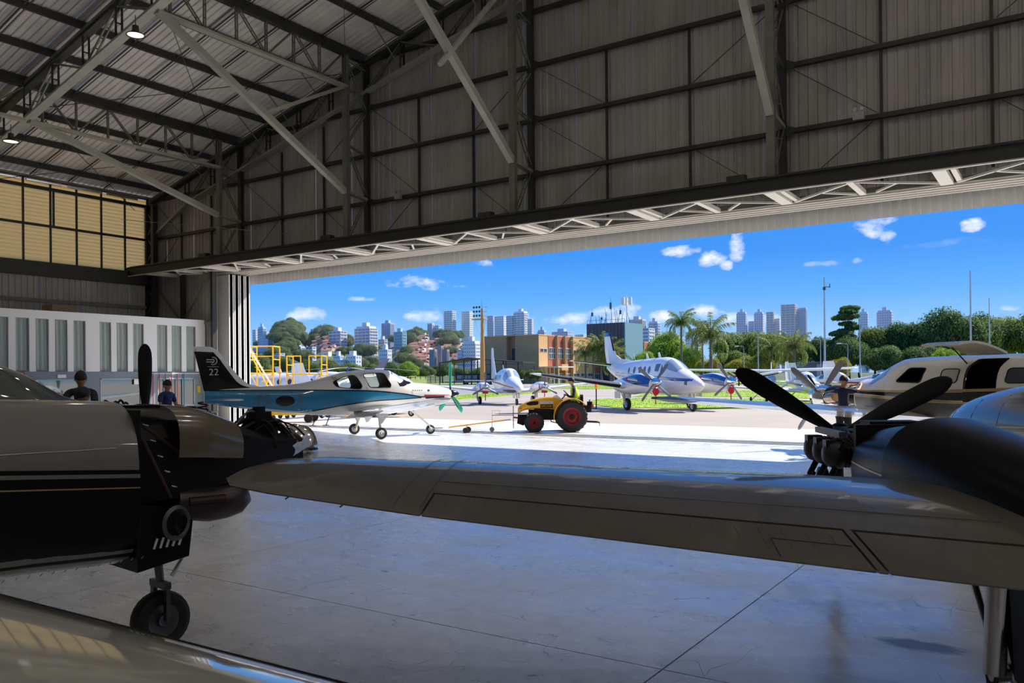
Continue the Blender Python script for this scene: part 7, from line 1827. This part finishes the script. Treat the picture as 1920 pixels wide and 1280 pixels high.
    MB().lathe([(.19, 0), (.22, .06), (.20, .16), (.12, .22), (.10, .18), (.15, .1)], (1.52, 0, 1.40), 'X', 24, None, True).obj('nose_bowl', CHROME, t, smooth=40)
    MB().path([(.35, -.30, 1.12), (.45, -.31, 1.10), (.6, -.33, 1.08), (.72, -.33, 1.085), (.82, -.33, 1.10), (.88, -.33, 1.13), (.91, -.33, 1.16)], [.10, .12, .13, .128, .12, .09, .03], 16).obj('exhaust_can', mat('dull_exhaust', (.05, .04, .04), .35, metal=.6), t, smooth=50)
    MB().path([(.4, -.42, 1.13), (.66, -.46, 1.13)], .03, 8).obj('red_pipe', mat('dull_red_hose', (.03, .007, .006), .5), t)
    MB().box(.86, 1.02, -.36, -.24, 1.17, 1.25).tube((1.02, -.3, 1.2), (1.12, -.3, 1.22), .012).obj('drain_fitting', ENG, t)
    for k in range(5): MB().tube((.06+.05*k, -.44, 1.70-.11*k), (.09+.05*k, -.46, 1.69-.11*k), .006, .005, 6).obj('fitting', CHROME, t)
    g = wheel(t, .39, 0, .215, .215, .15, 'nose_gear', [((.36, 0, .78), (.39, 0, .50), .035)], DMET, DMET)
    MB().bar((.39, -.10, .22), (.39, -.10, .48), .03, .05).bar((.39, .10, .22), (.39, .10, .48), .03, .05).bar((.39, -.12, .48), (.39, .12, .48), .05).obj('fork', DMET, g)
    MB().path([(.42, 0, .74), (.56, 0, .64), (.48, 0, .52)], .016, 6).obj('torque_link', ALU, g)
near_nose()

# ------------------------------------------------------------------ glossy wing in the bottom-left corner
def corner_wing():
    A = FWD*2.86+RGT*-1.77; B = FWD*1.90+RGT*-.31; d = (B-A).normalized(); n = Vector((d.y, -d.x, 0))
    if n.dot(-A) < 0: n = -n
    # leading edge along A-B, chord towards the camera side; local x points away from the chord
    ax = -n; t = thing('wing_of_parked_airplane', 'glossy white airplane wing with dark leading edge cut off by the bottom left corner', 'airplane', (A.x, A.y, 0), math.atan2(ax.y, ax.x))
    ly = Vector((-ax.y, ax.x, 0)); s = 1 if ly.dot(d) > 0 else -1
    st = [(.0, s*-3.2, 1.20, 1.25, .14), (.0, s*0, 1.24, 1.2, .14), (-.0, s*1.75, 1.26, 1.15, .13), (-.0, s*3.2, 1.28, 1.1, .13)]
    M = mat('glossy_near_wing', (.42, .42, .37), .08, coat=1)
    body = MB(); secs = []
    for a, b, c, ch, th in st: secs.append(section((a, b, c), ch, th, (0, 0, 1), 0, 1, .01))
    body.loft(secs, True); w = body.obj('wing', M, t, smooth=50, recalc=True)
    sb = MB(); sb.loft([section((a+.004, b, c), ch, th*1.06, (0, 0, 1), 0, .035, .01) for a, b, c, ch, th in st], True); sb.obj('leading_edge_boot', BOOT, w, smooth=40, recalc=True)
    MB().loft([section((-.9, s*y, 1.0), .12, .3, (0, 0, 1)) for y in (.2, .5)], True)
    g = wheel(t, -.5, s*-1.6, .2, .2, .14, 'main_gear', [((-.5, s*-1.6, 1.2), (-.5, s*-1.6, .2), .04)], ALU)
corner_wing()

# ------------------------------------------------------------------ dark blue airplane behind, with the two mechanics
def blue_single():
    o = RGT*-7.05+FWD*12.04; t = thing('blue_airplane', 'dark blue airplane with sloping windscreen and opened engine in front of the office', 'airplane', (o.x, o.y, 0), cam_heading(.8, .6))
    BL = mat('deep_blue_paint', (.008, .03, .16), .2, coat=.8)
    F = Fus([(-5.5, 1.6, 1.4, .05, 2), (-3.5, 1.95, 1.1, .3, 2.1), (-1.5, 2.26, .85, .6, 2.3), (-.5, 2.26, .8, .64, 2.4), (-.1, 2.12, .8, .63, 2.4), (.45, 1.78, .82, .58, 2.4), (.75, 1.70, .9, .5, 2.3)])
    fu = F.loft(MB(), n=32, m=40).obj('fuselage', BL, t, smooth=40, recalc=True)
    rows = [F.ring(lerp(-.42, .36, i/6), 60, -.008)[2:29] for i in range(7)]
    MB().grid(rows).obj('windscreen', mat('green_windscreen', (.05, .075, .065), .05, spec=1, coat=1), fu, smooth=True)
    for sg in (-1, 1):
        F.patch(MB(), round_poly([(-.5, 1.72), (-.6, 2.1), (-1.4, 2.12), (-1.5, 1.72)], .2), sg, .006, 3).obj('side_window', GL2, fu)
        MB().path([F.side(-.42, lerp(1.7, 2.2, k/5), sg, .008) for k in range(6)], .015, 4).obj('window_frame', PCREAM, fu)
        wing(t, [(.3, sg*.5, .9, 1.6, .14), (.1, sg*3.6, 1.12, 1.2, .13)], BL, ((1, 3.4, 'flap'),), 'wing')
        wing(t, [(-4.6, sg*.05, 1.5, .9, .1), (-4.8, sg*1.7, 1.52, .6, .1)], BL, (), 'tailplane')
        wheel(t, -.4, sg*1.3, .2, .2, .15, 'main_gear', [((-.4, sg*1.2, .95), (-.4, sg*1.3, .2), .04)], ALU)
    wing(t, [(-4.2, 0, 1.5, 1.2, .09), (-5.0, 0, 2.6, .7, .09)], BL, (), 'fin', T=(0, 1, 0), key=2)
    MB().loft([[(s, y*w, 1.38+z*h) for y, z in ((-1, -.8), (1, -.8), (1, .6), (.6, 1), (-.6, 1), (-1, .6))] for s, w, h in ((.75, .3, .26), (1.1, .36, .3), (1.45, .3, .2), (1.58, .1, .1))]).obj('engine', ENG, t, recalc=True)
    for k in range(7): spath(MB(), [(.8+.06*k, -.22, 1.5), (.86+.08*k, -.1+.04*k, 1.66+.02*(k % 3)), (1.05+.06*k, .1, 1.55)], .018, 5).obj('hose', ENG, t)
    propeller(t, (1.6, 0, 1.45), 3, 1.13, .22, BLADEM, PBLACK, .13, .25, 0, tw=(86, 80))
    wheel(t, 1.1, 0, .18, .18, .13, 'nose_gear', [((1.0, 0, 1.1), (1.1, 0, .2), .035)], ALU)
blue_single()
DKS = mat('dark_overalls', (.03, .028, .03), .85); BLS = mat('blue_shirt', (.015, .03, .12), .8); NVS = mat('dark_navy_shirt', (.008, .012, .045), .85); TRS = mat('charcoal_trousers', (.02, .02, .022), .85)
x, y = spot(168, 13.4)
standing('mechanic in dark overalls bending over the open engine, left of the tall black blade', (x, y, 0), cam_heading(-.1, -1), (((.30, -.22, 1.25), (.52, -.12, 1.22)), ((.30, .22, 1.25), (.52, .12, 1.22))), DKS, TRS, lean=.12, scale=1.06, look=(.9, 0, -.4))
x, y = spot(152, 14.6)
p = standing('second mechanic behind the blue airplane, head raised above the first', (x, y, .24), cam_heading(.3, -1), (((.25, -.25, 1.2), (.46, -.16, 1.15)), ((.25, .25, 1.2), (.46, .16, 1.15))), DKS, TRS, scale=1.08, look=(.9, .2, -.3))
t = thing('step_stool', 'low steel step under the second mechanic', 'stool', (x, y, 0), .3); MB().box(-.25, .25, -.3, .3, .2, .24).obj('tread', STEEL, t); [MB().box(a-.02, a+.02, b-.02, b+.02, 0, .2).obj('leg', STEEL, t) for a in (-.22, .22) for b in (-.27, .27)]
x, y = spot(312, 22)
standing('man in a blue shirt standing in front of the right office window', (x, y, 0), cam_heading(.8, -.3), (((.05, -.26, 1.18), (.28, -.18, 1.15)), ((.05, .26, 1.18), (.30, .14, 1.18))), BLS, TRS, scale=1.12, look=(1, 0, -.15))
x, y = spot(1581, 20.3)
standing('man in a dark navy shirt reaching up to the cream airplane nose', (x, y, 0), cam_heading(.75, .66), (((.26, -.22, 1.46), (.50, -.16, 1.56)), ((.24, .20, 1.42), (.48, .10, 1.54))), NVS, TRS, scale=1.10, look=(1, 0, .0))
t = thing('work_table', 'cluttered work table in front of the grey office wall', 'table', (*spot(352, 27.5), 0), YAW)
MB().box(-.9, .9, -.35, .35, .92, .97).obj('tabletop', STEEL, t); [MB().box(a-.03, a+.03, b-.03, b+.03, 0, .92).obj('leg', STEEL, t) for a in (-.8, .8) for b in (-.3, .3)]
for k, (a, c, n, m_) in enumerate(((-.6, 'yellow rag', 'rag', YEL), (.1, 'dark parts bin', 'parts_bin', ENG), (.5, 'tangle of black hoses', 'hose_coil', ENG))):
    o = thing(n, c+' lying on the work table', n.replace('_', ' '), (*(Vector(spot(352, 27.5))+Vector((math.cos(YAW), math.sin(YAW)))*a), .97), YAW)
    if n == 'rag': MB().grid([[(x_*.08-.16, y_*.07-.1, .02+.02*math.sin(x_*2+y_)) for x_ in range(5)] for y_ in range(4)]).obj('cloth', m_, o)
    elif n == 'parts_bin': MB().box(-.2, .2, -.15, .15, 0, .02).box(-.2, -.18, -.15, .15, .02, .16).box(.18, .2, -.15, .15, .02, .16).box(-.18, .18, -.15, -.13, .02, .16).box(-.18, .18, .13, .15, .02, .16).obj('bin', m_, o)
    else: MB().path([(math.cos(a_*.5)*.16, math.sin(a_*.5)*.13, .03+.012*a_) for a_ in range(26)], .025, 6).obj('hose', m_, o)
